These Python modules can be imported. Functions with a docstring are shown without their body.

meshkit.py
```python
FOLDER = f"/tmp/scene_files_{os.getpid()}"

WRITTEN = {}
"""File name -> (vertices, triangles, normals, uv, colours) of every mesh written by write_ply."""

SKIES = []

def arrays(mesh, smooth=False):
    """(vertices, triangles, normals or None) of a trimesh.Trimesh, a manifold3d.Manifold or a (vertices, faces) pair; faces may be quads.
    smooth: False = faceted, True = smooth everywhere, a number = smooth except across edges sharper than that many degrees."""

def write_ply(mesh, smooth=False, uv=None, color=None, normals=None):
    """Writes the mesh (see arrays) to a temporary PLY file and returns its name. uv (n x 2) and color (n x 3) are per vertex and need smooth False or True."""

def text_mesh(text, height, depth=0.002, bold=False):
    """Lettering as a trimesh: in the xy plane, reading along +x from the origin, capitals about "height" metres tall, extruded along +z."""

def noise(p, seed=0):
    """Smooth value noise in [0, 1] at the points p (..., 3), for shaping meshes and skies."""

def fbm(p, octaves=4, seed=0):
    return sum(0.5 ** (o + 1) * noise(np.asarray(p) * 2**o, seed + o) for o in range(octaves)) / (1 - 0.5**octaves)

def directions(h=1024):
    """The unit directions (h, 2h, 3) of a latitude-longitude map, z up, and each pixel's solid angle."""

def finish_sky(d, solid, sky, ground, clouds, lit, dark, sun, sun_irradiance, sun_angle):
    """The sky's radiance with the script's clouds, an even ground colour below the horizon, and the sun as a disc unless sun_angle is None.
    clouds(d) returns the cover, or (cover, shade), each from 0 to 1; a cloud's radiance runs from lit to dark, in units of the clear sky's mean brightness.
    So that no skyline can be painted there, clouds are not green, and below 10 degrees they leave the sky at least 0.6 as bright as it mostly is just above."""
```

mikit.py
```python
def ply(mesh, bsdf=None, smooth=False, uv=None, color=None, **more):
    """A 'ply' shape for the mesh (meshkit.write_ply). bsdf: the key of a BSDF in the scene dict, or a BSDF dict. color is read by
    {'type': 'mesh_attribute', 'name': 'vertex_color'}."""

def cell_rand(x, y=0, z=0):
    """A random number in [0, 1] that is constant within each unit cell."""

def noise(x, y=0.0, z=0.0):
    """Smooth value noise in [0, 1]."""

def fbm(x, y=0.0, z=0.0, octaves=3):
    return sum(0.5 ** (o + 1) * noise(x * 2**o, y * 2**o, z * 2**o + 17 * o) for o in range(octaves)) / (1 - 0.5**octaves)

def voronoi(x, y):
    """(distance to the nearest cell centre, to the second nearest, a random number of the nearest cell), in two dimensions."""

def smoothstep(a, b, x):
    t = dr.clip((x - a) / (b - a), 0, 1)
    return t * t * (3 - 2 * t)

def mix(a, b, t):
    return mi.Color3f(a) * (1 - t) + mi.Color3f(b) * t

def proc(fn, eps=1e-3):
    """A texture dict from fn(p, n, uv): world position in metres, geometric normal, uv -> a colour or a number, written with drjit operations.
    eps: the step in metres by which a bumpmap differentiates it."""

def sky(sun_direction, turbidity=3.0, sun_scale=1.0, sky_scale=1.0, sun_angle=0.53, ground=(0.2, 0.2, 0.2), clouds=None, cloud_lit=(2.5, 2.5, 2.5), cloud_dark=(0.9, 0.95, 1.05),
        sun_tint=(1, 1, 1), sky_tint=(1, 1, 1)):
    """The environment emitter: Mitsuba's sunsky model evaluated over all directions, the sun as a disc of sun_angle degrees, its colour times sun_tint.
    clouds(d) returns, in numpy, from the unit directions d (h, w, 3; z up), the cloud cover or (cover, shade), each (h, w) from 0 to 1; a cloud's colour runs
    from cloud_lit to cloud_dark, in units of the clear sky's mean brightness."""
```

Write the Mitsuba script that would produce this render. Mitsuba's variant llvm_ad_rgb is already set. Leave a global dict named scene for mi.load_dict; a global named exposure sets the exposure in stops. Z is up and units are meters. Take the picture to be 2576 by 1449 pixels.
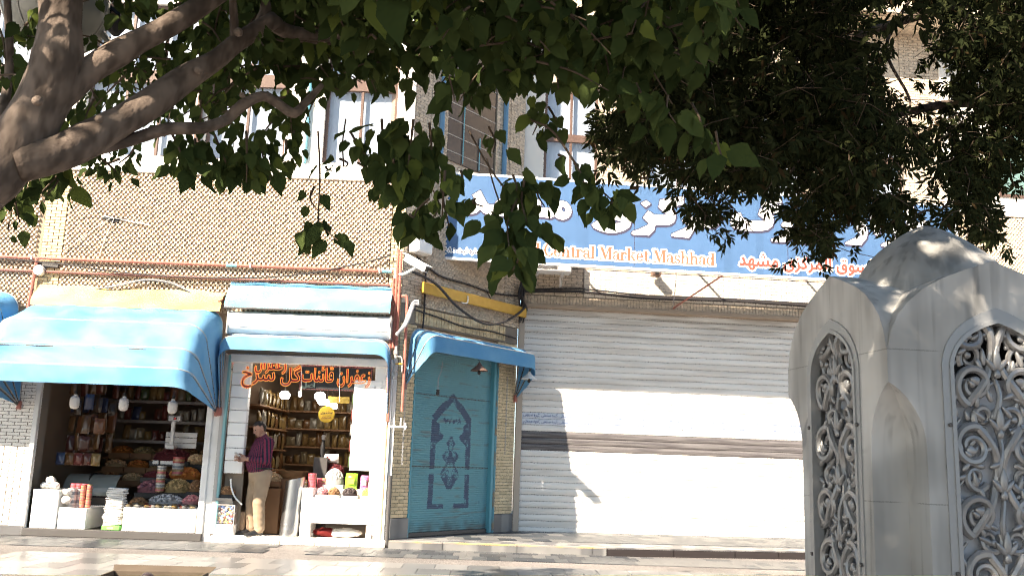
import math, random
import numpy as np, trimesh, manifold3d
import drjit as dr, mitsuba as mi
import mikit, meshkit
from shapely.geometry import Polygon, MultiPolygon, box as sbox, LineString
from shapely.ops import unary_union
from mikit import ply, proc, noise, fbm, cell_rand, smoothstep, mix, voronoi

T = mi.ScalarTransform4f
rng = np.random.default_rng(7)
random.seed(7)
scene, labels = {}, {}

# ------------------------------------------------------------------ camera, sky, exposure
PITCH, ROLL, YAW, FPX, CAMZ = math.radians(10.476), math.radians(1.958), math.radians(1.045), 2352.0, 1.45
_fw = np.array([math.sin(YAW) * math.cos(PITCH), math.cos(YAW) * math.cos(PITCH), math.sin(PITCH)])
_rt = np.array([math.cos(YAW), -math.sin(YAW), 0.0])
_up = np.cross(_rt, _fw)
_u2 = -math.sin(ROLL) * _rt + math.cos(ROLL) * _up
C0 = np.array([0.0, 0.0, CAMZ])
scene['camera'] = {'type': 'perspective', 'fov_axis': 'x', 'fov': math.degrees(2 * math.atan(1288 / FPX)), 'near_clip': 0.05, 'far_clip': 400.0,
                   'to_world': T().look_at(origin=C0.tolist(), target=(C0 + _fw).tolist(), up=_u2.tolist())}
SUN = (-0.537, -0.576, 0.616)
scene['sky'] = mikit.sky(SUN, turbidity=3.2, sun_scale=1.0, sky_scale=0.58, sky_tint=(1.10, 1.0, .88), ground=(0.2, 0.19, 0.18), sun_tint=(.95, 1.0, 1.10))
labels['sky'] = {'label': 'clear blue daytime sky', 'kind': 'structure'}
exposure = 3.8

# ------------------------------------------------------------------ survey: a sight line of the photograph met with a wall, floor or depth
def ray(x, y):
    x, y = x - 1288, y - 724.3
    cr, sr, cp, sp, cy, sy = math.cos(ROLL), math.sin(ROLL), math.cos(PITCH), math.sin(PITCH), math.cos(YAW), math.sin(YAW)
    X, Y = cr * x + sr * y, -sr * x + cr * y
    v = np.array([X, FPX * cp + Y * sp, FPX * sp - Y * cp])
    return np.array([v[0] * cy + v[1] * sy, -v[0] * sy + v[1] * cy, v[2]])
def at(x, y, Y):
    r = ray(x, y); return C0 + r * (Y / r[1])
def gnd(x, y, z=0.0):
    r = ray(x, y); return C0 + r * ((z - CAMZ) / r[2])

class Wall:
    """A vertical plane: u runs to the right along it, v is the height, w sticks out towards the street."""
    def __init__(s, p, az):
        a = math.radians(az); s.p = np.array([p[0], p[1], 0.0]); s.d = np.array([math.cos(a), math.sin(a), 0]); s.n = np.array([math.sin(a), -math.cos(a), 0]); s.az = az
    def uv(s, x, y, w=0.0):
        r = ray(x, y); q = s.p + s.n * w; t = (s.n @ (q - C0)) / (s.n @ r); h = C0 + r * t
        return float((h - s.p) @ s.d), float(h[2])
    def at(s, u, v, w=0.0):
        return s.p + s.d * u + s.n * w + np.array([0, 0, v])
    def M(s):
        m = np.eye(4); m[:3, 0] = s.d; m[:3, 1] = -s.n; m[:3, 2] = [0, 0, 1]; m[:3, 3] = s.p; return m   # local x=u, y=-w, z=v
    def mesh(s, m):
        m = m.copy(); m.apply_transform(s.M()); return m
    def box(s, u0, u1, v0, v1, w0, w1, c=0.0):
        return s.mesh(rbox(u0, u1, -w1, -w0, v0, v1, c))
    def pts(s, P):
        return [s.at(*p) for p in P]

YL = 15.83
LW = Wall((0, YL), 0.0)                 # left shop building front
SW = Wall((0.5, 18.56), 5.0)            # big shutter wall, set back
DW = Wall((-1.62, YL), math.degrees(math.atan2(18.56 - YL, 0.5 + 1.62)))   # slanting wall with the teal door
DLEN = math.hypot(18.56 - YL, 2.12)
SG = Wall((0.5 + 1.75 * math.sin(math.radians(5)), 18.56 - 1.75 * math.cos(math.radians(5))), 5.0)   # plane of the big sign

# ------------------------------------------------------------------ entries
def num(key):
    if key not in scene and key not in labels: return key
    k = num.n.get(key, 0) + 1
    while f'{key}_{k:03d}' in scene or f'{key}_{k:03d}' in labels: k += 1
    num.n[key] = k
    return f'{key}_{k:03d}'
num.n = {}
def thing(name, label, cat, group=None):
    k = num(name); labels[k] = {'label': label, 'category': cat}
    if group: labels[k]['group'] = group
    return k
def put(parent, name, mesh, mat, smooth=False, label=None, kind=None, **kw):
    """One part (name given) or the thing itself (name None) as one entry of the scene."""
    k = num(f'{parent}__{name}') if name else parent
    scene[k] = mesh if isinstance(mesh, dict) else ply(mesh, mat, smooth=smooth, **kw)
    if label or kind:
        d = labels.setdefault(k, {})
        if label: d['label'] = label
        if kind: d['kind'] = kind
    return k
def single(name, label, cat, mesh, mat, smooth=False, group=None, **kw):
    return put(thing(name, label, cat, group), None, mesh, mat, smooth, **kw)
def struct(name, mesh, mat, smooth=False, label=None, **kw):
    k = num(name); scene[k] = ply(mesh, mat, smooth=smooth, **kw); labels[k] = {'kind': 'structure'}
    if label: labels[k]['label'] = label
    return k
def placed(d, m):
    return {**d, 'to_world': T(np.asarray(m, float).tolist()) if not isinstance(m, T) else m}

# ------------------------------------------------------------------ meshes
def cat(*ms):
    ms = [m for a in ms for m in (a if isinstance(a, (list, tuple)) else [a])]
    return trimesh.util.concatenate(ms)
def rbox(x0, x1, y0, y1, z0, z1, c=0.0):
    if c <= 0:
        m = trimesh.creation.box(extents=(x1 - x0, y1 - y0, z1 - z0)); m.apply_translation(((x0 + x1) / 2, (y0 + y1) / 2, (z0 + z1) / 2)); return m
    c = min(c, (x1 - x0) * .45, (y1 - y0) * .45, (z1 - z0) * .45)
    P = []
    for sx, sy, sz in np.ndindex(2, 2, 2):
        for k in range(3):
            o = [c, c, c]; o[k] = 0
            P.append([x0 + o[0] if not sx else x1 - o[0], y0 + o[1] if not sy else y1 - o[1], z0 + o[2] if not sz else z1 - o[2]])
    return trimesh.convex.convex_hull(np.array(P))
def frames(P, closed=False):
    P = np.asarray(P, float)
    t = np.gradient(P, axis=0) if not closed else np.roll(P, -1, 0) - np.roll(P, 1, 0)
    t /= np.linalg.norm(t, axis=1, keepdims=True) + 1e-12
    a = np.cross(t[0], [0, 0, 1.0] if abs(t[0][2]) < .9 else [1.0, 0, 0]); a /= np.linalg.norm(a)
    A = []
    for k in range(len(P)):
        a = a - t[k] * (a @ t[k]); a /= np.linalg.norm(a) + 1e-12; A.append(a)
    A = np.array(A); return t, A, np.cross(t, A)
def tube(P, r, n=6, cap=True, closed=False):
    P = np.asarray(P, float); t, A, B = frames(P, closed); r = np.broadcast_to(r, (len(P),))
    an = np.arange(n) * 2 * np.pi / n
    v = P[:, None] + r[:, None, None] * (np.cos(an)[None, :, None] * A[:, None] + np.sin(an)[None, :, None] * B[:, None])
    m = len(P); V = v.reshape(-1, 3); F = []
    for i in range(m if closed else m - 1):
        j2 = (i + 1) % m
        for j in range(n):
            a, b, c, d = i * n + j, i * n + (j + 1) % n, j2 * n + (j + 1) % n, j2 * n + j
            F += [[a, b, c], [a, c, d]]
    if cap and not closed:
        V = np.vstack([V, P[0], P[-1]])
        for j in range(n):
            F += [[len(V) - 2, (j + 1) % n, j], [len(V) - 1, (m - 1) * n + j, (m - 1) * n + (j + 1) % n]]
    return trimesh.Trimesh(V, F, process=False)
def curve(P, n=24):
    """Smooth curve through the points (Catmull-Rom)."""
    P = np.asarray(P, float); Q = np.vstack([2 * P[0] - P[1], P, 2 * P[-1] - P[-2]]); out = []
    seg = len(P) - 1
    for k in range(seg):
        p0, p1, p2, p3 = Q[k:k + 4]; m = max(2, n // seg)
        for t in np.arange(m) / m:
            out.append(.5 * (2 * p1 + (p2 - p0) * t + (2 * p0 - 5 * p1 + 4 * p2 - p3) * t * t + (3 * p1 - p0 - 3 * p2 + p3) * t ** 3))
    out.append(P[-1]); return np.array(out)
def cable(a, b, sag, n=14):
    a, b = np.asarray(a, float), np.asarray(b, float); t = np.linspace(0, 1, n)[:, None]
    return a * (1 - t) + b * t - np.array([0, 0, 1.0]) * sag * 4 * t * (1 - t)
def lathe(prof, n=16):
    prof = np.asarray(prof, float); an = np.arange(n) * 2 * np.pi / n
    V = np.array([[r * math.cos(a), r * math.sin(a), z] for r, z in prof for a in an]); F = []
    for i in range(len(prof) - 1):
        for j in range(n):
            a, b, c, d = i * n + j, i * n + (j + 1) % n, (i + 1) * n + (j + 1) % n, (i + 1) * n + j
            F += [[a, b, c], [a, c, d]]
    return trimesh.Trimesh(V, F, process=True)
def moved(m, p, rz=0.0, s=1.0):
    m = m.copy(); 
    if s != 1.0: m.apply_scale(s)
    if rz: m.apply_transform(trimesh.transformations.rotation_matrix(rz, [0, 0, 1]))
    m.apply_translation(p); return m
def prism(poly, h):
    ps = getattr(poly, 'geoms', [poly])
    return cat([trimesh.creation.extrude_polygon(p, h, engine='earcut') for p in ps if p.geom_type == 'Polygon' and p.area > 1e-9])
def on_wall(w, poly, w0, w1):
    """Extrudes a polygon drawn in (u, v) of a wall from w0 to w1 in front of it."""
    m = prism(poly, w1 - w0)                       # x=u, y=v, z=0..h
    R = np.eye(4); R[:3, :3] = np.array([[1, 0, 0], [0, 0, -1], [0, 1, 0]]); m.apply_transform(R)   # (u, -z, v)
    m.apply_translation((0, -w0, 0)); m.apply_transform(w.M()); return m
def grid_mesh(P, thick=0.0):
    """P: (m, n, 3) points -> sheet, doubled with a small thickness if asked."""
    P = np.asarray(P, float); m, n = P.shape[:2]; V = P.reshape(-1, 3); F = []
    for i in range(m - 1):
        for j in range(n - 1):
            a = i * n + j; F += [[a, a + 1, a + n + 1], [a, a + n + 1, a + n]]
    M = trimesh.Trimesh(V, F, process=False)
    if thick:
        N = M.vertex_normals; k = len(V); V2 = np.vstack([V, V - N * thick]); F = np.array(F); F2 = np.vstack([F, F[:, ::-1] + k])
        e = [(i, i + 1) for i in range(n - 1)] + [(i * n + n - 1, (i + 1) * n + n - 1) for i in range(m - 1)] + [((m - 1) * n + j + 1, (m - 1) * n + j) for j in range(n - 1)] + [((i + 1) * n, i * n) for i in range(m - 1)]
        F2 = np.vstack([F2] + [[[b, a, a + k], [b, a + k, b + k]] for a, b in e]); M = trimesh.Trimesh(V2, F2, process=False)
    return M
def mfold(m):
    m = m.copy(); m.merge_vertices(); return manifold3d.Manifold(manifold3d.Mesh(np.array(m.vertices, np.float32), np.array(m.faces, np.uint32)))
def unfold(m):
    q = m.to_mesh(); return trimesh.Trimesh(q.vert_properties[:, :3], q.tri_verts, process=False)

# ------------------------------------------------------------------ materials
def rgb(c): return {'type': 'rgb', 'value': list(map(float, c))}
def paint(c, r=.5, spec=.4, metal=0.0, clear=0.0):
    return {'type': 'twosided', 'b': {'type': 'principled', 'base_color': rgb(c) if not isinstance(c, dict) else c, 'roughness': r, 'specular': spec, 'metallic': metal, 'clearcoat': clear}}
def mat(name, c, r=.5, spec=.4, metal=0.0, bump=None, scale=1.0, clear=0.0):
    b = {'type': 'principled', 'base_color': rgb(c) if not callable(c) else proc(c), 'roughness': r if not callable(r) else proc(r), 'specular': spec, 'metallic': metal, 'clearcoat': clear}
    if bump: b = {'type': 'bumpmap', 'arbitrary': proc(bump), 'scale': scale, 'bsdf': b}
    scene['mat_' + name] = {'type': 'twosided', 'b': b}; return 'mat_' + name
VC = {'type': 'mesh_attribute', 'name': 'vertex_color'}
def F3(p, k, o=0): return fbm(p.x * k + o, p.y * k, p.z * k)
BRICK = mat('brick', lambda p, n, uv: mix((.47, .385, .295), (.63, .54, .43), F3(p, 9)) * (0.8 + .4 * cell_rand(p.x * 12.9, p.y * 12.9, p.z * 21.7)), .85, .2)
BRICKY = mat('brick_yellow', lambda p, n, uv: mix((.50, .40, .25), (.66, .54, .35), F3(p, 5)) * (0.85 + .3 * cell_rand(p.x * 5, p.y * 5, p.z * 17.2)), .8, .25)
MORTAR = mat('mortar', (.22, .19, .16), .95, .1)
BACKING = mat('brick_backing', (.36, .275, .20), .95, .1)
PLASTER = mat('plaster', lambda p, n, uv: mix((.70, .66, .60), (.80, .77, .72), F3(p, 1.3)), .8, .2)
STONE = mat('stone', lambda p, n, uv: mix((.33, .32, .31), (.55, .53, .5), F3(p, 7)), .6, .3)
WHITE = mat('white_paint', lambda p, n, uv: mix((.60, .585, .56), (.76, .75, .73), smoothstep(.3, .62, F3(p, 2.2))), .42, .4)
WHITEP = mat('white_panel', (.78, .78, .77), .35, .4)
STEEL = mat('stainless', (.42, .42, .43), .26, .5, .95)
ALU = mat('aluminium', (.27, .275, .28), .45, .5, .35)
RUSTY = mat('red_oxide', lambda p, n, uv: mix((.30, .10, .08), (.42, .18, .14), F3(p, 14)), .6, .3)
BLACK = mat('black', (.015, .015, .017), .5, .4)
RUBBER = mat('cable', (.035, .032, .034), .55, .3)
GREYC = mat('grey_cable', (.30, .30, .32), .5, .3)
DARK = mat('dark_metal', (.07, .066, .065), .5, .4)
BROWN = mat('brown_metal', (.12, .075, .06), .45, .4)
WOOD = mat('wood', (.25, .14, .075), .55, .3)
def fab(c1, c2):
    return lambda p, n, uv: mix(c1, c2, smoothstep(.25, .7, F3(p, 2.1))) * (0.93 + .14 * noise(p.x * 140, p.y * 140, p.z * 140))
def cloth(name, c1, c2, tr=.5, r=.42): scene['mat_' + name] = {'type': 'principledthin', 'base_color': proc(fab(c1, c2)), 'roughness': r, 'diff_trans': tr, 'eta': 1.35, 'spec_trans': 0.0}; return 'mat_' + name
AWN = cloth('blue_tarpaulin', (.135, .35, .60), (.215, .445, .66))
AWNL = cloth('pale_blue_tarpaulin', (.17, .44, .55), (.27, .55, .64), .35)
PIPING = mat('awning_piping', (.42, .40, .38), .6, .3)
LINING = mat('awning_lining', (.62, .58, .54), .7, .2)
YTARP = cloth('yellow_tarpaulin', (.63, .49, .19), (.70, .58, .29), .4, .6)
YBEAM = mat('yellow_paint', lambda p, n, uv: mix((.50, .27, .035), (.62, .38, .07), F3(p, 11)), .5, .35)
TEAL = (.075, .29, .36)
TXT = {'reg': '858 115 876 115 880 32 882 23 887 19 904 19 928 54 943 62 952 63 958 60 967 52 981 26 992 18 1002 18 1009 22 1018 49 1034 45 1033 24 1035 20 1041 18 1054 19 1059 24 1065 49 1066 51 1082 47 1080 30 1081 22 1088 18 1099 18 1104 20 1109 27 1107 41 1101 65 1118 71 1127 37 1125 17 1119 7 1102 0 1084 0 1077 3 1071 9 1059 0 1039 0 1028 3 1022 8 1012 1 1002 0 983 0 972 6 961 -1 949 -2 934 3 923 12 913 2 904 0 876 1 864 11 861 24|932 30 940 20 947 16 955 15 960 19 960 25 954 38 947 44 940 42;1074 81 1075 87 1080 91 1086 91 1092 85 1091 78 1085 74 1078 75;1063 100 1064 107 1069 111 1075 111 1080 105 1079 98 1074 94 1067 95;1051 80 1052 87 1057 91 1063 91 1069 85 1067 77 1062 74 1055 75;780 -19 797 -11 813 2 818 14 818 23 809 50 826 57 837 25 836 9 830 -5 813 -23 786 -36;718 20 720 37 727 50 736 61 732 66 745 80 764 63 777 43 780 35 777 16 772 8 764 2 754 0 742 0 728 4 722 10|737 26 740 20 748 17 755 18 761 23 761 36 750 50 740 40;648 93 649 99 654 103 660 103 666 97 665 90 660 86 652 87;384 38 389 58 404 55 403 33 409 23 427 17 461 16 496 23 512 32 526 46 540 39 539 27 543 21 552 18 565 18 576 24 583 50 588 50 600 48 599 26 602 21 612 18 630 18 640 21 643 27 642 41 635 65 654 71 661 44 663 26 660 17 652 6 629 0 602 0 588 9 573 0 544 0 532 5 523 16 509 8 488 1 459 -2 431 -3 412 0 396 7 386 19;637 112 638 119 643 123 649 123 655 117 654 110 648 106 641 107;625 92 626 99 631 103 637 103 642 97 641 90 636 86 629 87;577 -27 578 -20 584 -15 591 -16 596 -22 594 -31 589 -34 580 -32;463 75 464 82 470 87 477 86 482 80 480 71 475 68 466 70;438 75 439 82 445 87 452 86 457 80 455 71 450 68 441 70;302 72 303 82 308 87 319 87 325 81 325 70 318 64 307 65;302 6 303 16 309 21 319 21 325 15 325 4 320 0 310 -1;155 7 178 61 193 105 210 107 227 55 246 4 230 -1 228 0 201 73 173 0 171 -1 161 2;110 47 124 63 141 46 126 32;11 104 29 109 36 87 42 84 49 91 52 103 66 101 65 89 69 85 74 85 78 89 77 105 90 109 93 102 95 83 88 71 79 67 67 67 57 71 51 67 40 65 44 27 42 0 25 0 21 48',
 'arab': '1551 118 1575 118 1576 115 1579 0 1555 0;1241 -14 1264 -9 1278 -2 1253 6 1245 20 1246 36 1252 50 1262 61 1273 66 1287 65 1301 55 1309 39 1312 23 1328 23 1336 28 1344 55 1366 50 1366 27 1373 23 1386 24 1392 31 1398 55 1402 56 1420 52 1419 28 1427 23 1437 23 1443 25 1446 30 1446 65 1468 67 1472 41 1477 28 1487 23 1503 24 1508 32 1505 118 1529 118 1532 26 1527 11 1515 2 1502 0 1479 0 1470 4 1461 13 1451 3 1439 0 1421 0 1407 9 1393 0 1371 -1 1361 2 1353 9 1335 0 1308 -1 1301 -12 1288 -24 1267 -33 1250 -36 1245 -36|1269 28 1274 22 1284 21 1287 22 1285 35 1279 42 1275 42 1271 38;1104 18 1109 38 1112 45 1114 46 1134 38 1129 21 1129 12 1136 0 1154 -5 1180 -4 1196 1 1201 8 1178 10 1170 14 1165 20 1162 29 1162 40 1170 59 1186 71 1204 71 1211 68 1220 59 1227 42 1227 13 1220 -4 1207 -18 1184 -27 1147 -29 1121 -21 1111 -12 1106 -3|1186 37 1192 31 1204 32 1202 44 1196 50 1189 48;1199 96 1201 106 1207 110 1217 108 1221 102 1219 92 1213 88 1203 90;1171 96 1173 106 1179 110 1189 108 1193 102 1191 92 1185 88 1175 90;1020 118 1044 118 1045 115 1048 0 1024 0;778 -15 799 -5 812 6 816 16 816 23 806 52 827 62 833 51 841 30 844 26 851 23 865 25 883 53 896 65 907 70 920 68 928 63 951 27 958 23 972 24 977 32 974 118 998 118 1001 26 996 11 990 5 971 0 954 -1 937 6 925 -1 912 -2 896 3 885 12 875 3 863 0 850 0 838 3 829 -10 819 -20 809 -27 787 -36 785 -35|898 32 905 25 913 21 919 21 922 24 917 39 911 45 905 44;629 -15 650 -5 664 8 667 24 657 52 677 62 679 62 691 33 697 25 703 23 740 24 743 27 743 31 739 39 711 67 712 80 718 87 738 99 772 115 774 114 782 94 740 73 758 54 769 35 770 22 768 16 759 6 737 -1 701 0 689 3 680 -10 670 -20 658 -28 638 -36 635 -33;655 88 657 98 664 103 674 101 679 94 677 84 670 79 660 81;505 12 512 37 515 39 534 32 530 15 530 5 539 -7 555 -13 568 -12 585 -8 596 0 597 4 574 16 565 25 563 39 569 55 579 67 597 77 613 78 631 71 623 51 604 54 594 49 589 43 588 38 590 34 614 22 625 10 624 0 617 -13 606 -23 593 -30 569 -37 549 -36 531 -32 520 -26 511 -17 505 -1;10 6 18 28 35 24 46 24 53 28 54 35 52 42 36 71 56 84 58 84 67 70 84 30 95 23 109 23 115 46 123 61 134 72 148 79 156 78 166 74 175 62 177 44 170 26 173 24 203 24 209 32 215 56 237 51 237 27 244 23 257 24 262 29 268 55 270 57 291 52 291 26 298 23 309 23 317 31 316 66 336 69 339 68 342 45 346 31 354 24 367 23 372 25 392 55 400 63 412 68 425 67 436 61 445 50 450 36 450 25 446 13 439 5 431 1 415 0 390 8 376 0 356 0 341 4 331 13 322 3 310 0 292 0 278 9 264 0 242 -1 232 2 224 9 210 1 185 -1 184 -14 181 -22 173 -30 159 -35 146 -35 128 -29 116 -17 109 0 91 0 73 8 56 0 35 0 14 4|407 37 403 28 407 26 422 24 426 26 427 32 422 41 415 43|136 4 138 -6 148 -13 157 -12 161 -7 160 0 154 4|135 25 138 24 147 28 152 34 154 49 151 55 147 54 141 47;280 88 281 96 287 101 295 100 299 96 300 88 295 81 287 80;266 110 267 118 274 123 282 122 286 118 287 110 282 103 274 102;253 88 255 97 261 101 269 100 274 93 272 84 266 80 257 82',
 'saffron': '392 -19 409 -11 425 2 430 14 430 24 421 50 438 58 449 27 448 9 442 -5 422 -25 401 -35 398 -34;421 83 422 91 428 96 434 96 440 91 441 83 434 76 426 77;156 -20 177 -9 190 3 194 14 194 22 185 50 200 57 202 56 214 27 219 20 247 17 247 21 241 34 241 45 244 54 252 64 260 69 278 71 291 64 300 49 301 36 295 18 333 18 334 20 327 29 324 38 325 52 331 63 340 70 352 74 376 72 373 55 357 57 350 54 344 48 343 38 350 28 358 24 385 31 391 15 388 13 358 3 328 0 300 0 270 4 249 0 223 -1 211 4 203 -10 191 -22 164 -36 162 -36|260 36 269 23 274 25 282 36 279 49 274 53 265 51 260 43;261 95 262 103 268 108 274 108 280 103 281 95 274 88 266 89;129 115 147 115 150 0 133 0 132 3;8 -3 9 15 15 33 16 33 31 28 27 11 27 1 34 -11 51 -18 70 -16 79 -12 87 -4 92 7 90 23 82 47 97 54 99 53 108 30 110 7 104 -12 89 -28 65 -36 37 -34 25 -29 14 -19;48 71 49 79 55 84 61 84 67 79 68 71 61 64 53 65',
 'rose': '369 9 375 31 378 33 392 28 388 11 388 1 392 -8 399 -14 411 -18 423 -18 436 -15 444 -9 452 8 449 115 467 115 470 41 474 23 484 18 516 18 523 20 527 24 525 34 517 44 492 67 492 76 497 84 507 91 549 112 552 111 558 98 557 96 513 73 536 50 545 35 547 28 546 16 536 5 515 -1 482 0 470 3 462 -16 447 -30 427 -36 406 -37 386 -29 376 -20 370 -8;481 102 540 135 545 125 544 122 489 92 487 92;106 -20 127 -9 140 3 144 14 144 22 135 50 150 57 152 56 156 48 166 23 171 19 187 18 193 20 197 25 204 50 220 45 219 24 221 20 227 18 240 19 246 26 251 48 253 51 268 47 267 33 268 21 275 18 285 18 291 20 296 27 294 40 287 65 303 70 306 69 313 43 314 26 308 10 296 1 274 0 263 3 257 8 250 2 240 -1 220 0 209 8 198 1 188 0 173 0 162 4 153 -10 141 -22 122 -33 112 -36;6 -23 8 0 21 22 40 37 64 48 36 55 12 54 9 71 22 74 37 74 82 61 99 59 100 40 69 33 42 18 31 6 27 -1 25 -19 28 -28 34 -35 50 -42 72 -43 99 -37 104 -53 71 -62 54 -62 39 -59 27 -54 15 -44 8 -32;45 97 46 105 52 110 58 110 64 105 65 97 58 90 50 91',
 'qaenat': '878 -19 895 -11 911 2 916 14 916 24 907 50 924 58 935 27 934 9 928 -5 908 -25 887 -35 884 -34;907 83 908 91 914 96 920 96 926 91 927 83 920 76 912 77;642 -20 663 -9 676 3 680 14 680 22 671 50 686 57 688 56 700 27 705 20 733 17 733 21 727 34 727 45 730 54 738 64 746 69 764 71 777 64 786 49 787 36 781 18 819 18 820 20 813 29 810 38 811 52 817 63 826 70 838 74 862 72 859 55 843 57 836 54 830 48 829 38 836 28 844 24 871 31 877 15 874 13 844 3 814 0 786 0 756 4 735 0 709 -1 697 4 689 -10 677 -22 650 -36 648 -36|746 36 755 23 760 25 768 36 765 49 760 53 751 51 746 43;747 95 748 103 754 108 760 108 766 103 767 95 760 88 752 89;615 115 633 115 636 0 619 0 618 3;494 -3 495 15 501 33 502 33 517 28 513 11 513 1 520 -11 537 -18 556 -16 565 -12 573 -4 578 7 576 23 568 47 583 54 585 53 594 30 596 7 590 -12 575 -28 551 -36 523 -34 511 -29 500 -19;534 71 535 79 541 84 547 84 553 79 554 71 547 64 539 65;332 115 350 115 354 32 356 23 361 19 397 17 410 19 417 23 418 27 396 28 384 36 381 44 383 63 396 81 407 86 423 84 433 75 439 61 441 36 436 19 425 7 401 0 360 -1 350 1 340 8 335 24|400 50 409 45 422 47 421 56 417 65 411 68 405 66 400 58;413 110 414 117 420 122 427 121 432 115 430 106 425 103 416 105;388 110 389 117 395 122 402 121 407 115 405 106 400 103 391 105;176 115 194 115 198 32 199 25 203 20 210 18 228 20 234 29 239 52 256 48 254 29 259 20 267 18 288 19 293 23 295 35 287 65 305 70 313 37 313 25 308 11 296 2 282 0 258 0 251 3 244 9 232 1 223 0 204 0 188 4 182 11 179 24;278 98 283 101 278 109 278 116 281 122 291 127 302 126 301 117 293 117 289 114 289 110 295 104 307 106 310 97 280 88;234 75 235 83 241 88 247 88 253 83 254 75 247 68 239 69;9 26 9 38 14 58 30 55 28 33 31 26 40 20 52 17 107 17 134 24 138 30 138 38 132 63 148 68 150 66 157 40 156 23 147 10 130 2 106 -1 56 -3 37 0 21 7 12 17;86 75 87 82 93 87 100 86 105 80 103 71 98 68 89 70;61 75 62 82 68 87 75 86 80 80 78 71 73 68 64 70',
 'asl': '284 114 299 114 302 0 287 0;9 -4 11 17 16 30 29 25 25 9 25 -1 28 -9 34 -15 46 -20 63 -20 78 -15 84 -10 92 7 89 114 104 114 107 35 111 20 116 16 131 15 136 17 142 26 148 47 161 42 159 23 163 17 171 15 182 29 200 47 216 57 229 61 241 61 254 56 262 47 265 37 265 29 261 17 254 9 244 3 216 -2 186 -2 161 2 151 10 143 3 131 0 119 0 107 3 98 -18 84 -30 69 -35 46 -36 26 -29 15 -19|189 14 219 13 235 16 247 24 249 35 242 44 224 44 207 34',
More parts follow.
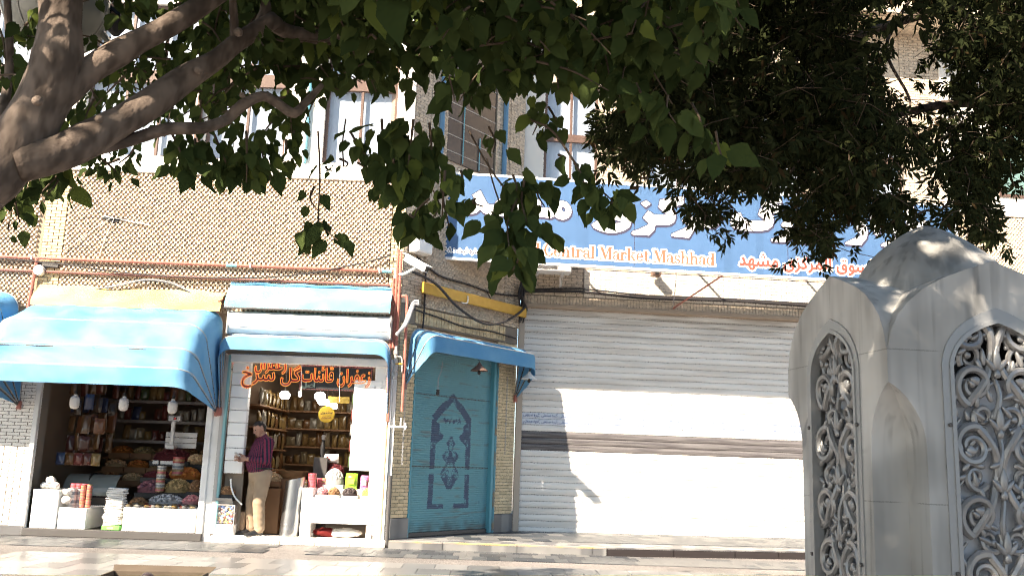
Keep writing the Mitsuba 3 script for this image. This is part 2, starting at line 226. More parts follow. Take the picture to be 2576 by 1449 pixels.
 'moshtari': '126 -20 147 -9 160 3 164 14 164 22 155 50 170 57 172 56 176 48 186 23 196 18 213 19 219 23 224 34 228 52 244 48 243 25 246 21 251 19 271 18 278 21 283 32 287 49 304 45 302 25 305 20 311 18 324 19 329 24 336 51 352 47 350 23 358 18 369 18 374 20 378 25 378 59 383 60 394 60 400 27 406 20 412 18 425 20 446 52 453 58 463 62 471 62 483 57 492 47 497 33 497 22 494 13 486 4 476 0 460 1 441 8 429 0 411 0 399 3 389 11 381 3 370 0 352 0 341 8 333 2 322 0 303 0 292 8 278 0 254 -1 242 2 233 10 222 2 209 0 193 0 181 4 173 -10 161 -22 134 -36 132 -36|451 25 455 22 472 19 478 22 479 29 471 42 465 43 458 38;343 81 344 87 349 91 355 91 361 85 360 78 355 74 347 75;332 100 333 107 338 111 344 111 349 105 348 98 343 94 336 95;320 80 321 87 326 91 332 91 338 85 336 77 331 74 324 75;238 79 243 85 250 86 256 81 257 74 254 69 245 67 239 72;213 74 215 83 220 86 229 84 232 79 230 70 225 67 216 69;8 -3 11 23 15 33 18 33 31 28 27 12 27 1 34 -10 54 -18 69 -17 88 -12 97 -6 101 2 96 6 75 15 67 22 64 29 66 43 78 60 93 70 112 72 127 66 120 51 108 54 97 52 86 43 83 37 86 29 113 16 121 7 120 -3 116 -11 98 -27 68 -36 38 -34 26 -29 16 -21',
 'sanati': '694 -17 711 -9 728 5 732 15 732 23 723 50 741 59 744 58 754 32 760 23 767 21 800 21 806 23 808 29 804 38 775 66 776 79 798 95 836 112 844 94 801 72 822 51 831 36 833 21 830 13 824 7 800 -1 765 0 752 4 745 -8 736 -18 720 -29 703 -36 701 -35;764 106 821 137 823 136 829 125 828 123 771 93;625 -15 653 -8 664 -1 644 0 631 9 628 17 628 29 636 49 645 58 656 63 665 63 675 59 686 46 692 27 691 6 683 -12 668 -26 643 -36 629 -35|650 27 654 21 660 20 670 22 666 36 662 39 656 38 652 34;549 21 551 39 557 51 566 62 561 68 576 85 590 74 607 55 614 37 612 18 605 7 595 1 574 -1 557 6|571 29 580 21 588 22 592 26 592 38 582 50 574 42;8 11 14 33 17 37 35 30 30 7 33 -2 39 -8 58 -14 90 -12 99 -8 103 -1 96 4 84 10 89 31 120 22 143 22 152 30 159 54 163 54 178 51 177 31 183 23 192 21 221 23 221 26 208 41 206 53 218 66 240 74 258 73 272 64 275 57 275 44 265 24 277 21 293 21 302 27 309 54 329 50 329 27 333 23 341 21 352 21 359 26 368 53 387 47 385 28 387 24 395 21 411 41 424 53 442 64 456 68 469 68 479 65 489 57 495 44 495 28 487 13 476 5 458 0 443 -3 403 -1 387 2 375 10 366 3 353 0 331 0 323 3 316 9 303 1 293 0 265 0 242 7 215 0 188 -1 173 4 165 10 150 1 125 -1 123 -12 113 -24 93 -33 75 -36 45 -35 23 -27 11 -13 8 -2|422 20 441 19 464 23 472 29 473 38 467 45 452 45 432 32|228 50 245 33 253 44 252 51 246 55 234 54;306 79 307 88 312 93 320 94 328 88 329 79 323 72 312 72;172 77 173 86 180 91 189 89 193 83 192 75 185 70 177 71;144 78 146 87 152 91 160 90 165 84 165 77 158 70 148 72',
 'latin': '1834 4 1825 0 1818 -2 1810 0 1799 5 1794 12 1790 20 1788 29 1789 43 1792 52 1796 59 1806 67 1814 69 1821 69 1834 63 1834 92 1823 92 1823 100 1853 100 1853 7 1861 7 1861 0 1834 0|1824 59 1819 63 1813 61 1807 52 1805 41 1805 30 1807 15 1811 8 1818 4 1822 6 1825 10 1830 26 1830 45;1765 4 1754 0 1741 0 1729 5 1723 11 1722 22 1727 32 1734 38 1741 40 1751 40 1758 38 1758 50 1761 50 1760 55 1757 59 1748 61 1740 57 1740 49 1737 45 1732 43 1726 45 1722 49 1723 55 1728 62 1736 67 1746 69 1760 68 1769 64 1776 55 1777 10 1786 5 1784 0 1771 -1|1754 31 1750 34 1745 34 1740 30 1737 25 1737 14 1740 9 1745 5 1749 5 1753 7 1758 14 1758 23;1667 100 1667 64 1675 68 1685 68 1695 65 1703 59 1706 53 1709 46 1709 7 1717 7 1717 0 1682 0 1682 7 1690 7 1690 43 1688 55 1685 58 1682 59 1678 58 1675 55 1673 43 1667 43 1667 7 1675 7 1675 0 1640 0 1640 7 1648 7 1648 92 1639 92 1639 100;1589 100 1589 64 1597 68 1607 68 1617 65 1625 59 1628 53 1631 46 1631 7 1639 7 1639 0 1604 0 1604 7 1612 7 1612 43 1610 55 1607 58 1604 59 1600 58 1597 55 1595 43 1589 43 1589 7 1597 7 1597 0 1562 0 1562 7 1570 7 1570 92 1561 92 1561 100;1522 16 1526 7 1535 5 1543 10 1545 19 1517 33 1511 42 1510 47 1510 52 1513 60 1519 65 1527 69 1540 69 1551 63 1551 68 1558 68 1558 49 1551 49 1551 53 1543 53 1540 60 1534 62 1526 59 1524 50 1527 40 1535 35 1535 37 1547 35 1556 28 1560 18 1556 7 1549 2 1540 -1 1527 -1 1514 5 1514 0 1507 0 1507 20 1514 20 1514 16;1485 4 1471 0 1458 0 1447 7 1442 14 1442 25 1445 30 1452 36 1464 40 1478 38 1478 50 1481 50 1481 53 1478 58 1473 61 1466 61 1461 58 1459 56 1460 49 1456 45 1449 44 1444 47 1443 53 1446 60 1450 64 1459 68 1470 70 1483 67 1491 62 1496 55 1497 10 1506 5 1504 0 1491 -1|1473 32 1469 34 1463 33 1457 25 1457 14 1460 9 1465 5 1469 5 1473 7 1478 14 1478 23;1357 100 1383 33 1403 92 1402 100 1437 100 1437 92 1428 92 1428 7 1437 7 1437 0 1398 0 1398 7 1407 7 1407 72 1382 0 1379 4 1378 0 1373 0 1343 76 1343 7 1354 7 1354 0 1325 0 1325 7 1336 7 1336 92 1326 92 1326 100;1278 -2 1265 1 1256 9 1256 61 1249 61 1249 64 1247 64 1256 84 1275 84 1275 68 1288 68 1288 61 1275 61 1274 9 1276 6 1278 5 1281 8 1281 14 1296 14 1296 5 1288 0;1219 0 1208 -1 1196 2 1188 12 1183 24 1181 33 1183 43 1188 55 1196 65 1208 69 1219 68 1227 65 1235 55 1240 43 1242 33 1199 33 1199 22 1202 12 1205 8 1210 4 1216 6 1222 18 1238 18 1230 5|1219 57 1213 63 1207 61 1201 52 1199 40 1224 40;1127 31 1127 7 1135 7 1135 0 1100 0 1100 7 1108 7 1108 92 1099 92 1099 100 1127 100 1127 32 1132 38 1131 40 1135 41 1151 60 1141 60 1141 68 1170 68 1170 60 1161 60 1146 42 1173 7 1180 7 1180 0 1147 0 1147 7 1153 7 1137 32 1131 25;1030 -1 1023 4 1012 0 999 0 990 3 983 9 979 20 980 25 985 32 990 36 999 40 1009 40 1016 38 1016 50 1019 50 1018 55 1015 59 1006 61 1002 60 997 56 998 50 996 46 992 44 986 44 982 47 980 52 986 62 997 68 1008 70 1021 67 1029 62 1034 52 1035 10 1041 6 1050 7 1050 60 1043 60 1043 68 1069 68 1069 62 1078 67 1086 67 1095 65 1101 60 1105 53 1106 47 1091 46 1087 48 1083 53 1083 59 1076 56 1073 47 1069 47 1069 7 1078 7 1078 0|1011 32 1007 34 1001 33 995 25 995 14 998 9 1003 5 1007 5 1011 7 1016 14 1016 23;895 100 921 33 941 92 940 100 975 100 975 92 966 92 966 7 975 7 975 0 936 0 936 7 945 7 945 72 920 0 917 4 916 0 911 0 881 76 881 7 892 7 892 0 863 0 863 7 874 7 874 92 864 92 864 100;664 0 656 -1 645 0 639 2 632 9 632 61 625 61 625 64 623 64 632 84 651 84 651 68 664 68 664 61 651 61 650 9 652 5 656 6 657 14 672 14 672 7 674 7 674 60 667 60 667 68 693 68 693 62 702 67 713 67 723 62 729 53 732 60 739 65 745 68 755 70 762 69 772 65 780 57 783 50 783 10 791 6 800 7 800 92 791 92 791 100 819 100 819 7 828 7 828 0 791 0 791 5 790 0 777 -1 771 4 760 0 750 0 740 1 735 5 729 11 727 19 728 25 733 32 738 36 747 40 757 40 764 38 764 50 767 50 767 54 763 59 756 61 747 58 745 56 747 52 745 47 739 44 733 45 729 48 712 47 707 52 707 59 702 58 698 53 697 47 693 47 693 7 702 7 702 0|760 31 756 34 751 34 746 30 743 25 743 14 746 9 751 5 755 5 759 7 764 14 764 23;569 68 569 64 580 68 590 68 600 63 605 59 608 53 611 46 611 7 619 7 619 0 584 0 584 7 592 7 592 43 590 55 587 58 584 59 580 58 577 55 575 43 569 43 569 7 577 7 577 0 542 0 542 7 550 7 550 60 543 60 543 68;517 0 506 -1 494 2 486 12 481 24 479 33 481 43 486 55 494 65 506 69 517 68 525 65 533 55 538 43 540 33 497 33 497 22 500 12 503 8 508 4 514 6 520 18 536 18 528 5|517 57 511 63 505 61 499 52 497 40 522 40;450 0 434 -1 418 4 406 18 399 36 397 49 399 63 406 81 418 95 434 101 450 100 465 90 465 100 473 100 473 82 479 66 473 65 473 61 465 61 465 65 461 65 458 77 453 85 448 91 442 94 437 94 431 91 426 85 421 77 417 55 417 38 421 22 426 14 431 8 437 5 445 6 453 14 460 30 478 30 473 18 465 8;336 4 327 0 320 -2 312 0 301 5 296 12 292 20 290 29 291 43 294 52 298 59 308 67 316 69 323 69 336 63 336 92 325 92 325 100 355 100 355 7 363 7 363 0 336 0|326 59 321 63 315 61 309 52 307 41 307 30 309 15 313 8 320 4 324 6 327 10 332 26 332 45;83 7 92 7 92 60 85 60 85 68 111 68 111 62 120 67 131 67 141 62 147 53 152 62 163 68 177 69 190 65 197 60 200 52 201 10 208 6 216 7 216 60 209 60 209 68 235 68 235 64 243 68 250 69 260 67 266 63 274 53 277 46 277 7 285 7 285 0 250 0 250 7 258 7 258 43 256 55 253 58 250 59 246 58 243 55 241 43 235 43 235 7 243 7 243 0 208 0 208 2 208 0 195 -1 189 4 178 0 168 0 158 1 153 5 147 11 145 19 146 25 151 32 156 36 165 40 175 40 182 38 182 50 185 50 185 54 181 59 174 61 165 58 163 56 165 52 163 47 157 44 151 45 147 48 130 47 125 52 125 59 120 58 116 53 115 47 111 47 111 7 120 7 120 0 83 0|178 31 174 34 169 34 164 30 161 25 161 14 164 9 169 5 173 5 177 7 182 14 182 23;36 -1 20 4 12 13 5 23 1 36 0 49 3 69 8 81 16 91 31 100 42 102 52 100 67 90 67 100 75 100 75 82 81 67 75 67 75 65 68 65 67 67 63 67 55 85 50 91 44 94 39 94 33 91 28 85 23 77 19 55 19 38 25 18 30 11 36 6 44 5 50 8 55 14 60 22 60 39 51 39 51 47 88 47 88 39 83 39 79 25 79 3 61 3 47 -1'}
BIG = '-133 590 -131 597 -124 603 -116 606 -105 608 -114 626 -100 636 -88 614 -84 610 -73 610 -70 616 -63 622 -54 626 -44 624 -38 618 -36 611 -33 610 -32 622 -24 624 -22 610 -15 610 -14 623 -6 624 -5 610 2 610 4 625 12 626 15 610 33 610 35 616 42 623 52 626 62 624 69 617 72 609 71 600 66 593 57 589 48 590 39 595 34 591 12 592 -25 592 -45 590 -56 589 -83 590 -92 593 -99 599 -106 592 -116 589 -126 589|53 614 57 614 60 610 60 605 57 604 54 607|-62 610 -54 614 -49 613 -47 610;-18 647 -12 654 -6 648 -12 642;-5 647 2 653 7 648 2 642;-11 659 -5 666 1 660 -5 654;110 583 123 594 130 591 144 588 158 589 174 592 164 593 154 596 150 601 154 608 166 616 179 622 184 620 186 614 183 610 172 611 171 607 183 602 186 593 183 583 172 575 156 570 142 569 127 572 115 577;241 640 287 650 286 633 263 628 270 620 272 609 269 599 262 593 253 591 236 590 232 589 230 580 220 569 207 569 189 569 186 571 188 575 200 580 219 590 220 592 208 603 218 617 224 614 229 610 242 610 255 611 238 625;204 631 214 637 223 631 213 623;284 602 296 617 304 610 311 608 320 610 327 619 338 623 350 619 357 611 356 600 347 592 332 591 318 594 308 591 306 584 297 569 270 570 263 571 264 575 274 580 296 591 296 594|338 609 343 608 345 603 340 603;447 612 419 610 409 611 401 617 398 624 389 625 380 615 378 604 383 595 401 589 418 590 437 591 451 594 461 602 464 613 463 622 458 626 479 632 479 647 437 635 433 623;439 639 441 648 479 659 480 650;478 605 488 620 499 612 503 598 500 584 490 573 481 572 459 572 457 574 459 577 473 583 490 595;505 575 508 577 520 582 538 592 527 604 539 617 550 607 561 605 566 610 564 617 573 625 579 614 575 601 564 591 551 588 549 580 541 573 528 572 509 573;523 635 533 642 542 637 532 629;555 572 563 579 571 573 563 566;626 609 637 623 648 616 652 604 649 590 637 575 624 575 606 575 605 578 610 581 638 595;656 643 676 658 680 639 680 623 678 607 671 596 666 598 662 609;697 610 704 619 715 613 722 602 719 592 704 580 688 575 678 576 677 578 680 581 710 595;705 636 714 643 723 637 714 630;728 647 748 659 749 637 750 623 758 627 770 633 780 624 776 609 754 601 738 604 732 617;752 588 760 595 768 589 759 582'
# ================================================================== ground and pavement
GRANITE = mat('granite', lambda p, n, uv: mix((.105, .096, .092), (.19, .178, .172), noise(p.x * 60, p.y * 60)) * (.7 + .6 * F3(p, .9)), .6, .2)
def slate(k):
    base = [(.040, .044, .051), (.068, .072, .078), (.115, .115, .116)][k]
    return paint(base, [.36, .40, .46][k], .22)
SLATE = [slate(k) for k in range(3)]
PALE = [paint(c, .27, .42) for c in ((.135, .135, .137), (.18, .178, .178), (.105, .105, .107))]
struct('ground', rbox(-90, 90, -60, 70, -.3, 0), GRANITE, label='pinkish granite paving of the square')
pv = 'pavement'; labels[pv] = {'kind': 'structure', 'label': 'bands of grey slate and pale stone tiles in front of the shops'}
_tiles = {}
def tile(x0, x1, y0, y1, m, z=0.0):
    w, d = round(x1 - x0, 3), round(y1 - y0, 3)
    if (w, d) not in _tiles: _tiles[w, d] = ply(rbox(-w / 2, w / 2, -d / 2, d / 2, .0, .012, .002))
    scene[num('pavement__tile')] = {**_tiles[w, d], 'bsdf': m, 'to_world': T().translate([(x0 + x1) / 2, (y0 + y1) / 2, z + rng.uniform(-.0012, .0012)])}
_tr = random.Random(3)
for r, (y0, y1) in enumerate(((14.28, 14.74), (14.75, 15.2), (15.21, 15.64))):
    for k in range(74):
        x = -9.0 + k * .205 + (.1 if r % 2 else 0)
        if -3.3 < x + .1 < -2.72: continue
        if x > 1.6 and r == 2 and y1 > 15.5: y1 = 15.48
        tile(x, x + .2, y0, y1, SLATE[_tr.choice((0, 0, 1, 1, 2) if x < 2.2 else (1, 2, 2))])
for r in range(4):
    y0 = 11.1 + r * .6
    for k in range(24):
        x = -6.6 + k * .44 + (.21 if r % 2 else 0)
        tile(x, x + .435, y0, y0 + .595, PALE[_tr.randrange(3)])
# raised platform in front of the set-back shutter, with a worn yellow edge
PLAT = mat('platform_stone', lambda p, n, uv: mix((.11, .11, .115), (.19, .187, .185), smoothstep(.35, .65, noise(p.x * 5.5, p.y * 4.0))) * (.85 + .3 * F3(p, 6)), .42, .4)
edge = [(-1.56, 15.53), (1.95, 15.56), (5.4, 16.12), (13.0, 17.0)]
poly = Polygon(edge + [(13.0, 20.5), (.4, 19.5), (-1.56, 16.6)])
struct('platform', prism(poly, .12), PLAT, label='low stone platform before the closed shutters')
KSHADE = mat('shaded_kerb', (.030, .024, .024), .6, .3)  # shade on the right kerb fronts, put into the stone colour
def kbox(p, q, n, z0, z1):
    m = prism(Polygon([p, q, q + n, p + n]), z1 - z0); m.apply_translation((0, 0, z0)); return [m]
OCHRE = mat('worn_ochre', lambda p, n, uv: mix((.24, .22, .20), (.36, .27, .13), smoothstep(.45, .65, F3(p, 5))), .7, .2)
for (a, b, m) in ((edge[0], edge[1], OCHRE), (edge[1], edge[2], KSHADE), (edge[2], edge[3], KSHADE)):
    a, b = np.array(a), np.array(b); d = (b - a) / np.linalg.norm(b - a); n = np.array([-d[1], d[0]]); q = 0.0; LN = np.linalg.norm(b - a)
    while q < LN - .05:
        l = min(_tr.uniform(.75, 1.25), LN - q); j = _tr.uniform(-.012, .012)
        p0, p1 = a + d * (q + .006) - n * (.05 + j), a + d * (q + l - .006) - n * (.05 + j)
        put('platform', 'kerb', prism(Polygon([p0, p1, p1 + n * .13, p0 + n * .13]), .112), KSHADE if m is KSHADE else PLAT)
        put('platform', 'kerb_edge', prism(Polygon([p0 - n * .004, p1 - n * .004, p1 + n * .08, p0 + n * .08]), .134).apply_translation((0, 0, 0)).slice_plane((0, 0, .1125), (0, 0, 1), cap=True) if False else cat(kbox(p0 - n * .004, p1 - n * .004, n * .085, .113, .135)), PLAT if m is KSHADE else m); q += l
def ptiles():
    for r in range(5):
        for k in range(30):
            u = -1.2 + k * .3 + (.15 if r % 2 else 0); c = SW.at(u, 0, .25 + r * .42)
            if poly.buffer(-.32).contains(sbox(c[0] - .02, c[1] - .02, c[0] + .02, c[1] + .02)): 
                yield c
for c in ptiles():
    if ('pt',) not in _tiles: _tiles['pt',] = ply(rbox(-.147, .147, -.205, .205, .0, .008, .002))
    scene[num('platform__tile')] = {**_tiles['pt',], 'bsdf': SLATE[_tr.choice((0, 1, 1, 2))], 'to_world': T().translate([c[0], c[1], .1205]).rotate([0, 0, 1], 5.0)}

# ================================================================== brickwork
_bk = {}
def brick_dict(L, h, d, m, c=.004):
    k = (round(L, 4), h, d, m)
    if k not in _bk: _bk[k] = ply(rbox(-L / 2, L / 2, -d / 2, d / 2, -h / 2, h / 2, c), m)
    return _bk[k]
def course(w, parent, u0, u1, v0, v1, L=.21, h=.05, j=.009, proud=(.0, .006), mats=(BRICKY,), parts=True, back=True, seed=1):
    """Laid bricks with open joints over a mortar bed; whole and cut bricks, each slightly in or out."""
    R = random.Random(seed); rows = max(1, int(round((v1 - v0) / (h + j)))); ph = (v1 - v0) / rows; lumps = []
    for r in range(rows):
        u = u0 - (L / 2 if r % 2 else 0)
        while u < u1 - .02:
            a, b = max(u, u0), min(u + L, u1)
            if b - a > .03:
                w1 = R.uniform(*proud); m = w.M() @ np.array([[1, 0, 0, (a + b) / 2], [0, 1, 0, .03 - w1], [0, 0, 1, v0 + (r + .5) * ph], [0, 0, 0, 1]], float)
                if parts: scene[num(parent + '__brick')] = placed(brick_dict(b - a - j if b - a < L else L, round(ph - j, 4), .06, R.choice(mats)), m)
                else:
                    bm = rbox(-(b - a - j) / 2, (b - a - j) / 2, -.03, .03, -(ph - j) / 2, (ph - j) / 2); bm.apply_transform(m); lumps.append(bm)
            u += L + j
    if lumps: put(parent, 'brickwork', cat(lumps), mats[0], kind='stuff', label='thin brick courses too fine to count')
    if back: put(parent, 'mortar', w.box(u0, u1, v0, v1, -.09, -.007), MORTAR)
def relief(w, parent, u0, u1, v0, v1, pu=.0785, pv_=.0452, out=.034, seed=2):
    """Panel of brick heads set alternately proud, every head turned a little, as one part."""
    nu, nv = int((u1 - u0) / pu), int((v1 - v0) / pv_); R = np.random.default_rng(seed)
    I, J = np.meshgrid(np.arange(nu), np.arange(nv)); I, J = I.ravel(), J.ravel()
    U = u0 + (I + .25 + .5 * (J % 2)) * pu; V = v0 + (J + .5) * pv_
    hw, hh = pu * .27, pv_ * .43; k = len(U); o = out * R.uniform(.8, 1.15, k); sl = .010
    hw = hw * R.uniform(.9, 1.1, k)
    P = []                       # 8 corners: back 4, front 4 (front face turned to the left)
    for (su, sv, f) in ((-1, -1, 0), (1, -1, 0), (1, 1, 0), (-1, 1, 0), (-1, -1, 1), (1, -1, 1), (1, 1, 1), (-1, 1, 1)):
        wv = np.where(f, o + (sl if su > 0 else -sl), -.002)
        P.append(np.stack([U + su * hw, -wv, V + sv * hh], 1))
    P = np.stack(P, 1).reshape(-1, 3); q = [[4, 5, 6], [4, 6, 7], [0, 4, 7], [0, 7, 3], [1, 2, 6], [1, 6, 5], [3, 7, 6], [3, 6, 2], [0, 1, 5], [0, 5, 4]]
    Fc = (np.array(q)[None] + (np.arange(k) * 8)[:, None, None]).reshape(-1, 3)
    m = trimesh.Trimesh(P, Fc, process=False); m.apply_transform(w.M())
    put(parent, 'relief_brickwork', m, BRICK, kind='stuff', label='panel of small brick heads set alternately proud')
    put(parent, 'relief_backing', w.box(u0, u1, v0, v1, -.06, 0), BACKING)
GLASS = {'type': 'thindielectric', 'int_ior': 1.5}; scene['mat_glass'] = GLASS
CURT = mat('curtain', lambda p, n, uv: mix((.36, .42, .50), (.46, .52, .60), noise(p.x * 9, p.z * .8)) , .8, .2)
def window(w, parent, u0, u1, v0, v1, transom=None, mull=0, fr=.055, dep=.16, curtain=True):
    bars = [w.box(u0, u0 + fr, v0, v1, -dep, -dep + .06, .006), w.box(u1 - fr, u1, v0, v1, -dep, -dep + .06, .006), w.box(u0 + fr, u1 - fr, v0, v0 + fr, -dep, -dep + .06, .006), w.box(u0 + fr, u1 - fr, v1 - fr, v1, -dep, -dep + .06, .006)]
    tr = [(v0 + fr, v1 - fr)]
    if transom:
        bars.append(w.box(u0 + fr, u1 - fr, transom[0], transom[1], -dep, -dep + .07, .006)); tr = [(v0 + fr, transom[0]), (transom[1], v1 - fr)]
    k = put(parent, 'window', cat(bars), BROWN)
    us = np.linspace(u0 + fr, u1 - fr, mull + 2)
    for a in us[1:-1]:
        for (p, q) in tr: put(k, 'mullion', w.box(a - .025, a + .025, p, q, -dep + .001, -dep + .055, .005), BROWN)
    for (p, q) in tr:
        for a, b in zip(us[:-1], us[1:]):
            put(k, 'pane', w.mesh(trimesh.Trimesh([[a + .02, dep - .03, p], [b - .02, dep - .03, p], [b - .02, dep - .03, q], [a + .02, dep - .03, q]], [[0, 1, 2], [0, 2, 3]], process=False)), 'mat_glass')
    if curtain:
        n = int((u1 - u0) / .035); uu = np.linspace(u0, u1, n); P = np.array([[[a, dep + .07 + .006 * math.sin(a * 38), z] for a in uu] for z in (v0, v1)]); m = grid_mesh(P, .004)
        put(k, 'curtain', w.mesh(m), CURT)
    put(k, 'sill', w.box(u0 - .05, u1 + .05, v0 - .05, v0 - .002, -.14, .06, .006), PLASTER)

# ================================================================== left building with the two open shops
LB = thing('shop_building', 'brick building on the left with two open shops and a relief brick front', 'building')
B1, B2 = (-7.5, -4.68), (-4.42, -1.67)
for (u0, u1, v0, v1) in ((-14, -7.56, 3.05, 3.75), (-7.56, -1.62, 3.08, 3.75)):
    put(LB, 'wall', LW.box(u0, u1, v0, v1, -.4, -.05), BACKING)
put(LB, 'wall', LW.box(-14, -8.62, 0, 3.05, -.4, -.01), PLASTER)
course(LW, LB, -8.62, -7.58, .13, 3.05, L=.205, h=.047, mats=(PLASTER,), parts=False, seed=5)
put(LB, 'pier', LW.box(-8.62, -7.58, 0, 3.05, -.5, -.091), MORTAR)
put(LB, 'pier', LW.box(-4.62, -4.50, 0, 3.08, -.45, .0), WHITE)
put(LB, 'pier', LW.box(-1.66, -1.60, 0, 3.05, -.45, -.02), WHITE)
put(LB, 'plinth', LW.box(-8.7, -7.5, 0, .16, -.3, .05, .01), PLAT)
relief(LW, LB, -7.42, -1.84, 3.75, 6.16, seed=3)
relief(LW, LB, -14, -7.80, 3.75, 6.16, seed=4)
course(LW, LB, -7.79, -7.43, 3.75, 6.16, L=.17, h=.047, mats=(BRICKY,), parts=False, proud=(.018, .024), seed=6)
course(LW, LB, -1.83, -1.60, 3.05, 6.16, L=.11, h=.047, mats=(BRICKY,), parts=False, proud=(.018, .024), seed=7)
put(LB, 'ledge', LW.box(-14, -1.55, 6.165, 6.44, -.3, .05, .012), PLASTER)
put(LB, 'wall', LW.box(-14, -1.6, 3.75, 6.165, -.4, -.092), BACKING)
wins = [(-9.9, -7.72), (-7.35, -5.42), (-5.22, -3.80), (-3.14, -1.86)]
ed = [-14] + [e for a in wins for e in a] + [-1.55]
for a, b in zip(ed[::2], ed[1::2]): put(LB, 'wall', LW.box(a, b, 6.44, 13.5, -.3, 0), PLASTER)
for (a, b) in wins:
    window(LW, LB, a, b, 6.47, 9.35, transom=(7.87, 8.11), mull=2 if b - a > 1.8 else 1)
    put(LB, 'spandrel', LW.box(a, b, 9.36, 13.5, -.3, -.02), PLASTER)
put(LB, 'drainpipe', tube([LW.at(-5.32, 6.45, .06), LW.at(-5.32, 13, .06)], .055, 8), BROWN, 30)
put(LB, 'drainpipe', tube([LW.at(-3.42, 6.45, .05), LW.at(-3.42, 13, .05)], .03, 8), AWNL, 30)
# rooms of the two shops
CEIL = mat('shop_ceiling', (.42, .30, .22), .7, .3)
INT = mat('shop_wall', (.26, .20, .15), .7, .2)
FLOORM = mat('shop_floor', lambda p, n, uv: mix((.22, .2, .18), (.36, .33, .3), F3(p, 3)), .4, .4)
for (u0, u1) in ((-7.9, -4.60), (-4.52, -1.66)):
    put(LB, 'shop_floor', LW.box(u0, u1, .0, .1, -4.3, -.02), FLOORM)
    put(LB, 'shop_ceiling', LW.box(u0, u1, 3.09, 3.2, -4.3, -.41), CEIL)
    put(LB, 'shop_back_wall', LW.box(u0, u1, .1, 3.09, -4.4, -4.3), INT)
    put(LB, 'shop_side_wall', LW.box(u0 - .07, u0, .1, 3.09, -4.3, -.46), INT)
    put(LB, 'shop_side_wall', LW.box(u1, u1 + .05, .1, 3.09, -4.3, -.46), INT)
put(LB, 'threshold', LW.box(-7.56, -4.62, .0, .125, -.1, .05, .01), DARK)
put(LB, 'threshold', LW.box(-4.46, -1.62, .0, .11, -.25, .10, .012), PLASTER, label='white stone threshold in worn pieces')
for k, u in enumerate(np.linspace(-4.46, -1.62, 6)[:-1]):
    put(LB, 'threshold_stone', LW.box(u + .004, u + .56, .0, .075, .101, .155 + .01 * (k % 2), .01), PLASTER)
# door posts: white and teal channels
for u0, u1, m in ((-7.57, -7.49, WHITE), (-4.72, -4.62, WHITE), (-4.50, -4.44, PIPING), (-4.44, -4.40, 'teal'), (-1.70, -1.665, WHITE)):
    mm = mat('teal_channel', (.22, .42, .44), .5, .3) if m == 'teal' else m
    put(LB, 'door_post', LW.box(u0, u1, .12, 3.06, -.06, .035, .006), mm)
put(LB, 'door_post', tube([LW.at(-1.61, .0, .07), LW.at(-1.61, 1.15, .07)], .035, 10), DARK, 30, label='dark steel pipe post at the corner')
put(LB, 'shop_lintel', LW.box(-4.40, -1.68, 2.93, 3.07, -.06, .05, .01), WHITE)
for k in range(9):                       # white tiles of the little pillar in the second shop
    v0 = 1.10 + k * .208
    put(LB, 'tile', LW.box(-4.37, -4.07, v0, v0 + .2, -.16, -.02, .008), WHITEP)
put(LB, 'tile_pillar', LW.box(-4.375, -4.075, .1, 2.98, -.2, -.161), MORTAR)
put(LB, 'jamb', LW.box(-1.97, -1.71, .11, 2.93, -.12, -.03, .006), WHITEP)

# ================================================================== slanting wall with the teal roller door
DB = thing('corner_building', 'slanting brick corner set back between the two fronts, with a teal roller door', 'building')
for (a, b, c, d) in ((-.05, .49, 0, 3.74), (2.76, DLEN + .02, 0, 3.74), (.49, 2.76, 3.35, 3.74), (-.05, DLEN + .02, 3.74, 13.5)):
    put(DB, 'wall', DW.box(a, b, c, d, -.45, -.092), BACKING)
course(DW, DB, .05, .485, .46, 3.72, L=.2, h=.05, mats=(BRICKY,), seed=11)
course(DW, DB, 2.80, DLEN - .03, .46, 3.72, L=.2, h=.05, mats=(BRICKY,), seed=12)
put(DB, 'base_stone', DW.box(.04, .49, .12, .455, -.09, .015, .008), PLAT)
put(DB, 'base_stone', DW.box(2.79, DLEN - .02, .12, .455, -.09, .015, .008), PLAT)
for k in range(38):                      # soldier course above the door
    u = .42 + k * .0685
    put(DB, 'brick', DW.box(u, u + .058, 3.76, 4.03, -.06, .004 + .004 * (k % 3), .004), BRICKY)
put(DB, 'mortar', DW.box(.05, DLEN - .02, 3.73, 4.05, -.09, -.01), MORTAR)
relief(DW, DB, .55, 2.95, 4.06, 6.9, seed=8)
course(DW, DB, .03, .54, 4.06, 13, L=.2, h=.05, mats=(BRICK,), parts=False, seed=13)
course(DW, DB, 2.96, DLEN, 4.06, 13, L=.2, h=.05, mats=(BRICK,), parts=False, seed=14)
course(DW, DB, .55, 1.02, 6.9, 13, L=.2, h=.05, mats=(BRICK,), parts=False, seed=15)
course(DW, DB, 2.5, 2.95, 6.9, 13, L=.2, h=.05, mats=(BRICK,), parts=False, seed=16)
put(DB, 'dark_cladding', DW.box(1.03, 2.49, 6.92, 13, -.09, -.03, .01), mat('dark_cladding', (.055, .042, .04), .25, .5), label='dark brown glazed strip between brick piers')
for k in range(12): put(DB, 'cladding_joint', DW.box(1.04, 2.48, 7.1 + k * .32, 7.115 + k * .32, -.03, -.02), PIPING)
for u in (.80, 2.72): put(DB, 'drainpipe', tube([DW.at(u, 6.9, .05), DW.at(u, 13, .05)], .05, 8), mat('blue_pipe', (.10, .22, .36), .5, .4), 30)
for u in (1.5, 2.0): put(DB, 'cladding_joint', tube([DW.at(u, 6.95, -.01), DW.at(u, 9.2 if u < 1.8 else 7.6, -.01)], .012, 6), AWNL)

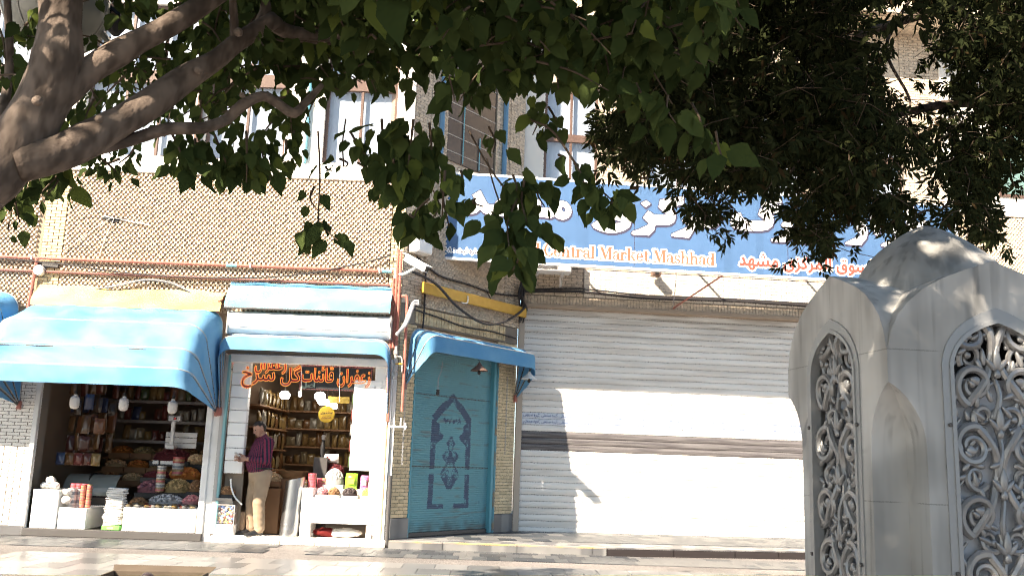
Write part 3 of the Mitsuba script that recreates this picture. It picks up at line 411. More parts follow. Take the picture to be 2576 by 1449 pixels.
# ================================================================== set-back building with the big shutter
SB = thing('market_building', 'set-back brick building behind the wide blue sign and the white shutter', 'building')
SU0, SU1, SV0, SV1 = .10, 7.3, .12, 4.50
put(SB, 'wall', SW.box(0, 9.2, SV1 + .25, 6.95, -.5, -.092), BACKING)
put(SB, 'wall', SW.box(SU1 + .2, 9.2, 0, SV1 + .25, -.5, -.092), BACKING)
BRICKLIT = mat('sunlit_brick', lambda p, n, uv: mix((.62, .56, .48), (.76, .71, .63), F3(p, 9)), .8, .2)  # lighter copy of the brick: sunlight beyond the shadow edge painted in
course(SW, SB, .02, 1.3, SV1 + .27, 5.34, L=.22, h=.055, mats=(BRICK,), seed=21); course(SW, SB, 1.309, 9.2, SV1 + .27, 5.34, L=.22, h=.055, j=.006, mats=(BRICKLIT,), seed=25)
course(SW, SB, .02, 9.2, 5.35, 6.94, L=.22, h=.055, mats=(BRICK,), parts=False, seed=22)
course(SW, SB, SU1 + .25, 9.2, .12, SV1 + .26, L=.22, h=.055, mats=(BRICKY,), parts=False, seed=23)
for k in range(110):                     # soldier course over the shutter
    put(SB, 'soldier_brick', SW.box(.1 + k * .066, .157 + k * .066, SV1 + .09, SV1 + .25, -.05, .015, .004), BRICK)
put(SB, 'mortar', SW.box(.05, SU1 + .2, SV1 + .07, SV1 + .27, -.1, -.005), MORTAR)
put(SB, 'shutter_lintel', SW.box(.05, SU1 + .1, SV1, SV1 + .085, -.1, .09, .012), mat('dusty_lintel', (.34, .27, .21), .8, .2))
put(SB, 'ledge', SW.box(0, 9.2, 6.95, 7.14, -.3, .04, .01), PLASTER)
sw = [(.42, 1.56), (2.6, 4.0), (4.7, 6.1), (6.9, 8.3)]
ed = [0] + [e for a in sw for e in a] + [9.2]
for k, (a, b) in enumerate(zip(ed[::2], ed[1::2])):
    put(SB, 'wall', SW.box(a, b, 7.14, 13.5, -.4, -.0925), PLASTER)
    if k: course(SW, SB, a, b, 7.15, 12.0, L=.22, h=.055, mats=(BRICK,), parts=False, seed=30 + k)
for (a, b) in sw:
    window(SW, SB, a, b, 7.16, 9.3, transom=(8.07, 8.24), mull=1)
    put(SB, 'spandrel', SW.box(a, b, 9.31, 13.5, -.4, -.02), BRICK)
put(SB, 'roof_cornice', SW.box(6.5, 10.6, 11.1, 11.7, -.2, .9, .02), BRICK)
# last building on the right, mostly behind the dark tree
RB = thing('end_building', 'pale plastered building at the right edge, with a relief brick band under its window', 'building')
put(RB, 'wall', SW.box(9.2, 20, 0, 13.5, -.5, -.07), PLASTER)
relief(SW, RB, 9.45, 14, 4.3, 7.02, seed=9)
put(RB, 'ledge', SW.box(9.3, 16, 7.03, 7.3, -.1, .05, .01), PLASTER)
for a in (10.5, 12.6):
    put(RB, 'window', SW.box(a, a + 1.5, 7.5, 9.2, -.069, -.03, .01), BROWN)
    for j in (0, 1): put(RB + '__window' if a < 11 else RB + '__window_001', 'pane', SW.box(a + .07 + j * .71, a + .72 + j * .71, 7.57, 9.13, -.03, -.02), mat('green_glass', (.16, .26, .24), .1, .6))
put(RB, 'pilaster', SW.box(9.2, 9.45, 0, 13.5, -.07, .05, .01), PLASTER)
# ================================================================== lettering, kept as outlines
def letters(s, sx=1.0, sy=None, dx=0.0, dy=0.0):
    sy = sx if sy is None else sy; out = []
    for p in s.split(';'):
        rs = [np.array(list(map(int, r.split())), float).reshape(-1, 2) * [sx, sy] + [dx, dy] for r in p.split('|')]
        g = Polygon(rs[0], rs[1:]).buffer(0)
        if not g.is_empty: out.append(g)
    return unary_union(out)

# ================================================================== teal roller door with its stencilled arch
UC = 1.6
def table(v, pts):
    r = mi.Float(pts[0][1])
    for (a, x), (b, y) in zip(pts[:-1], pts[1:]):
        r = dr.select(v > a, x + (y - x) * dr.clip((v - a) / max(b - a, 1e-4), 0, 1), r)
    return r
OUTER = [(.58, .57), (.9, .56), (2.19, .55), (2.30, .44), (2.42, .30), (2.52, .12), (2.60, .05), (2.62, .0)]
INNER = [(.58, .44), (1.70, .42), (1.80, .25), (1.86, .22), (1.93, .33), (2.06, .34), (2.10, .43), (2.2, .33), (2.30, .22), (2.34, .15), (2.47, .0)]
def stencil(p, n, uv):
    u = (p.x - float(DW.p[0])) * float(DW.d[0]) + (p.y - float(DW.p[1])) * float(DW.d[1]); v = p.z
    jag = .012 * (noise(u * 30, v * 40) - .5)
    a = dr.abs(u - UC) + jag
    o, i = table(v, OUTER), table(v, INNER)
    arch = (a < o) & (a > i) & (v > .59) & (v < 2.62) & ~((v > 1.18) & (v < 1.27))
    bar = (v > .585) & (v < .665) & (a > .14) & (a < .57)
    f = fbm(a * 11, v * 8.5, 3.0)
    w = .05 + .20 * dr.exp(-dr.square((v - 1.17) / .17)) + .17 * dr.exp(-dr.square((v - 1.5) / .10)) + .07 * dr.exp(-dr.square((v - 1.73) / .05))
    flower = (a < w) & (v > .92) & (v < 1.85) & ((f > .47) | ((f > .33) & (f < .40)))
    word = (a < .27) & (dr.abs(v - 2.13 - .02 * dr.sin(u * 60)) < .035) & (noise(u * 26, v * 22) > .42)
    k = dr.select(arch | bar | flower | word, 1.0, 0.0) * smoothstep(.12, .4, fbm(u * 14, v * 14, 1.0))
    base = mix((.115, .275, .325), (.155, .35, .40), F3(p, 1.6))
    base = mix(base, (.16, .16, .15), .55 * smoothstep(.62, .78, fbm(u * 2.2, v * 22)))
    base = mix(base, (.09, .085, .075), .7 * smoothstep(.35, .13, v - .12) * noise(u * 9, v * 9))
    return mix(base, (.052, .065, .135), .85 * k)
TEALD = mat('teal_door', stencil, .5, .35)
def slats(w, u0, u1, v0, v1, pitch, depth, back, prof=((0, 0), (.12, .55), (.35, .95), (.6, 1), (.85, .7), (1, .08))):
    n = int(round((v1 - v0) / pitch)); ph = (v1 - v0) / n; P = []
    for k in range(n):
        for t, d in prof: P.append((v0 + (k + t) * ph, d * depth - back))
    G = np.array([[w.at(u0, v, d), w.at(u1, v, d)] for v, d in P]); return grid_mesh(G)
DR = thing('roller_door', 'teal corrugated roller door with a stencilled dark blue arch and flower', 'roller shutter')
put(DR, 'slats', slats(DW, .50, 2.745, .2, 3.35, .0385, .018, .082), TEALD, 35, kind='stuff', label='narrow teal slats with a stencilled arch')
put(DR, 'bottom_bar', DW.box(.50, 2.745, .13, .20, -.085, -.045, .006), DARK)
put(DR, 'backing', DW.box(.49, 2.76, .125, 3.36, -.14, -.088), DARK)
TE = mat('teal_steel', (.085, .27, .34), .5, .35)
put(DR, 'guide_rail', DW.box(2.70, 2.775, .125, 3.36, -.088, .02, .006), TE); put(DR, 'guide_rail', DW.box(.465, .505, .125, 3.36, -.088, .012, .006), TE)
put(DR, 'guide_rail', DW.box(2.78, 2.83, .125, 3.36, -.05, .03, .006), mat('blue_rust', lambda p, n, uv: mix((.08, .22, .28), (.20, .16, .11), smoothstep(.45, .7, F3(p, 4))), .6, .3))
for k in (1.3, 2.55): put(DR, 'stiffening_bar', DW.box(.51, 2.70, k, k + .012, -.066, -.058), DARK)

# ================================================================== wide white roller shutter
SH = thing('roller_shutter', 'very wide closed white roller shutter with a dark band across it', 'roller shutter')
NS = 35; sp = (SV1 - SV0 - .09) / NS
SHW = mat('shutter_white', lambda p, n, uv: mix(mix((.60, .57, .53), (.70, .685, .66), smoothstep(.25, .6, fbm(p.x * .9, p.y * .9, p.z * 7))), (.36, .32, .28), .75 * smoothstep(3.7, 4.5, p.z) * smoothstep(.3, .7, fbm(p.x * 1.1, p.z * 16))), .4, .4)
SHD = mat('shutter_dark', lambda p, n, uv: mix((.085, .077, .08), (.155, .145, .146), smoothstep(.3, .7, fbm(p.x * 2.2, p.y * 2.2, p.z * 34))), .35, .45)
SHP = mat('shutter_pale_blue', (.56, .60, .66), .4, .4)
sprof = ((.02, -.2), (.05, .35), (.16, .75), (.4, 1), (.65, .95), (.86, .7), (.95, .3), (.98, -.2))
text = letters(TXT['sanati'], .00039, .00052)
BLUEP = mat('blue_print', (.05, .09, .26), .5, .3)
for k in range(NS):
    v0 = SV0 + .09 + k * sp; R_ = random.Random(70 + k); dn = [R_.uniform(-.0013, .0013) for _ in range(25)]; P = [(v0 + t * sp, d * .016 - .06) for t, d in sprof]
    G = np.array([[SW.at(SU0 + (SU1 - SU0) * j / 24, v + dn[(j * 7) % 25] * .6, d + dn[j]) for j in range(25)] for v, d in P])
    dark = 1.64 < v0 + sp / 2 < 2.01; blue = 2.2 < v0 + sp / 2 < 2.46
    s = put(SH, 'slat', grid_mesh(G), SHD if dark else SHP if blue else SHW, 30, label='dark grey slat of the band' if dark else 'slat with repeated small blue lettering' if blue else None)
    if blue:
        from shapely import affinity
        many = unary_union([affinity.translate(text, SU0 + .05 + j * .362, v0 + sp * .36) for j in range(19)] + [sbox(SU0 + .05 + j * .362 - .04, v0 + sp * .24, SU0 + .05 + j * .362 - .02, v0 + sp * .31) for j in range(19)])
        put(s, 'lettering', on_wall(SW, many, -.0440, -.0425), BLUEP)
put(SH, 'bottom_rail', SW.box(SU0, SU1, SV0 + .005, SV0 + .09, -.075, -.03, .008), WHITE)
put(SH, 'backing', SW.box(SU0 - .05, SU1 + .05, SV0, SV1 + .02, -.2, -.082), DARK)
put(SH, 'guide_rail', SW.box(SU0 - .10, SU0 + .02, SV0, SV1, -.08, .03, .01), mat('dusty_rail', (.42, .36, .30), .6, .3))
put(SH, 'guide_rail', SW.box(SU1 - .02, SU1 + .1, SV0, SV1, -.08, .03, .01), WHITE)
put(SH, 'handle', SW.box(3.18, 3.32, SV0 + .12, SV0 + .145, -.05, -.025, .004), PIPING)

# ================================================================== the wide blue shop sign
SGN = thing('shop_sign', 'very wide blue sign lettered in white Persian and red English and Arabic', 'sign')
SBL = mat('sign_blue', lambda p, n, uv: mix((.070, .140, .275), (.085, .163, .31), F3(p, .8)) * (1 - .10 * smoothstep(.58, .7, noise(p.x * 6, .3))), .45, .3)
su0, su1, sv0, sv1 = -1.83, 8.30, 5.03, 6.67
put(SGN, 'panel', SG.box(su0, su1, sv0, sv1, -.07, 0), SBL)
for (a, b, c, d) in ((su0, su1, sv1 - .035, sv1 + .012), (su0, su1, sv0 - .012, sv0 + .035)): put(SGN, 'edge_strip', SG.box(a, b, c, d, -.072, .006, .003), WHITEP)
put(SGN, 'edge_strip', SG.box(su0 - .012, su0 + .025, sv0 + .036, sv1 - .036, -.072, .006, .003), WHITEP); put(SGN, 'edge_strip', SG.box(su1 - .02, su1 + .012, sv0 + .036, sv1 - .036, -.072, .006, .003), WHITEP)
LET, LRED, LPALE, LDK = mat('letter_white', (.8, .8, .8), .5, .3), mat('letter_red', (.34, .085, .062), .5, .3), mat('letter_orange', (.38, .135, .082), .5, .3), mat('letter_shadow', (.055, .052, .09), .5, .3)
for g in getattr(letters(BIG, .01), 'geoms', []):
    put(SGN, 'letter', on_wall(SG, g, .0045, .007), LET)
    from shapely import affinity
    put(SGN, 'letter_shadow', on_wall(SG, unary_union([g.buffer(.016), affinity.translate(g.buffer(.016), .012, -.026)]), .001, .003), LDK)
for key, sx, sy, dx, dy, m, lab in (('latin', .00222, .00238, -.66, 5.185, LPALE, 'orange red English lettering with white outline'), ('arab', .00175, .0021, 3.93, 5.215, LRED, 'red Arabic lettering with white outline')):
    g = letters(TXT[key], sx, sy, dx, dy)
    put(SGN, 'lettering', on_wall(SG, g, .0045, .0065), m, label=lab); put(SGN, 'lettering_outline', on_wall(SG, g.buffer(.032), .001, .003), LET)
g = letters(TXT['reg'], .00069, .00082, -1.65, 5.155)
put(SGN, 'lettering', on_wall(SG, g, .0045, .006), LDK, label='small dark registration number'); put(SGN, 'lettering_outline', on_wall(SG, g.buffer(.016), .001, .003), LET)
for u in (1.92, 4.9): put(SGN, 'panel_joint', SG.box(u, u + .012, sv0 + .04, sv1 - .04, .0005, .0015), LDK)
for u in (-1.2, 1.0, 3.6, 5.9, 8.0): put(SGN, 'bracket', tube([SG.at(u, 5.5, -.07), SW.at(u, 5.5, 0)], .025, 6), DARK)
for u, du in ((3.65, -.5), (6.75, .3)): put(SGN, 'stay_rod', tube([SG.at(u, sv0, -.03), SW.at(u + du, SV1 + .12, .05)], .016, 6), RUSTY)
for u, du in ((2.75, .4), (6.2, .35)): put(SGN, 'stay_wire', tube(cable(SG.at(u, sv0, -.05), SW.at(u + du, SV1 + .14, .04), .05), .008, 5), GREYC)

# ================================================================== blue awnings of the hooped kind
def dutch(key, w, u0, u1, zp, R, thetas, val, rc=.28, arm=14, seed=1, m=AWN, sag=.965, flare=0.0):
    rr = np.random.default_rng(seed)
    def hoop(th, k=1.0, drop=0.0):
        a = math.radians(th); Rk = R * k; P = []
        for s in np.linspace(.06, 1, arm, endpoint=False): P.append((u0, s * (Rk - rc)))
        for t in np.linspace(0, math.pi / 2, 7): P.append((u0 + rc * (1 - math.cos(t)), Rk - rc + rc * math.sin(t)))
        for t in np.linspace(0, 1, 34)[1:-1]: P.append((u0 + rc + (u1 - u0 - 2 * rc) * t, Rk))
        for t in np.linspace(math.pi / 2, 0, 7): P.append((u1 - rc * (1 - math.cos(t)), Rk - rc + rc * math.sin(t)))
        for s in np.linspace(1, .06, arm + 1)[1:]: P.append((u1, s * (Rk - rc)))
        return np.array([w.at(u, zp + s * math.sin(a) - drop * min(1, s / (Rk - rc) * 1.0) , .02 + s * math.cos(a)) for u, s in P])
    rows, ribs = [], []
    for i, th in enumerate(thetas):
        H = hoop(th); ribs.append(H); rows.append(H)
        if i + 1 < len(thetas):
            for f in (.125, .25, .375, .5, .625, .75, .875):
                H2 = hoop(th + (thetas[i + 1] - th) * f, 1 - (1 - sag) * 4 * f * (1 - f)); wr = (meshkit.fbm(np.stack([H2[:, 0] * 2.2 + H2[:, 2] * 2.5, H2[:, 1] * 2.5, H2[:, 2] * 4.5 + seed], 1), 3, seed) - .5) * .11 + .02 * np.sin(H2[:, 0] * 9 + 14 * H2[:, 2])
                H2 += np.outer(wr * 4 * f * (1 - f), w.n + [0, 0, .6]); rows.append(H2)
    put(key, 'fabric', grid_mesh(rows, .006), m, True)
    L = hoop(thetas[-1]); vr = [L + w.n * .004]
    for f in (.33, .66, 1.0):
        wob = (np.sin(np.arange(len(L)) * .37 + rr.uniform(0, 6)) * .012 + np.sin(np.arange(len(L)) * .9) * .008) * f
        vr.append(hoop(thetas[-1], 1.0, val * f) + np.outer(wob, w.n) + w.n * (.004 + .02 * f))
    put(key, 'valance', grid_mesh(vr, .005), m, True)
    for H in ribs:
        up = np.array([0, 0, .008]) + w.n * .004
        put(key, 'rib', tube(H + up, .0095, 6), PIPING, True); put(key, 'frame_hoop', tube(H - up * 1.8 - [0, 0, .012], .013, 6), DARK, True)
    put(key, 'pivot', w.mesh(rbox(u0 - .03, u0 + .03, -.06, 0, zp - .07, zp + .07, .006)), RUSTY); put(key, 'pivot', w.mesh(rbox(u1 - .03, u1 + .03, -.06, 0, zp - .07, zp + .07, .006)), RUSTY)
A1 = thing('awning', 'large bright blue hooped awning over the leftmost open shop', 'awning'); dutch(A1, LW, -7.82, -4.56, 2.09, 1.70, (86, 50, 31, 19), .27, seed=4)
A2 = thing('awning', 'blue awning folded up over the shop with the glowing signs', 'awning'); dutch(A2, LW, -4.50, -1.72, 2.10, 1.28, (88, 80, 71), .215, rc=.2, seed=5)
A3 = thing('awning', 'small blue awning hanging over the teal roller door', 'awning'); dutch(A3, DW, .20, 3.38, 2.66, .98, (84, 72, 58), .27, rc=.2, seed=6)
A0 = thing('awning', 'blue awning cut off by the left edge of the picture', 'awning'); dutch(A0, LW, -11.2, -8.0, 2.5, 1.45, (86, 60, 40, 26), .27, seed=7)
# flat sheets above the awnings
def sheet(key, name, w, u0, u1, top, bot, m, wav=.02, seed=1, nu=40, nv=9, edge=0.0):
    R = np.random.default_rng(seed); P = np.zeros((nv, nu, 3)); a, b = R.uniform(0, 6, 2)
    for j in range(nv):
        t = j / (nv - 1)
        for i in range(nu):
            u = u0 + (u1 - u0) * i / (nu - 1); s = math.sin(u * 3.1 + a) * .6 + math.sin(u * 7.3 + b) * .4
            v = top[0] + (bot[0] - top[0]) * t + edge * s * (1 - t) ; q = top[1] + (bot[1] - top[1]) * t + wav * math.sin(u * 5 + 4 * t + a) * math.sin(math.pi * t) + .06 * math.sin(math.pi * t)
            P[j, i] = w.at(u, v, q)
    return put(key, name, grid_mesh(P[:, ::-1], .006), m, True)
TP = thing('tarpaulin', 'pale sun-bleached blue tarpaulin sheet above the folded awning', 'tarpaulin'); sheet(TP, None, LW, -4.50, -1.74, (4.25, .06), (3.80, .36), AWNL, seed=8)
put(TP, 'rolled_edge', tube(LW.pts([(u, 4.265 + .012 * math.sin(u * 9), .06) for u in np.linspace(-4.5, -1.76, 30)]), .028, 8), AWN, True)
put(TP, 'front_bar', tube(LW.pts([(u, 3.80, .355) for u in (-4.5, -1.76)]), .018, 8), DARK)
YT = thing('tarpaulin', 'yellow tarpaulin strip sagging above the large blue awning', 'tarpaulin'); sheet(YT, None, LW, -7.72, -4.58, (4.11, .05), (3.74, .30), YTARP, seed=9, wav=.03, edge=.035)
put(YT, 'front_bar', tube(LW.pts([(-4.62, 3.72, .28), (-4.58, 4.0, .1), (-4.6, 3.9, .33)]), .016, 6), RUSTY)
# roller housing between tarpaulin and awning
RH = thing('shutter_housing', 'long white roller shutter housing above the folded blue awning', 'shutter box')
prof = [(0, 3.775), (.20, 3.77), (.29, 3.735), (.335, 3.68), (.348, 3.63), (.344, 3.60), (.332, 3.595), (.338, 3.58), (.30, 3.50), (.282, 3.495), (.287, 3.48), (.245, 3.42), (.19, 3.385), (0, 3.38)]
G = np.array([[LW.at(-4.43, v, q), LW.at(-1.73, v, q)] for q, v in prof]); put(RH, 'cover', grid_mesh(G), WHITE, 25)
for u in (-4.445, -1.735): put(RH, 'end_plate', on_wall(Wall((u, YL), 0), sbox(0, 3.38, .02, 3.775), 0, .325), PIPING)

# ================================================================== pipes, cables, meters
def pipe(name, lab, P, r=.028, m=RUSTY, cat_='pipe', group=None, n=8):
    return single(name, lab, cat_, tube(np.asarray(P), r, n), m, 40, group)
pp = pipe('gas_pipe', 'upper of the two long red pipes running along the brick front', LW.pts([(-14, 4.57, .09), (-1.75, 4.57, .09)]))
for u in (-12, -7.9, -4.2, -2.0): put(pp, 'clamp', LW.box(u, u + .03, 4.53, 4.61, 0, .125, .004), PIPING)
put(pp, 'blue_sleeve', tube(LW.pts([(-4.60, 4.57, .09), (-4.42, 4.57, .09)]), .031, 8), AWNL, 40); put(pp, 'blue_sleeve', tube(LW.pts([(-1.95, 4.57, .09), (-1.78, 4.57, .09)]), .031, 8), AWNL, 40)
pp = pipe('gas_pipe', 'lower of the two long red pipes running along the brick front', LW.pts([(-14, 4.36, .07), (-1.80, 4.33, .07)]), .024, mat('dull_red_pipe', (.22, .10, .085), .6, .3))
for k, (u, z0, z1) in enumerate(((-1.735, 2.5, 4.45), (-1.68, 3.25, 4.95), (-1.625, 2.9, 4.9))):
    pipe('gas_pipe', ('leftmost', 'tallest and middle', 'rightmost')[k] + ' of three upright red gas pipes bunched at the corner', LW.pts([(u, z0, .13 + .02 * k), (u, z1, .13 + .02 * k)]), .024, group='upright red gas pipes at the corner')
pipe('gas_pipe', 'red pipe with a bend beside the white conduits at the corner', curve(LW.pts([(-1.60, 4.13, .14), (-1.53, 4.14, .16), (-1.485, 4.08, .16), (-1.48, 3.7, .16), (-1.47, 2.95, .16), (-1.47, 2.2, .16)]), 30), .024)
pipe('gas_pipe', 'upright red pipe at the far left beside the yellow tarpaulin', LW.pts([(-7.84, 3.7, .10), (-7.80, 4.57, .10)]), .03)
for k in (0, 1): pipe('conduit', ('upper', 'lower')[k] + ' grey flexible conduit curving down beside the corner pipes', curve(LW.pts([(-1.28, 4.05 - .05 * k, .2), (-1.36, 4.04 - .04 * k, .2), (-1.42 + .03 * k, 3.9, .22), (-1.50 + .03 * k, 3.65, .24), (-1.62, 3.45 + .02 * k, .26)]), 24), .026, GREYC, 'conduit', 'grey flexible conduits at the corner')
GV = thing('gas_valve', 'dusty gas valve and regulator on the red pipes at the corner', 'valve')
put(GV, 'body', tube(LW.pts([(-1.62, 3.28, .2), (-1.62, 2.72, .2)]), [.022, .022], 8), PIPING, 40)
for z, r in ((3.2, .04), (3.05, .045), (2.9, .036), (2.78, .04)): put(GV, 'fitting', tube(LW.pts([(-1.62, z, .2), (-1.62, z - .06, .2)]), r, 10), PIPING, 30)
put(GV, 'lever', LW.box(-1.62, -1.50, 2.97, 2.995, .2, .225, .004), YBEAM); put(GV, 'side_pipe', curve_t := tube(curve(LW.pts([(-1.62, 3.1, .2), (-1.52, 3.08, .2), (-1.5, 2.85, .2)]), 14), .014, 6), PIPING, True)
for (uu, vv) in ((-1.55, 1.95),):
    WBk = thing('pipe_bracket', 'white painted pipe bracket on the corner post below the valve', 'bracket')
    put(WBk, 'arm', LW.box(-1.66, -1.38, 1.93, 1.965, .04, .10, .006), WHITEP); put(WBk, 'prong', LW.box(-1.50, -1.475, 1.965, 2.1, .05, .09, .005), WHITEP); put(WBk, 'prong', LW.box(-1.42, -1.395, 1.90, 2.02, .05, .09, .005), WHITEP)
JB = thing('junction_box', 'round pale junction box where the red pipes cross at the left', 'junction box'); put(JB, 'lid', LW.mesh(moved(lathe([(0, 0), (.085, .004), (.09, .03), (.09, .09), (0, .09)], 20), (0, 0, 0)).apply_transform(trimesh.transformations.rotation_matrix(-math.pi / 2, [1, 0, 0])).apply_translation((-7.74, -.14, 4.36))), WHITE, 30)
put(JB, 'mounting', LW.box(-7.80, -7.45, 4.42, 4.5, 0, .06, .005), DARK)
def wire(lab, P, r=.012, m=RUBBER, n=30, group=None): return single('cable', lab, 'cable', tube(curve(P, n), r, 6), m, True, group)
wire('long black cable drooping across the brick front below the upper red pipe', LW.pts([(-10, 4.62, .05), (-7.6, 4.49, .13), (-6.2, 4.36, .12), (-4.8, 4.33, .14), (-3.5, 4.42, .14), (-2.4, 4.66, .12), (-1.8, 4.85, .1)]), .012, n=40)
for k in range(3): wire(('dark', 'lower grey', 'upper grey')[k] + ' cable looping above the yellow tarpaulin', LW.pts([(-7.0 + .1 * k, 4.05, .08), (-6.4, 4.12 + .02 * k, .1), (-5.95, 4.24 + .015 * k, .1), (-5.5, 4.2 + .02 * k, .1), (-5.0, 4.02 + .01 * k, .12), (-4.55, 4.05, .12)]), .007, GREYC if k else RUBBER, group='cables looping above the yellow tarpaulin')
wire('thin pale wire hanging in two strands from the dark bracket on the brick panel', LW.pts([(-7.38, 4.72, .05), (-7.05, 5.0, .06), (-6.62, 5.33, .07), (-6.7, 5.0, .06), (-6.78, 4.65, .06)]), .006, mat('pale_wire', (.6, .55, .46), .6, .3))
BRK = thing('wall_bracket', 'dark metal bracket stub high on the left brick panel', 'bracket'); put(BRK, 'bar', LW.box(-6.8, -6.45, 5.30, 5.335, .02, .07, .005), BLACK); put(BRK, 'rod', tube(LW.pts([(-6.8, 5.36, .06), (-5.95, 5.22, .07)]), .008, 6), WHITEP); put(BRK, 'plate', LW.box(-6.65, -6.52, 5.26, 5.299, .02, .05, .004), RUBBER)
wire('thick black cable sagging in front of the yellow beam', [LW.at(-1.45, 4.55, .35), DW.at(.55, 4.45, .3), DW.at(1.1, 4.12, .36), DW.at(1.8, 3.92, .4), DW.at(2.4, 4.02, .4), DW.at(3.0, 4.28, .32), DW.at(3.4, 4.5, .2)], .024, n=40)
wire('dark cable running under the blue sign across the slanting brick wall', DW.pts([(.3, 4.9, .06), (.9, 4.68, .07), (1.7, 4.66, .06), (2.4, 4.62, .07), (3.0, 4.66, .06), (3.5, 4.72, .06)]), .02)
wire('dark cable clipped to the soldier bricks above the teal door', DW.pts([(.25, 3.98, .05), (.9, 3.93, .05), (1.7, 3.86, .04), (2.5, 3.88, .04), (3.3, 3.84, .05)]), .016)
wire('dark upright cable beside the corner pilaster', DW.pts([(.56, 4.7, .05), (.57, 4.2, .05), (.55, 3.75, .06), (.52, 3.55, .06)]), .018)
wire('thin dark cable hanging down to the yellow beam', DW.pts([(2.3, 4.62, .06), (2.5, 4.45, .07), (2.75, 4.40, .08)]), .009)
for k in range(3): wire(('thick lowest', 'thin middle', 'thin topmost')[k] + ' black cable along the top of the white shutter', SW.pts([(.0, 4.80 + .02 * k, .07), (1.2, 4.86 + .03 * k - .02 * (k % 2), .08), (2.6, 4.80 + .03 * k, .07), (4.4, 4.84 + .02 * k, .07), (7.2, 4.80 + .03 * k, .07)]), .018 if k else .026, group='black cables along the top of the white shutter')
BUN = thing('cable_bundle', 'coil of black cables at the end of the yellow beam', 'cable bundle')
for k in range(7):
    R_ = random.Random(40 + k); put(BUN, 'strand', tube(curve([DW.at(3.40 + R_.uniform(-.06, .06), 4.95 + R_.uniform(-.1, .1), .12), DW.at(3.30 + R_.uniform(-.08, .1), 4.7, .16 + R_.uniform(-.05, .05)), DW.at(3.42 + R_.uniform(-.1, .06), 4.45, .15 + R_.uniform(-.04, .06)), DW.at(3.36 + R_.uniform(-.08, .08), 4.2 + R_.uniform(-.05, .1), .12)], 20), .018, 6), RUBBER, True)
YB = thing('beam', 'yellow painted steel beam across the slanting brick wall', 'beam'); put(YB, None, DW.box(.36, 3.44, 4.27, 4.46, .14, .2, .008), YBEAM)
for u in (.5, 3.2): put(YB, 'bracket', DW.box(u, u + .05, 4.33, 4.38, 0, .139, .004), YBEAM)
put(YB, 'hook', tube(curve(DW.pts([(1.55, 4.40, .215), (1.54, 4.28, .23), (1.45, 4.25, .23), (1.38, 4.25, .22)]), 14), .012, 6), WHITEP, True)
CH = thing('chain', 'long grey chain hanging at the left of the teal door', 'chain')
def chain(key, w, u, v0, v1, q):
    n = int((v1 - v0) / .035); L = tube([(math.cos(a) * .010, 0, math.sin(a) * .022) for a in np.linspace(0, 2 * math.pi, 10)[:-1]], .004, 5, closed=True); out = []
    for k in range(n):
        m = L.copy(); m.apply_transform(trimesh.transformations.rotation_matrix((k % 2) * math.pi / 2, [0, 0, 1])); m.apply_translation(w.at(u, v0 + k * .035, q)); out.append(m)
    put(key, 'links', cat(out), GREYC, kind='stuff')
chain(CH, DW, .20, 1.35, 2.75, .06); CH2 = thing('chain', 'long grey chain hanging at the right of the teal door', 'chain'); chain(CH2, DW, 3.06, 1.6, 3.1, .06)
# camera, meter box, air conditioner, lamps
CC = thing('security_camera', 'white bullet security camera on an arm at the building corner', 'camera')
a, b = LW.at(-1.52, 4.76, .35), LW.at(-1.14, 4.52, .62); d = (b - a) / np.linalg.norm(b - a)
def obox(a, b, hw, hh, c=.01):
    d = (b - a); L = np.linalg.norm(d); d = d / L; s = np.cross(d, [0, 0, 1]); s /= np.linalg.norm(s); n = np.cross(s, d); m = rbox(0, L, -hw, hw, -hh, hh, c); M = np.eye(4); M[:3, 0], M[:3, 1], M[:3, 2], M[:3, 3] = d, s, n, a; m.apply_transform(M); return m
put(CC, 'housing', obox(a, b, .065, .06, .02), WHITEP, 30); put(CC, 'sun_shield', obox(a - d * .03 + [0, 0, .068], b + d * .06 + [0, 0, .068], .075, .006, .002), WHITEP); put(CC, 'lens', obox(b + d * .001, b + d * .01, .04, .04, .004), BLACK)
put(CC, 'arm', tube(curve([LW.at(-1.66, 4.52, .1), LW.at(-1.55, 4.50, .28), LW.at(-1.42, 4.54, .40), (a + b) / 2 - [0, 0, .06]], 16), .026, 8), WHITEP, True); put(CC, 'mounting_plate', LW.box(-1.74, -1.60, 4.44, 4.60, .05, .1, .006), WHITEP)
MB_ = thing('meter_box', 'white meter box on the corner behind the hanging leaves', 'box'); put(MB_, 'case', DW.box(.12, .50, 4.95, 5.40, .02, .24, .015), WHITE); put(MB_, 'lid', DW.box(.14, .48, 4.98, 5.37, .241, .25, .005), WHITEP)
AC = thing('air_conditioner', 'white air conditioner unit half hidden behind the blue sign', 'air conditioner')
put(AC, 'case', SW.box(.12, .98, 5.17, 5.75, .12, .42, .02), WHITE); put(AC, 'fan_grille', cat([SW.mesh(tube([(.45 + r * math.cos(t), -.425, 5.46 + r * math.sin(t)) for t in np.linspace(0, 2 * math.pi, 28)[:-1]], .004, 5, closed=True)) for r in np.linspace(.05, .24, 8)]), GREYC); put(AC, 'fan', SW.box(.22, .70, 5.22, 5.70, .405, .421, .005), DARK)
for u in (.3, .8): put(AC, 'bracket', cat([SW.box(u, u + .03, 5.12, 5.168, 0, .4, .004), SW.box(u + .001, u + .029, 4.9, 5.12, .001, .03, .003)]), WHITE)
put(AC, 'bracket_brace', tube(SW.pts([(.82, 4.92, .03), (.82, 5.13, .35)]), .01, 6), WHITE)
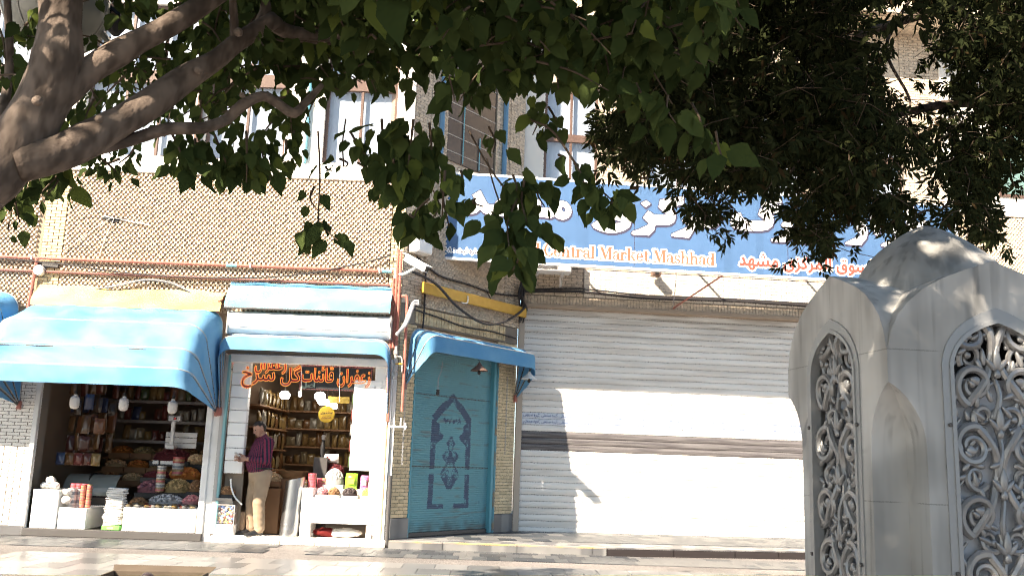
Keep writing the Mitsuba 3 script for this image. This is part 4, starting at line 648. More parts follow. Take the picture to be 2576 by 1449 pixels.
SC2 = thing('security_camera', 'small dark box camera under the blue sign', 'camera'); put(SC2, 'housing', SW.box(2.66, 2.84, 5.24, 5.34, .1, .3, .01), BROWN); put(SC2, 'mount', SW.box(2.72, 2.78, 5.34, 5.42, 0, .15, .005), BLACK); put(SC2, 'lens', SW.box(2.71, 2.79, 5.26, 5.32, .3, .31, .003), BLACK)
def cone_lamp(lab, p, top, m, s=1.0):
    k = thing('pendant_lamp', lab, 'lamp'); put(k, 'lamp_shade', moved(lathe([(.02, .15), (.03, .13), (.05, .10), (.155, .012), (.16, 0), (.15, .0), (.045, .09), (.02, .12)], 20), p, s=s), m, 40)
    put(k, 'bulb', moved(lathe([(0, -.07), (.025, -.06), (.03, -.03), (.02, .03), (.0, .06)], 12), p, s=s), BLACK, True); put(k, 'flex', tube(curve([np.array(p) + [0, 0, .14 * s], (np.array(p) + top) / 2 + [.03, 0, 0], top], 10), .006, 5), RUBBER)
cone_lamp('brown cone lamp hanging under the small awning before the teal door', DW.at(1.62, 3.02, .5), DW.at(1.5, 3.5, .45), BROWN)
cone_lamp('white cone lamp hanging at the right end of the small awning', DW.at(3.28, 3.02, .42), DW.at(3.2, 3.45, .4), WHITEP)
BS = thing('lamp_socket', 'bare lamp socket hanging on a wire before the teal door', 'lamp socket'); put(BS, 'socket', tube(DW.pts([(.75, 2.62, .3), (.75, 2.53, .3)]), .03, 10), BLACK, 30); put(BS, 'wire', tube(curve(DW.pts([(.72, 3.1, .4), (.78, 2.95, .33), (.75, 2.8, .3), (.75, 2.62, .3)]), 16), .007, 5), GREYC)
# ================================================================== marble drinking fountain pavilion at the right
MARB = mat('marble', lambda p, n, uv: mix(mix((.26, .258, .25), (.42, .416, .406), smoothstep(.25, .75, fbm(p.x * 2.3 + 1.2 * noise(p.z * 3.0), p.y * 2.3, p.z * 1.1))),
           (.17, .175, .185), .75 * smoothstep(.035, .0, dr.abs(fbm(p.x * 3.1 + .8 * p.z, p.y * 3.1 + .5 * p.z, p.z * 2.2 + 4) - .47)) * smoothstep(.4, .7, noise(p.x * 4, p.y * 4, p.z * 2)))
           * (1 - .35 * dr.maximum(smoothstep(.004, .001, dr.abs(p.z - 1.33)), smoothstep(.004, .001, dr.abs(p.z - 1.985))) * smoothstep(.3, .5, noise(p.x * 7, p.y * 7, p.z)))
           * (1 - .30 * smoothstep(.55, .75, fbm(p.x * 21, p.y * 21, p.z * 1.2)))
           * (.78 + .34 * smoothstep(.2, .7, fbm(p.x * 13, p.y * 13, p.z * 1.6))), .62, .3)
MON = thing('marble_pavilion', 'grey marble pavilion with pointed dome, niches and metal scrollwork windows', 'pavilion')
MW, MH, PHI = 1.04, .52, 5.8
_pc = at(2240, 1100, 4.0)
MF = Wall(_pc[:2], PHI); MC = _pc[:2] + (MF.d - MF.n)[:2] * MH        # plan centre
MM = np.eye(4); MM[:3, :3] = np.stack([MF.d, -MF.n, [0, 0, 1]], 1); MM[:2, 3] = MC
def notch(z): return .165 if z <= 1.55 else .165 * max(0, 1 - ((z - 1.55) / .29) ** 2.2) ** .8
zs = list(np.linspace(0, 1.55, 4)) + list(1.55 + .29 * np.sin(np.linspace(.08, math.pi / 2, 14))) + [1.99]
rings = []
for z in zs:
    n = max(notch(z), .0008); R = []
    for q in range(4):
        for (x, y) in ((-MH, -MH + n), (-MH + n, -MH + n), (-MH + n, -MH)):
            a = q * math.pi / 2; R.append((x * math.cos(a) - y * math.sin(a), x * math.sin(a) + y * math.cos(a), z))
    rings.append(R)
rings = np.array(rings); V = np.vstack([rings.reshape(-1, 3), [[0, 0, 0], [0, 0, 1.99]]]); Fs = []; nr = 12
for i in range(len(zs) - 1):
    for j in range(nr):
        a, b, c, d = i * nr + j, i * nr + (j + 1) % nr, (i + 1) * nr + (j + 1) % nr, (i + 1) * nr + j; Fs += [[a, b, c], [a, c, d]]
for j in range(nr): Fs += [[len(V) - 2, (j + 1) % nr, j], [len(V) - 1, (len(zs) - 1) * nr + j, (len(zs) - 1) * nr + (j + 1) % nr]]
body = mfold(trimesh.Trimesh(V, Fs, process=False))
gab = [(.52, 1.93), (.512, 2.0), (.495, 2.07), (.465, 2.135), (.42, 2.19), (.34, 2.26), (.25, 2.31), (.14, 2.355), (.06, 2.383), (0, 2.405)]
gp = Polygon([(-.52, 1.86)] + [(-a, z) for a, z in gab] + [(a, z) for a, z in gab[::-1][1:]] + [(.52, 1.86)])
def along(poly, h, turn):
    m = trimesh.creation.extrude_polygon(poly, h, engine='earcut'); m.apply_translation((0, 0, -h / 2)); m.apply_transform(trimesh.transformations.rotation_matrix(math.pi / 2, [1, 0, 0]))
    m.apply_transform(trimesh.transformations.rotation_matrix(turn * math.pi / 2, [0, 0, 1])); return mfold(m)
body = body + along(gp, MW - .0006, 0) + along(gp, MW - .0004, 1)
dp = [(.45, 1.8), (.435, 2.0), (.425, 2.16), (.41, 2.28), (.39, 2.36), (.355, 2.43), (.31, 2.49), (.26, 2.54), (.20, 2.59), (.135, 2.635), (.07, 2.672), (.025, 2.69)]
DV = np.array([[r * math.cos(a), r * math.sin(a), z] for r, z in dp for a in np.arange(8) * math.pi / 4] + [[0, 0, 1.8], [0, 0, 2.696]]); DFc = []
for i in range(len(dp) - 1):
    for j in range(8):
        a, b, c, d = i * 8 + j, i * 8 + (j + 1) % 8, (i + 1) * 8 + (j + 1) % 8, (i + 1) * 8 + j; DFc += [[a, b, c], [a, c, d]]
for j in range(8): DFc += [[len(DV) - 2, (j + 1) % 8, j], [len(DV) - 1, (len(dp) - 1) * 8 + j, (len(dp) - 1) * 8 + (j + 1) % 8]]
body = body + mfold(trimesh.Trimesh(DV, DFc, process=False))
def arch(hw, z0, zs_, za):
    """Pointed arch outline, half width hw, springing zs_, apex za."""
    P = [(-hw, z0)] + [(-hw * (1 - x), zs_ + (za - zs_) * y) for x, y in ((0, 0), (.012, .08), (.03, .16), (.075, .29), (.12, .385), (.175, .47), (.28, .60), (.41, .715), (.56, .81), (.71, .89), (.86, .95), (1, 1))]
    return Polygon(P + [(-x, z) for x, z in P[::-1][1:]])
AO, AI = arch(.272, .36, 1.93, 2.19), arch(.226, .405, 1.925, 2.128)
faces = []
for q in range(4):
    az = PHI + 90 * q; w = Wall((0, 0), az); ctr = np.array([MC[0], MC[1], 0]) + w.n * MH; faces.append(Wall(ctr[:2], az))
for q in range(4):
    m = trimesh.creation.extrude_polygon(AO, .26, engine='earcut'); m.apply_transform(trimesh.transformations.rotation_matrix(math.pi / 2, [1, 0, 0])); m.apply_translation((0, -MH + .25, 0))
    m.apply_transform(trimesh.transformations.rotation_matrix(q * math.pi / 2, [0, 0, 1])); body = body - mfold(m)
mm = unfold(body); mm.apply_transform(MM); put(MON, 'marble_body', mm, MARB, 18)
put(MON, 'plinth', trimesh.Trimesh(**{k: v for k, v in zip(('vertices', 'faces'), (lambda b: (b.vertices, b.faces))(rbox(-.6, .6, -.6, .6, 0, .3, .02).apply_transform(MM)))}), MARB)
IRON = mat('cast_aluminium', lambda p, n, uv: mix((.17, .17, .172), (.33, .33, .335), F3(p, 8)), .42, .5, .55)
BOARD = mat('backing_board', (.40, .425, .47), .5, .3)
def blob(w, s, z, a, b, ang, q, th=.012):
    m = trimesh.creation.icosphere(2, 1.0); m.apply_scale((a, th, b)); m.vertices[:, 0] *= 1 - .35 * np.clip(m.vertices[:, 2] / b, -1, 1)
    m.apply_transform(trimesh.transformations.rotation_matrix(ang, [0, 1, 0])); m.apply_translation((s, -q, z)); m.apply_transform(w.M()); return m
def scroll(w, seed):
    R = random.Random(seed); out = []; inside = AI.buffer(.012)
    def add(P, r0, r1, q):
        P = [p for p in P if inside.contains(sbox(p[0] - 1e-4, p[1] - 1e-4, p[0] + 1e-4, p[1] + 1e-4))]
        if len(P) < 4: return
        n = len(P); out.append(tube([w.at(x, z, q + .010 * math.sin(i / n * 6)) for i, (x, z) in enumerate(P)], np.linspace(r0, r1, n), 7))
    def lobe(x, z, a, b, ang, q):
        if inside.contains(sbox(x - .012, z - .012, x + .012, z + .012)): out.append(blob(w, x, z, a, b, ang, q))
    k = 0; z = .52
    while z < 2.1:
        for sg in (-1, 1):
            cx, cz, r0 = sg * (.118 + .012 * math.sin(k * 2.1)), z + .02 * math.sin(k * 1.7), .092
            th = np.linspace(0, 2 * math.pi * 1.45, 34); st = -1.2 if k % 2 else 1.9; dr_ = 1 if k % 2 else -1
            P = [(cx + sg * r0 * (1 - t / th[-1] * .78) * math.cos(st + dr_ * t), cz + r0 * (1 - t / th[-1] * .78) * math.sin(st + dr_ * t)) for t in th]
            add(P, .020, .0125, -.028); e = P[-1]
            lobe(e[0], e[1], .020, .024, st, -.018); lobe(e[0] + sg * .018, e[1] - .016, .012, .020, .8 * sg, -.018)
            s0 = P[0]; tgt = (sg * .01, z + (.17 if k % 2 else -.15)); mid = ((s0[0] + tgt[0]) / 2 - sg * .03, (s0[1] + tgt[1]) / 2 + .01)
            add([tuple(p) for p in curve([np.array([*s0, 0]), np.array([*mid, 0]), np.array([*tgt, 0])], 18)[:, :2]], .019, .016, -.03)
            for j in (5, 11, 18):
                px_, pz_ = P[j]; a = st + dr_ * th[j]
                lobe(px_ + sg * .024 * math.cos(a), pz_ + .024 * math.sin(a), .012, .030, math.pi / 2 - a * sg + R.uniform(-.6, .6), -.026 + R.uniform(-.006, .01))
            add([tuple(p) for p in curve([np.array([sg * .215, z - .07, 0]), np.array([sg * .185, z + .0, 0]), np.array([sg * .205, z + .075, 0]), np.array([sg * .17, z + .13, 0])], 14)[:, :2]], .013, .007, -.034)
        lobe(0, z + .135, .018, .050, 0, -.016); lobe(-.028, z + .11, .013, .036, -.7, -.02); lobe(.028, z + .11, .013, .036, .7, -.02); lobe(0, z + .07, .016, .022, 0, -.018)
        add([(.012 * math.sin(i * .5 + k), z - .13 + i * .02) for i in range(14)], .013, .011, -.034)
        for sg in (-1, 1):
            cx, cz = sg * (.062 + .05 * (k % 2)), z + .14; th = np.linspace(0, 2 * math.pi * 1.2, 26); st = .6 + k
            P = [(cx + sg * .058 * (1 - t / th[-1] * .7) * math.cos(st + t), cz + .058 * (1 - t / th[-1] * .7) * math.sin(st + t)) for t in th]
            add(P, .0165, .010, -.045); lobe(P[-1][0], P[-1][1], .016, .018, st, -.036)
            for j in (3, 9, 15): lobe(P[j][0] + sg * .02 * math.cos(st + th[j]), P[j][1] + .02 * math.sin(st + th[j]), .013, .032, R.uniform(-1.5, 1.5), -.04)
            for _ in range(5): lobe(sg * R.uniform(.02, .21), z + R.uniform(-.13, .13), .012, R.uniform(.025, .042), R.uniform(-1.4, 1.4), R.uniform(-.045, -.02))
        z += .262; k += 1
    return cat(out)
for q, (w, lab) in enumerate(zip(faces, ('front window with silvery scrollwork over white board', None, None, 'narrow looking side window with silvery scrollwork'))):
    if q in (1, 2): continue
    k = put(MON, 'window', on_wall(w, AO.difference(AI), -.045, .006), ALU, label=lab)
    put(k, 'inner_bead', on_wall(w, AI.buffer(.012).difference(AI.buffer(-.006)), -.04, .012), ALU)
    put(k, 'scrollwork', scroll(w, 5 + q), IRON, 50, label='cast metal plant scrolls with leaves and palmettes')
    put(k, 'backing_board', on_wall(w, AI.buffer(.02).intersection(sbox(-1, 0, 1, 1.878)), -.085, -.075), BOARD)
    put(k, 'dark_inside', on_wall(w, AO.buffer(-.002), -.236, -.231), BLACK)
    for (s, z) in ((-.262, 1.667), (.262, 1.667), (-.262, 1.05), (.262, 1.05)): put(k, 'bolt', tube([w.at(s * .95, z, .006), w.at(s * .95, z, .016)], .009, 8), DARK, 30)
# ================================================================== trees
BARK = mat('bark', lambda p, n, uv: mix((.075, .058, .048), (.18, .142, .118), smoothstep(.25, .75, fbm(p.x * 26, p.y * 26, p.z * 9))) * (.65 + .5 * F3(p, 6)), .85, .15, bump=lambda p, n, uv: fbm(p.x * 60, p.y * 60, p.z * 26), scale=.006)
TWIG = mat('twig', (.085, .062, .045), .8, .2)
scene['mat_leaf'] = {'type': 'principledthin', 'base_color': VC, 'roughness': .45, 'spec_trans': 0.0, 'diff_trans': .55, 'eta': 1.4}
LEAFY = np.array([-.02, .05, .18, .36, .55, .74, .9, 1.0]); LEAFW = np.array([.09, .25, .34, .35, .28, .175, .06, 0.0])
def leaf_local(kind, wav=0):
    if kind == 'mulberry':
        y, hw = LEAFY, LEAFW * (1 + .10 * np.sin(np.arange(8) * 2.4 + wav)); mid = np.stack([0 * y, np.maximum(y, .0), 0 * y], 1)
        L = np.stack([-hw, y + np.where(np.arange(8) == 0, -.07, 0), 0 * y], 1)[:-1]; R = L * [-1, 1, 1]
        V = np.vstack([mid, L, R]); F = []
        for i in range(6): F += [[i, i + 1, 8 + i + 1], [i, 8 + i + 1, 8 + i], [i, 15 + i + 1, i + 1], [i, 15 + i, 15 + i + 1]]
        F += [[6, 7, 14], [6, 21, 7]]
        V[:, 2] = (.28 + .22 * math.sin(wav * 2)) * np.abs(V[:, 0]) ** 1.2 - (.22 + .2 * math.cos(wav * 3)) * V[:, 1] ** 2 + .05 * np.sin(V[:, 1] * 8 + wav) * np.sign(V[:, 0]); V[:, 0] += .10 * math.sin(wav * 5) * V[:, 1] ** 2
        return V, np.array(F)
    V = np.array([[0, 0, 0], [0, .35, .015], [0, .7, -.01], [0, 1, -.07], [-.16, .3, .03], [-.13, .62, .02], [.16, .3, .03], [.13, .62, .02]])
    return V, np.array([[0, 1, 4], [1, 5, 4], [1, 2, 5], [2, 3, 5], [0, 6, 1], [1, 6, 7], [1, 7, 2], [2, 7, 3]])
def unit(v): return v / (np.linalg.norm(v, axis=-1, keepdims=True) + 1e-9)
def leaf_cloud(B, D, N, S, Ccol, kind, wav=0):
    """Many leaves as one mesh with a colour per vertex. B base, D direction base->tip, N facing, S length."""
    V, F = leaf_local(kind, wav); D = unit(D); X = unit(np.cross(D, N)); Z = np.cross(X, D)
    P = B[:, None] + S[:, None, None] * (V[None, :, :1] * X[:, None] + V[None, :, 1:2] * D[:, None] + V[None, :, 2:] * Z[:, None])
    Fc = F[None] + (np.arange(len(B)) * len(V))[:, None, None]
    return trimesh.Trimesh(P.reshape(-1, 3), Fc.reshape(-1, 3), process=False), np.repeat(Ccol, len(V), 0)
def limb(pts, radii, n=40, sides=12, knob=.0, seed=0):
    P = curve(pts, n); r = np.interp(np.linspace(0, 1, len(P)), np.linspace(0, 1, len(radii)), radii)
    R = np.random.default_rng(seed); r = r * (1 + knob * np.interp(np.arange(len(P)), np.arange(0, len(P) + 4, 4), R.uniform(-1, 1, len(np.arange(0, len(P) + 4, 4)))))
    m = tube(P, r, sides); c = meshkit.fbm(m.vertices * 9, 3, seed) - .5; m.vertices += m.vertex_normals * (c * np.repeat(r, sides).tolist() + [0] * 0 if False else (c[:, None] * .0)) ; return m, P
TR = np.random.default_rng(21)
MT = thing('mulberry_tree', 'broad leaved tree with smooth grey limbs leaning in from the left edge', 'tree')
def pl(*P): return [at(x, y, d) for x, y, d in P]
limbs = {
 'trunk': ([np.array([-2.35, 2.7, -.05]), np.array([-2.30, 2.75, .9])] + pl((-150, 575, 3.1), (0, 425, 3.15), (100, 272, 3.2), (146, 150, 3.2), (152, -60, 3.2), (150, -420, 3.1)), [.13, .12, .102, .092, .088, .084, .074, .06]),
 'a': (pl((120, 260, 3.2), (215, 185, 3.25), (330, 115, 3.3), (430, 62, 3.35), (560, -20, 3.45), (760, -160, 3.6)), [.06, .052, .045, .042, .035, .028]),
 'b': (pl((40, 410, 3.15), (150, 385, 3.2), (260, 330, 3.3), (380, 260, 3.4), (470, 195, 3.5), (545, 150, 3.55), (600, 105, 3.6), (690, 50, 3.7)), [.075, .065, .062, .058, .05, .042, .04, .036]),
 'c': (pl((240, 375, 3.3), (330, 352, 3.4), (420, 325, 3.45), (510, 322, 3.5), (570, 300, 3.6), (610, 265, 3.6), (660, 242, 3.65), (700, 262, 3.7), (740, 285, 3.7), (775, 252, 3.75), (810, 215, 3.8)), [.028, .025, .024, .022, .022, .025, .022, .021, .022, .017, .012]),
 'd': (pl((680, 52, 3.7), (730, 82, 3.8), (830, 98, 3.9), (920, 100, 4.0), (965, 72, 4.05), (985, 30, 4.05), (975, -40, 4.1)), [.034, .032, .03, .028, .025, .02, .016]),
 'e': (pl((655, 70, 3.7), (668, 15, 3.7), (640, -60, 3.7), (600, -200, 3.7)), [.03, .024, .022, .016]),
 'f': (pl((590, 95, 3.58), (588, 45, 3.56), (583, -40, 3.5)), [.02, .017, .014]),
 'g': (pl((985, 60, 4.05), (1050, 68, 4.1), (1130, 58, 4.2), (1250, 20, 4.3), (1400, -60, 4.3)), [.016, .012, .011, .01, .008]),
 'h': (pl((10, 420, 3.6), (8, 300, 3.7), (24, 150, 3.8), (16, -50, 3.8)), [.02, .02, .018, .016]),
}
lm = []
for i, (k, (p, r)) in enumerate(limbs.items()):
    m, P = limb(p, r, 60 if k == 'trunk' else 36, 14 if k in 'trunkab' else 9, .09, i); lm.append(m)
put(MT, 'trunk', lm[0], BARK, True)
for m, lab in zip(lm[1:], ('upper grey limb rising to the right', 'thick lower limb sweeping up to the right', 'crooked thin limb under the thick one', None, None, None, None, None)): put(MT, 'limb', m, BARK, True, label=lab)
for (x, y, d, s) in ((95, 255, 3.05, .03), (298, 108, 3.26, .03), (500, 178, 3.46, .028), (250, 300, 3.2, .025), (610, 240, 3.55, .02), (600, 82, 3.5, .03)):
    m = trimesh.creation.icosphere(2, s * .62); m.vertices *= 1 + .25 * (meshkit.noise(m.vertices * 40, 3)[:, None] - .5); m.apply_translation(at(x, y, d)); put(MT, 'knot', m, BARK, True)
mb, md, mn, ms = [], [], [], []; twigs = []
def spray(P, n, size, spread=.06, hang=.75, rngs=TR):
    """A leafy twig: leaves alternate along it on short stalks and hang."""
    P = curve(P, 14); twigs.append(tube(P, np.linspace(.006, .0025, len(P)), 5))
    for k in range(n):
        t = (k + rngs.uniform(.1, .9)) / n * (len(P) - 1); i = int(min(t, len(P) - 2)); p = P[i] + (P[i + 1] - P[i]) * (t - i)
        a = rngs.uniform(0, 2 * math.pi); o = np.array([math.cos(a), math.sin(a) , rngs.uniform(-.5, .35)]) * spread * rngs.uniform(.4, 1.1)
        d = np.array([o[0] / spread * .55, o[1] / spread * .45, -hang + rngs.normal(0, .25)]); nn = np.array([rngs.normal(0, .75), -1 + rngs.normal(0, .5), rngs.normal(.25, .45)])
        mb.append(p + o); md.append(d); mn.append(nn); ms.append(size * rngs.uniform(.6, 1.15))
def S(x0, y0, x1, y1, d, n, size=.105, bend=0, spread=.06, hang=.75):
    xm, ym = (x0 + x1) / 2 + bend, (y0 + y1) / 2
    spray([at(x0, y0, d), at(xm, ym, d + TR.uniform(-.08, .08)), at(x1, y1, d + TR.uniform(-.15, .15))], n, size, spread, hang)
# hanging sprays along the lower rim of the crown
for a in ((0, 430, 50, 560, 3.3, 16, .075), (60, 420, 20, 580, 3.5, 14, .075), (150, 410, 120, 490, 3.4, 10, .10), (185, 400, 90, 500, 3.6, 10, .10), (20, 480, 70, 530, 3.5, 9, .08),
          (240, 390, 300, 440, 3.5, 15, .06), (300, 400, 240, 430, 3.6, 12, .06), (340, 370, 300, 410, 3.9, 8, .06), (430, 330, 470, 440, 3.6, 15, .10), (490, 350, 510, 445, 3.7, 13, .10), (540, 340, 590, 450, 3.7, 17, .10), (620, 330, 620, 460, 3.7, 22, .085), (660, 330, 680, 450, 3.8, 16, .10), (720, 350, 700, 420, 3.8, 12, .09), (560, 380, 640, 455, 3.9, 12, .10), (740, 330, 742, 375, 3.9, 7, .08),
          (820, 420, 835, 430, 4.0, 2, .075), (855, 400, 870, 420, 4.0, 3, .07), (900, 410, 920, 430, 4.0, 4, .08), (880, 330, 960, 430, 3.9, 15, .10), (960, 300, 1000, 420, 3.8, 20, .11), (1040, 300, 1020, 470, 3.7, 24, .115), (1080, 310, 1080, 440, 3.8, 16, .11), (990, 400, 1010, 500, 3.7, 16, .115), (960, 400, 950, 480, 3.9, 9, .09), (1060, 430, 1060, 500, 3.8, 8, .095),
          (790, 470, 800, 530, 3.9, 3, .08), (800, 560, 740, 610, 3.8, 4, .10), (800, 560, 800, 615, 3.8, 6, .10), (800, 560, 850, 605, 3.8, 7, .10),
          (1030, 540, 1060, 570, 3.7, 10, .11), (1080, 500, 1040, 560, 3.7, 9, .11), (1120, 430, 1112, 555, 3.6, 10, .085), (1160, 430, 1140, 500, 3.7, 6, .08), (1110, 470, 1130, 570, 3.6, 8, .085),
          (1290, 440, 1295, 500, 3.6, 12, .09), (1320, 450, 1325, 560, 3.6, 16, .095), (1300, 500, 1280, 620, 3.6, 18, .10), (1310, 560, 1300, 650, 3.55, 15, .11), (1290, 620, 1290, 680, 3.5, 16, .12), (1240, 540, 1230, 570, 3.6, 6, .10), (1360, 460, 1370, 520, 3.7, 9, .105), (1340, 560, 1390, 590, 3.7, 4, .09),
          (1405, 390, 1412, 405, 3.7, 1, .09), (1445, 410, 1470, 470, 3.6, 10, .08), (1470, 460, 1540, 505, 3.6, 15, .09), (1530, 510, 1570, 510, 3.6, 7, .09), (1480, 500, 1500, 540, 3.6, 8, .10), (1195, 500, 1215, 520, 3.7, 3, .08),
          (1230, 320, 1240, 390, 3.9, 6, .085), (1380, 270, 1400, 340, 3.9, 8, .085), (1360, 260, 1340, 340, 3.8, 8, .09), (1600, 210, 1640, 320, 3.6, 11, .115), (1680, 240, 1700, 310, 3.5, 7, .13), (1740, 260, 1760, 350, 3.6, 8, .12), (1800, 330, 1825, 420, 3.5, 5, .135), (1770, 340, 1800, 370, 3.6, 3, .11)):
    S(*a[:5], max(1, int(a[5] * (1.15 if a[0] < 900 else 1))), size=a[6] * (.80 if a[0] < 900 else .92), bend=TR.uniform(-15, 15))
twigs.append(tube(curve(pl((800, 330, 3.85), (805, 440, 3.85), (800, 560, 3.8)), 14), .004, 5)); twigs.append(tube(curve(pl((1180, 330, 3.8), (1230, 420, 3.7), (1290, 500, 3.6)), 12), .004, 5)); twigs.append(tube(curve(pl((1330, 300, 3.8), (1390, 330, 3.7), (1450, 415, 3.6)), 12), .005, 5))
twigs.append(tube(curve(pl((1225, 400, 3.8), (1240, 460, 3.75), (1260, 520, 3.7)), 12), .0035, 5)); twigs.append(tube(curve(pl((870, 300, 3.9), (862, 360, 3.9), (865, 420, 3.95)), 12), .0035, 5)); twigs.append(tube(curve(pl((1090, 480, 3.7), (1105, 520, 3.65), (1080, 560, 3.65)), 12), .0035, 5))
# body of the crown: leafy twigs through its depth
def fill(x0, x1, y0, y1, d0, d1, n, size, per=9, keep=None):
    for _ in range(n):
        x, y, d = TR.uniform(x0, x1), TR.uniform(y0, y1), TR.uniform(d0, d1)
        if keep and not keep(x, y): continue
        a = at(x, y, d); v = np.array([TR.normal(0, .18), TR.normal(0, .16), TR.uniform(-.22, .05)]); spray([a, a + v * .5 + [0, 0, .02], a + v], per, size)
fill(700, 1800, -260, 40, 3.3, 5.0, 190, .098)
fill(880, 1760, -20, 165, 3.4, 4.8, 100, .095)
fill(1180, 1600, 60, 215, 3.6, 4.6, 24, .092)
fill(440, 760, -130, 20, 3.7, 5.0, 30, .085)
fill(500, 760, 40, 120, 3.7, 4.6, 9, .08, 7)
fill(660, 900, -20, 140, 3.7, 4.9, 22, .085)
fill(190, 560, -90, 60, 3.9, 5.0, 24, .08)
fill(540, 900, -40, 130, 3.8, 4.8, 22, .078)
fill(160, 500, 120, 270, 4.2, 5.2, 26, .065, 8)
fill(200, 430, 90, 230, 4.2, 5.2, 14, .06, 8)
fill(430, 780, 60, 230, 3.9, 4.9, 24, .078, 8)
fill(760, 860, 150, 230, 3.8, 4.2, 4, .08, 7)
fill(480, 740, 160, 310, 4.0, 5.0, 16, .08, 7)
fill(-120, 110, 60, 420, 3.6, 5.0, 28, .078, 8)
fill(-400, 2100, -560, -100, 2.6, 5.5, 190, .13, 10)
# the crown goes on above and behind the picture
def cloud_fill(c, r, n, size, per=10, R=TR):
    for _ in range(n):
        v = R.normal(0, 1, 3); v = v / np.linalg.norm(v) * R.uniform(.45, 1) ** .6; a = np.array(c) + v * r
        w = np.array([R.normal(0, .25), R.normal(0, .25), R.uniform(-.3, .1)]); spray([a, a + w * .5, a + w], per, size)
for c, r, n in (((-2.2, 2.6, 5.2), (2.4, 2.0, 1.0), 300), ((.2, 2.0, 5.0), (2.1, 1.9, .9), 300), ((-1.2, .0, 4.6), (2.2, 1.5, 1.1), 220), ((-3.2, 4.2, 5.4), (1.8, 1.6, 1.2), 170), ((1.3, 3.6, 4.6), (1.2, 1.2, .6), 110)):
    cloud_fill(c, np.array(r), n, .15)
for c, r, n in (((-1.6, .8, 6.9), (3.6, 2.8, 1.5), 340), ((-4.3, 6.4, 6.3), (1.5, 1.1, .9), 150), ((-1.4, 6.6, 6.5), (2.2, .9, .7), 120), ((-3.4, -1.6, 6.4), (2.4, 1.8, 1.6), 260)):  # unseen extra masses, added to shade the pavilion, trees and near paving
    cloud_fill(c, np.array(r), n, .19, 11)
mb, md, mn, ms = map(np.array, (mb, md, mn, ms))
# keep the view of the camera itself free of leaves closer than arm's length
ok = np.linalg.norm(mb - C0, axis=1) > 1.6; mb, md, mn, ms = mb[ok], md[ok], mn[ok], ms[ok]
t = TR.uniform(0, 1, len(mb))[:, None] ** 1.1; tip = TR.uniform(0, 1, len(mb))[:, None] < .10
mcol = np.array([.030, .047, .017]) * (1 - t) + np.array([.068, .092, .030]) * t; mcol = np.where(tip, [.10, .13, .032], mcol)
pw = mb - C0; dep = pw @ _fw; sx = 1288 + (pw @ _rt) / dep * FPX; sy = 724 - (pw @ _up) / dep * FPX
inview = (dep > .5) & (sx > 0) & (sx < 2576) & (sy > -20) & (sy < 760); big = np.argsort(-(ms / np.maximum(dep, .1)) * inview - (inview & (sy > 380)) * .02)[:300]
rest = np.ones(len(mb), bool); rest[big] = False
lfs = [leaf_cloud(mb[rest][k::5], md[rest][k::5], mn[rest][k::5], ms[rest][k::5] * (.85, 1.1, 1, .9, 1.05)[k], mcol[rest][k::5], 'mulberry', k * 1.3) for k in range(5)]
put(MT, 'foliage', cat([l[0] for l in lfs]), 'mat_leaf', True, color=np.vstack([l[1] for l in lfs]), kind='stuff', label='mass of smaller and farther heart shaped leaves')
variants = []
for k in range(8):
    V, F = leaf_local('mulberry', k * .9); c = (mcol[~tip[:, 0]][k * 7] if k < 7 else np.array([.10, .13, .032])); variants.append(ply(trimesh.Trimesh(V, F, process=False), 'mat_leaf', smooth=True, color=np.repeat(c[None], len(V), 0)))
for i in big:
    D = unit(md[i]); X = unit(np.cross(D, mn[i])); Z = np.cross(X, D); m = np.eye(4); m[:3, :3] = np.stack([X, D, Z], 1) * ms[i]; m[:3, 3] = mb[i]
    scene[num(MT + '__leaf')] = placed(variants[7 if tip[i, 0] else i % 7], m)
put(MT, 'twigs', cat(twigs), TWIG, True, kind='stuff', label='thin leafy twigs')
# ------------------------------------------------------------------ the dark tree on the right
DT = thing('dark_tree', 'dark dense tree with narrow pointed leaves spreading over the right of the sign', 'tree')
R2 = np.random.default_rng(33)
nb, nd, nn_, nsz = [], [], [], []; tw2 = []
def leafy(a, v, n, size):
    """A twig with compound leaves: each a stalk with five to seven narrow leaflets."""
    P = np.array([a, a + v * .5 + R2.normal(0, .02, 3), a + v]); tw2.append(tube(P, [.0032, .0026, .002], 4))
    for k in range(n):
        t = (k + R2.uniform()) / n; p = a + v * t; s = np.array([R2.normal(0, 1), R2.normal(0, .9), R2.uniform(-1.3, .2)]); s = s / np.linalg.norm(s); L = size * R2.uniform(1.0, 1.9)
        for f, sd in ((.35, -1), (.35, 1), (.62, -1), (.62, 1), (.88, -1), (.88, 1), (1.0, 0)):
            side = np.cross(s, [R2.normal(0, .3), -1, R2.normal(0, .3)]); side /= np.linalg.norm(side) + 1e-9
            d = s * (.75 if sd else 1) + side * sd * .8 + np.array([0, 0, -.35]) + R2.normal(0, .15, 3)
            nb.append(p + s * L * f); nd.append(d); nn_.append(np.array([R2.normal(0, .8), -1 + R2.normal(0, .6), R2.normal(.2, .6)])); nsz.append(size * R2.uniform(.7, 1.2))
rim = Polygon([(1500, -150), (1480, 285), (1500, 400), (1560, 445), (1640, 425), (1720, 450), (1745, 525), (1790, 545), (1830, 470), (1900, 488), (1990, 475), (2000, 590), (2060, 630), (2105, 590), (2125, 530), (2200, 520), (2250, 575), (2300, 570), (2300, 520), (2220, 470), (2330, 420), (2330, 300), (2300, 200), (2210, 120), (2190, 40), (2230, -150)])
rim2 = Polygon([(2290, -150), (2330, 60), (2380, 150), (2350, 260), (2390, 350), (2370, 420), (2440, 470), (2395, 540), (2440, 590), (2490, 560), (2480, 470), (2530, 430), (2570, 300), (2700, 400), (2800, -150)])
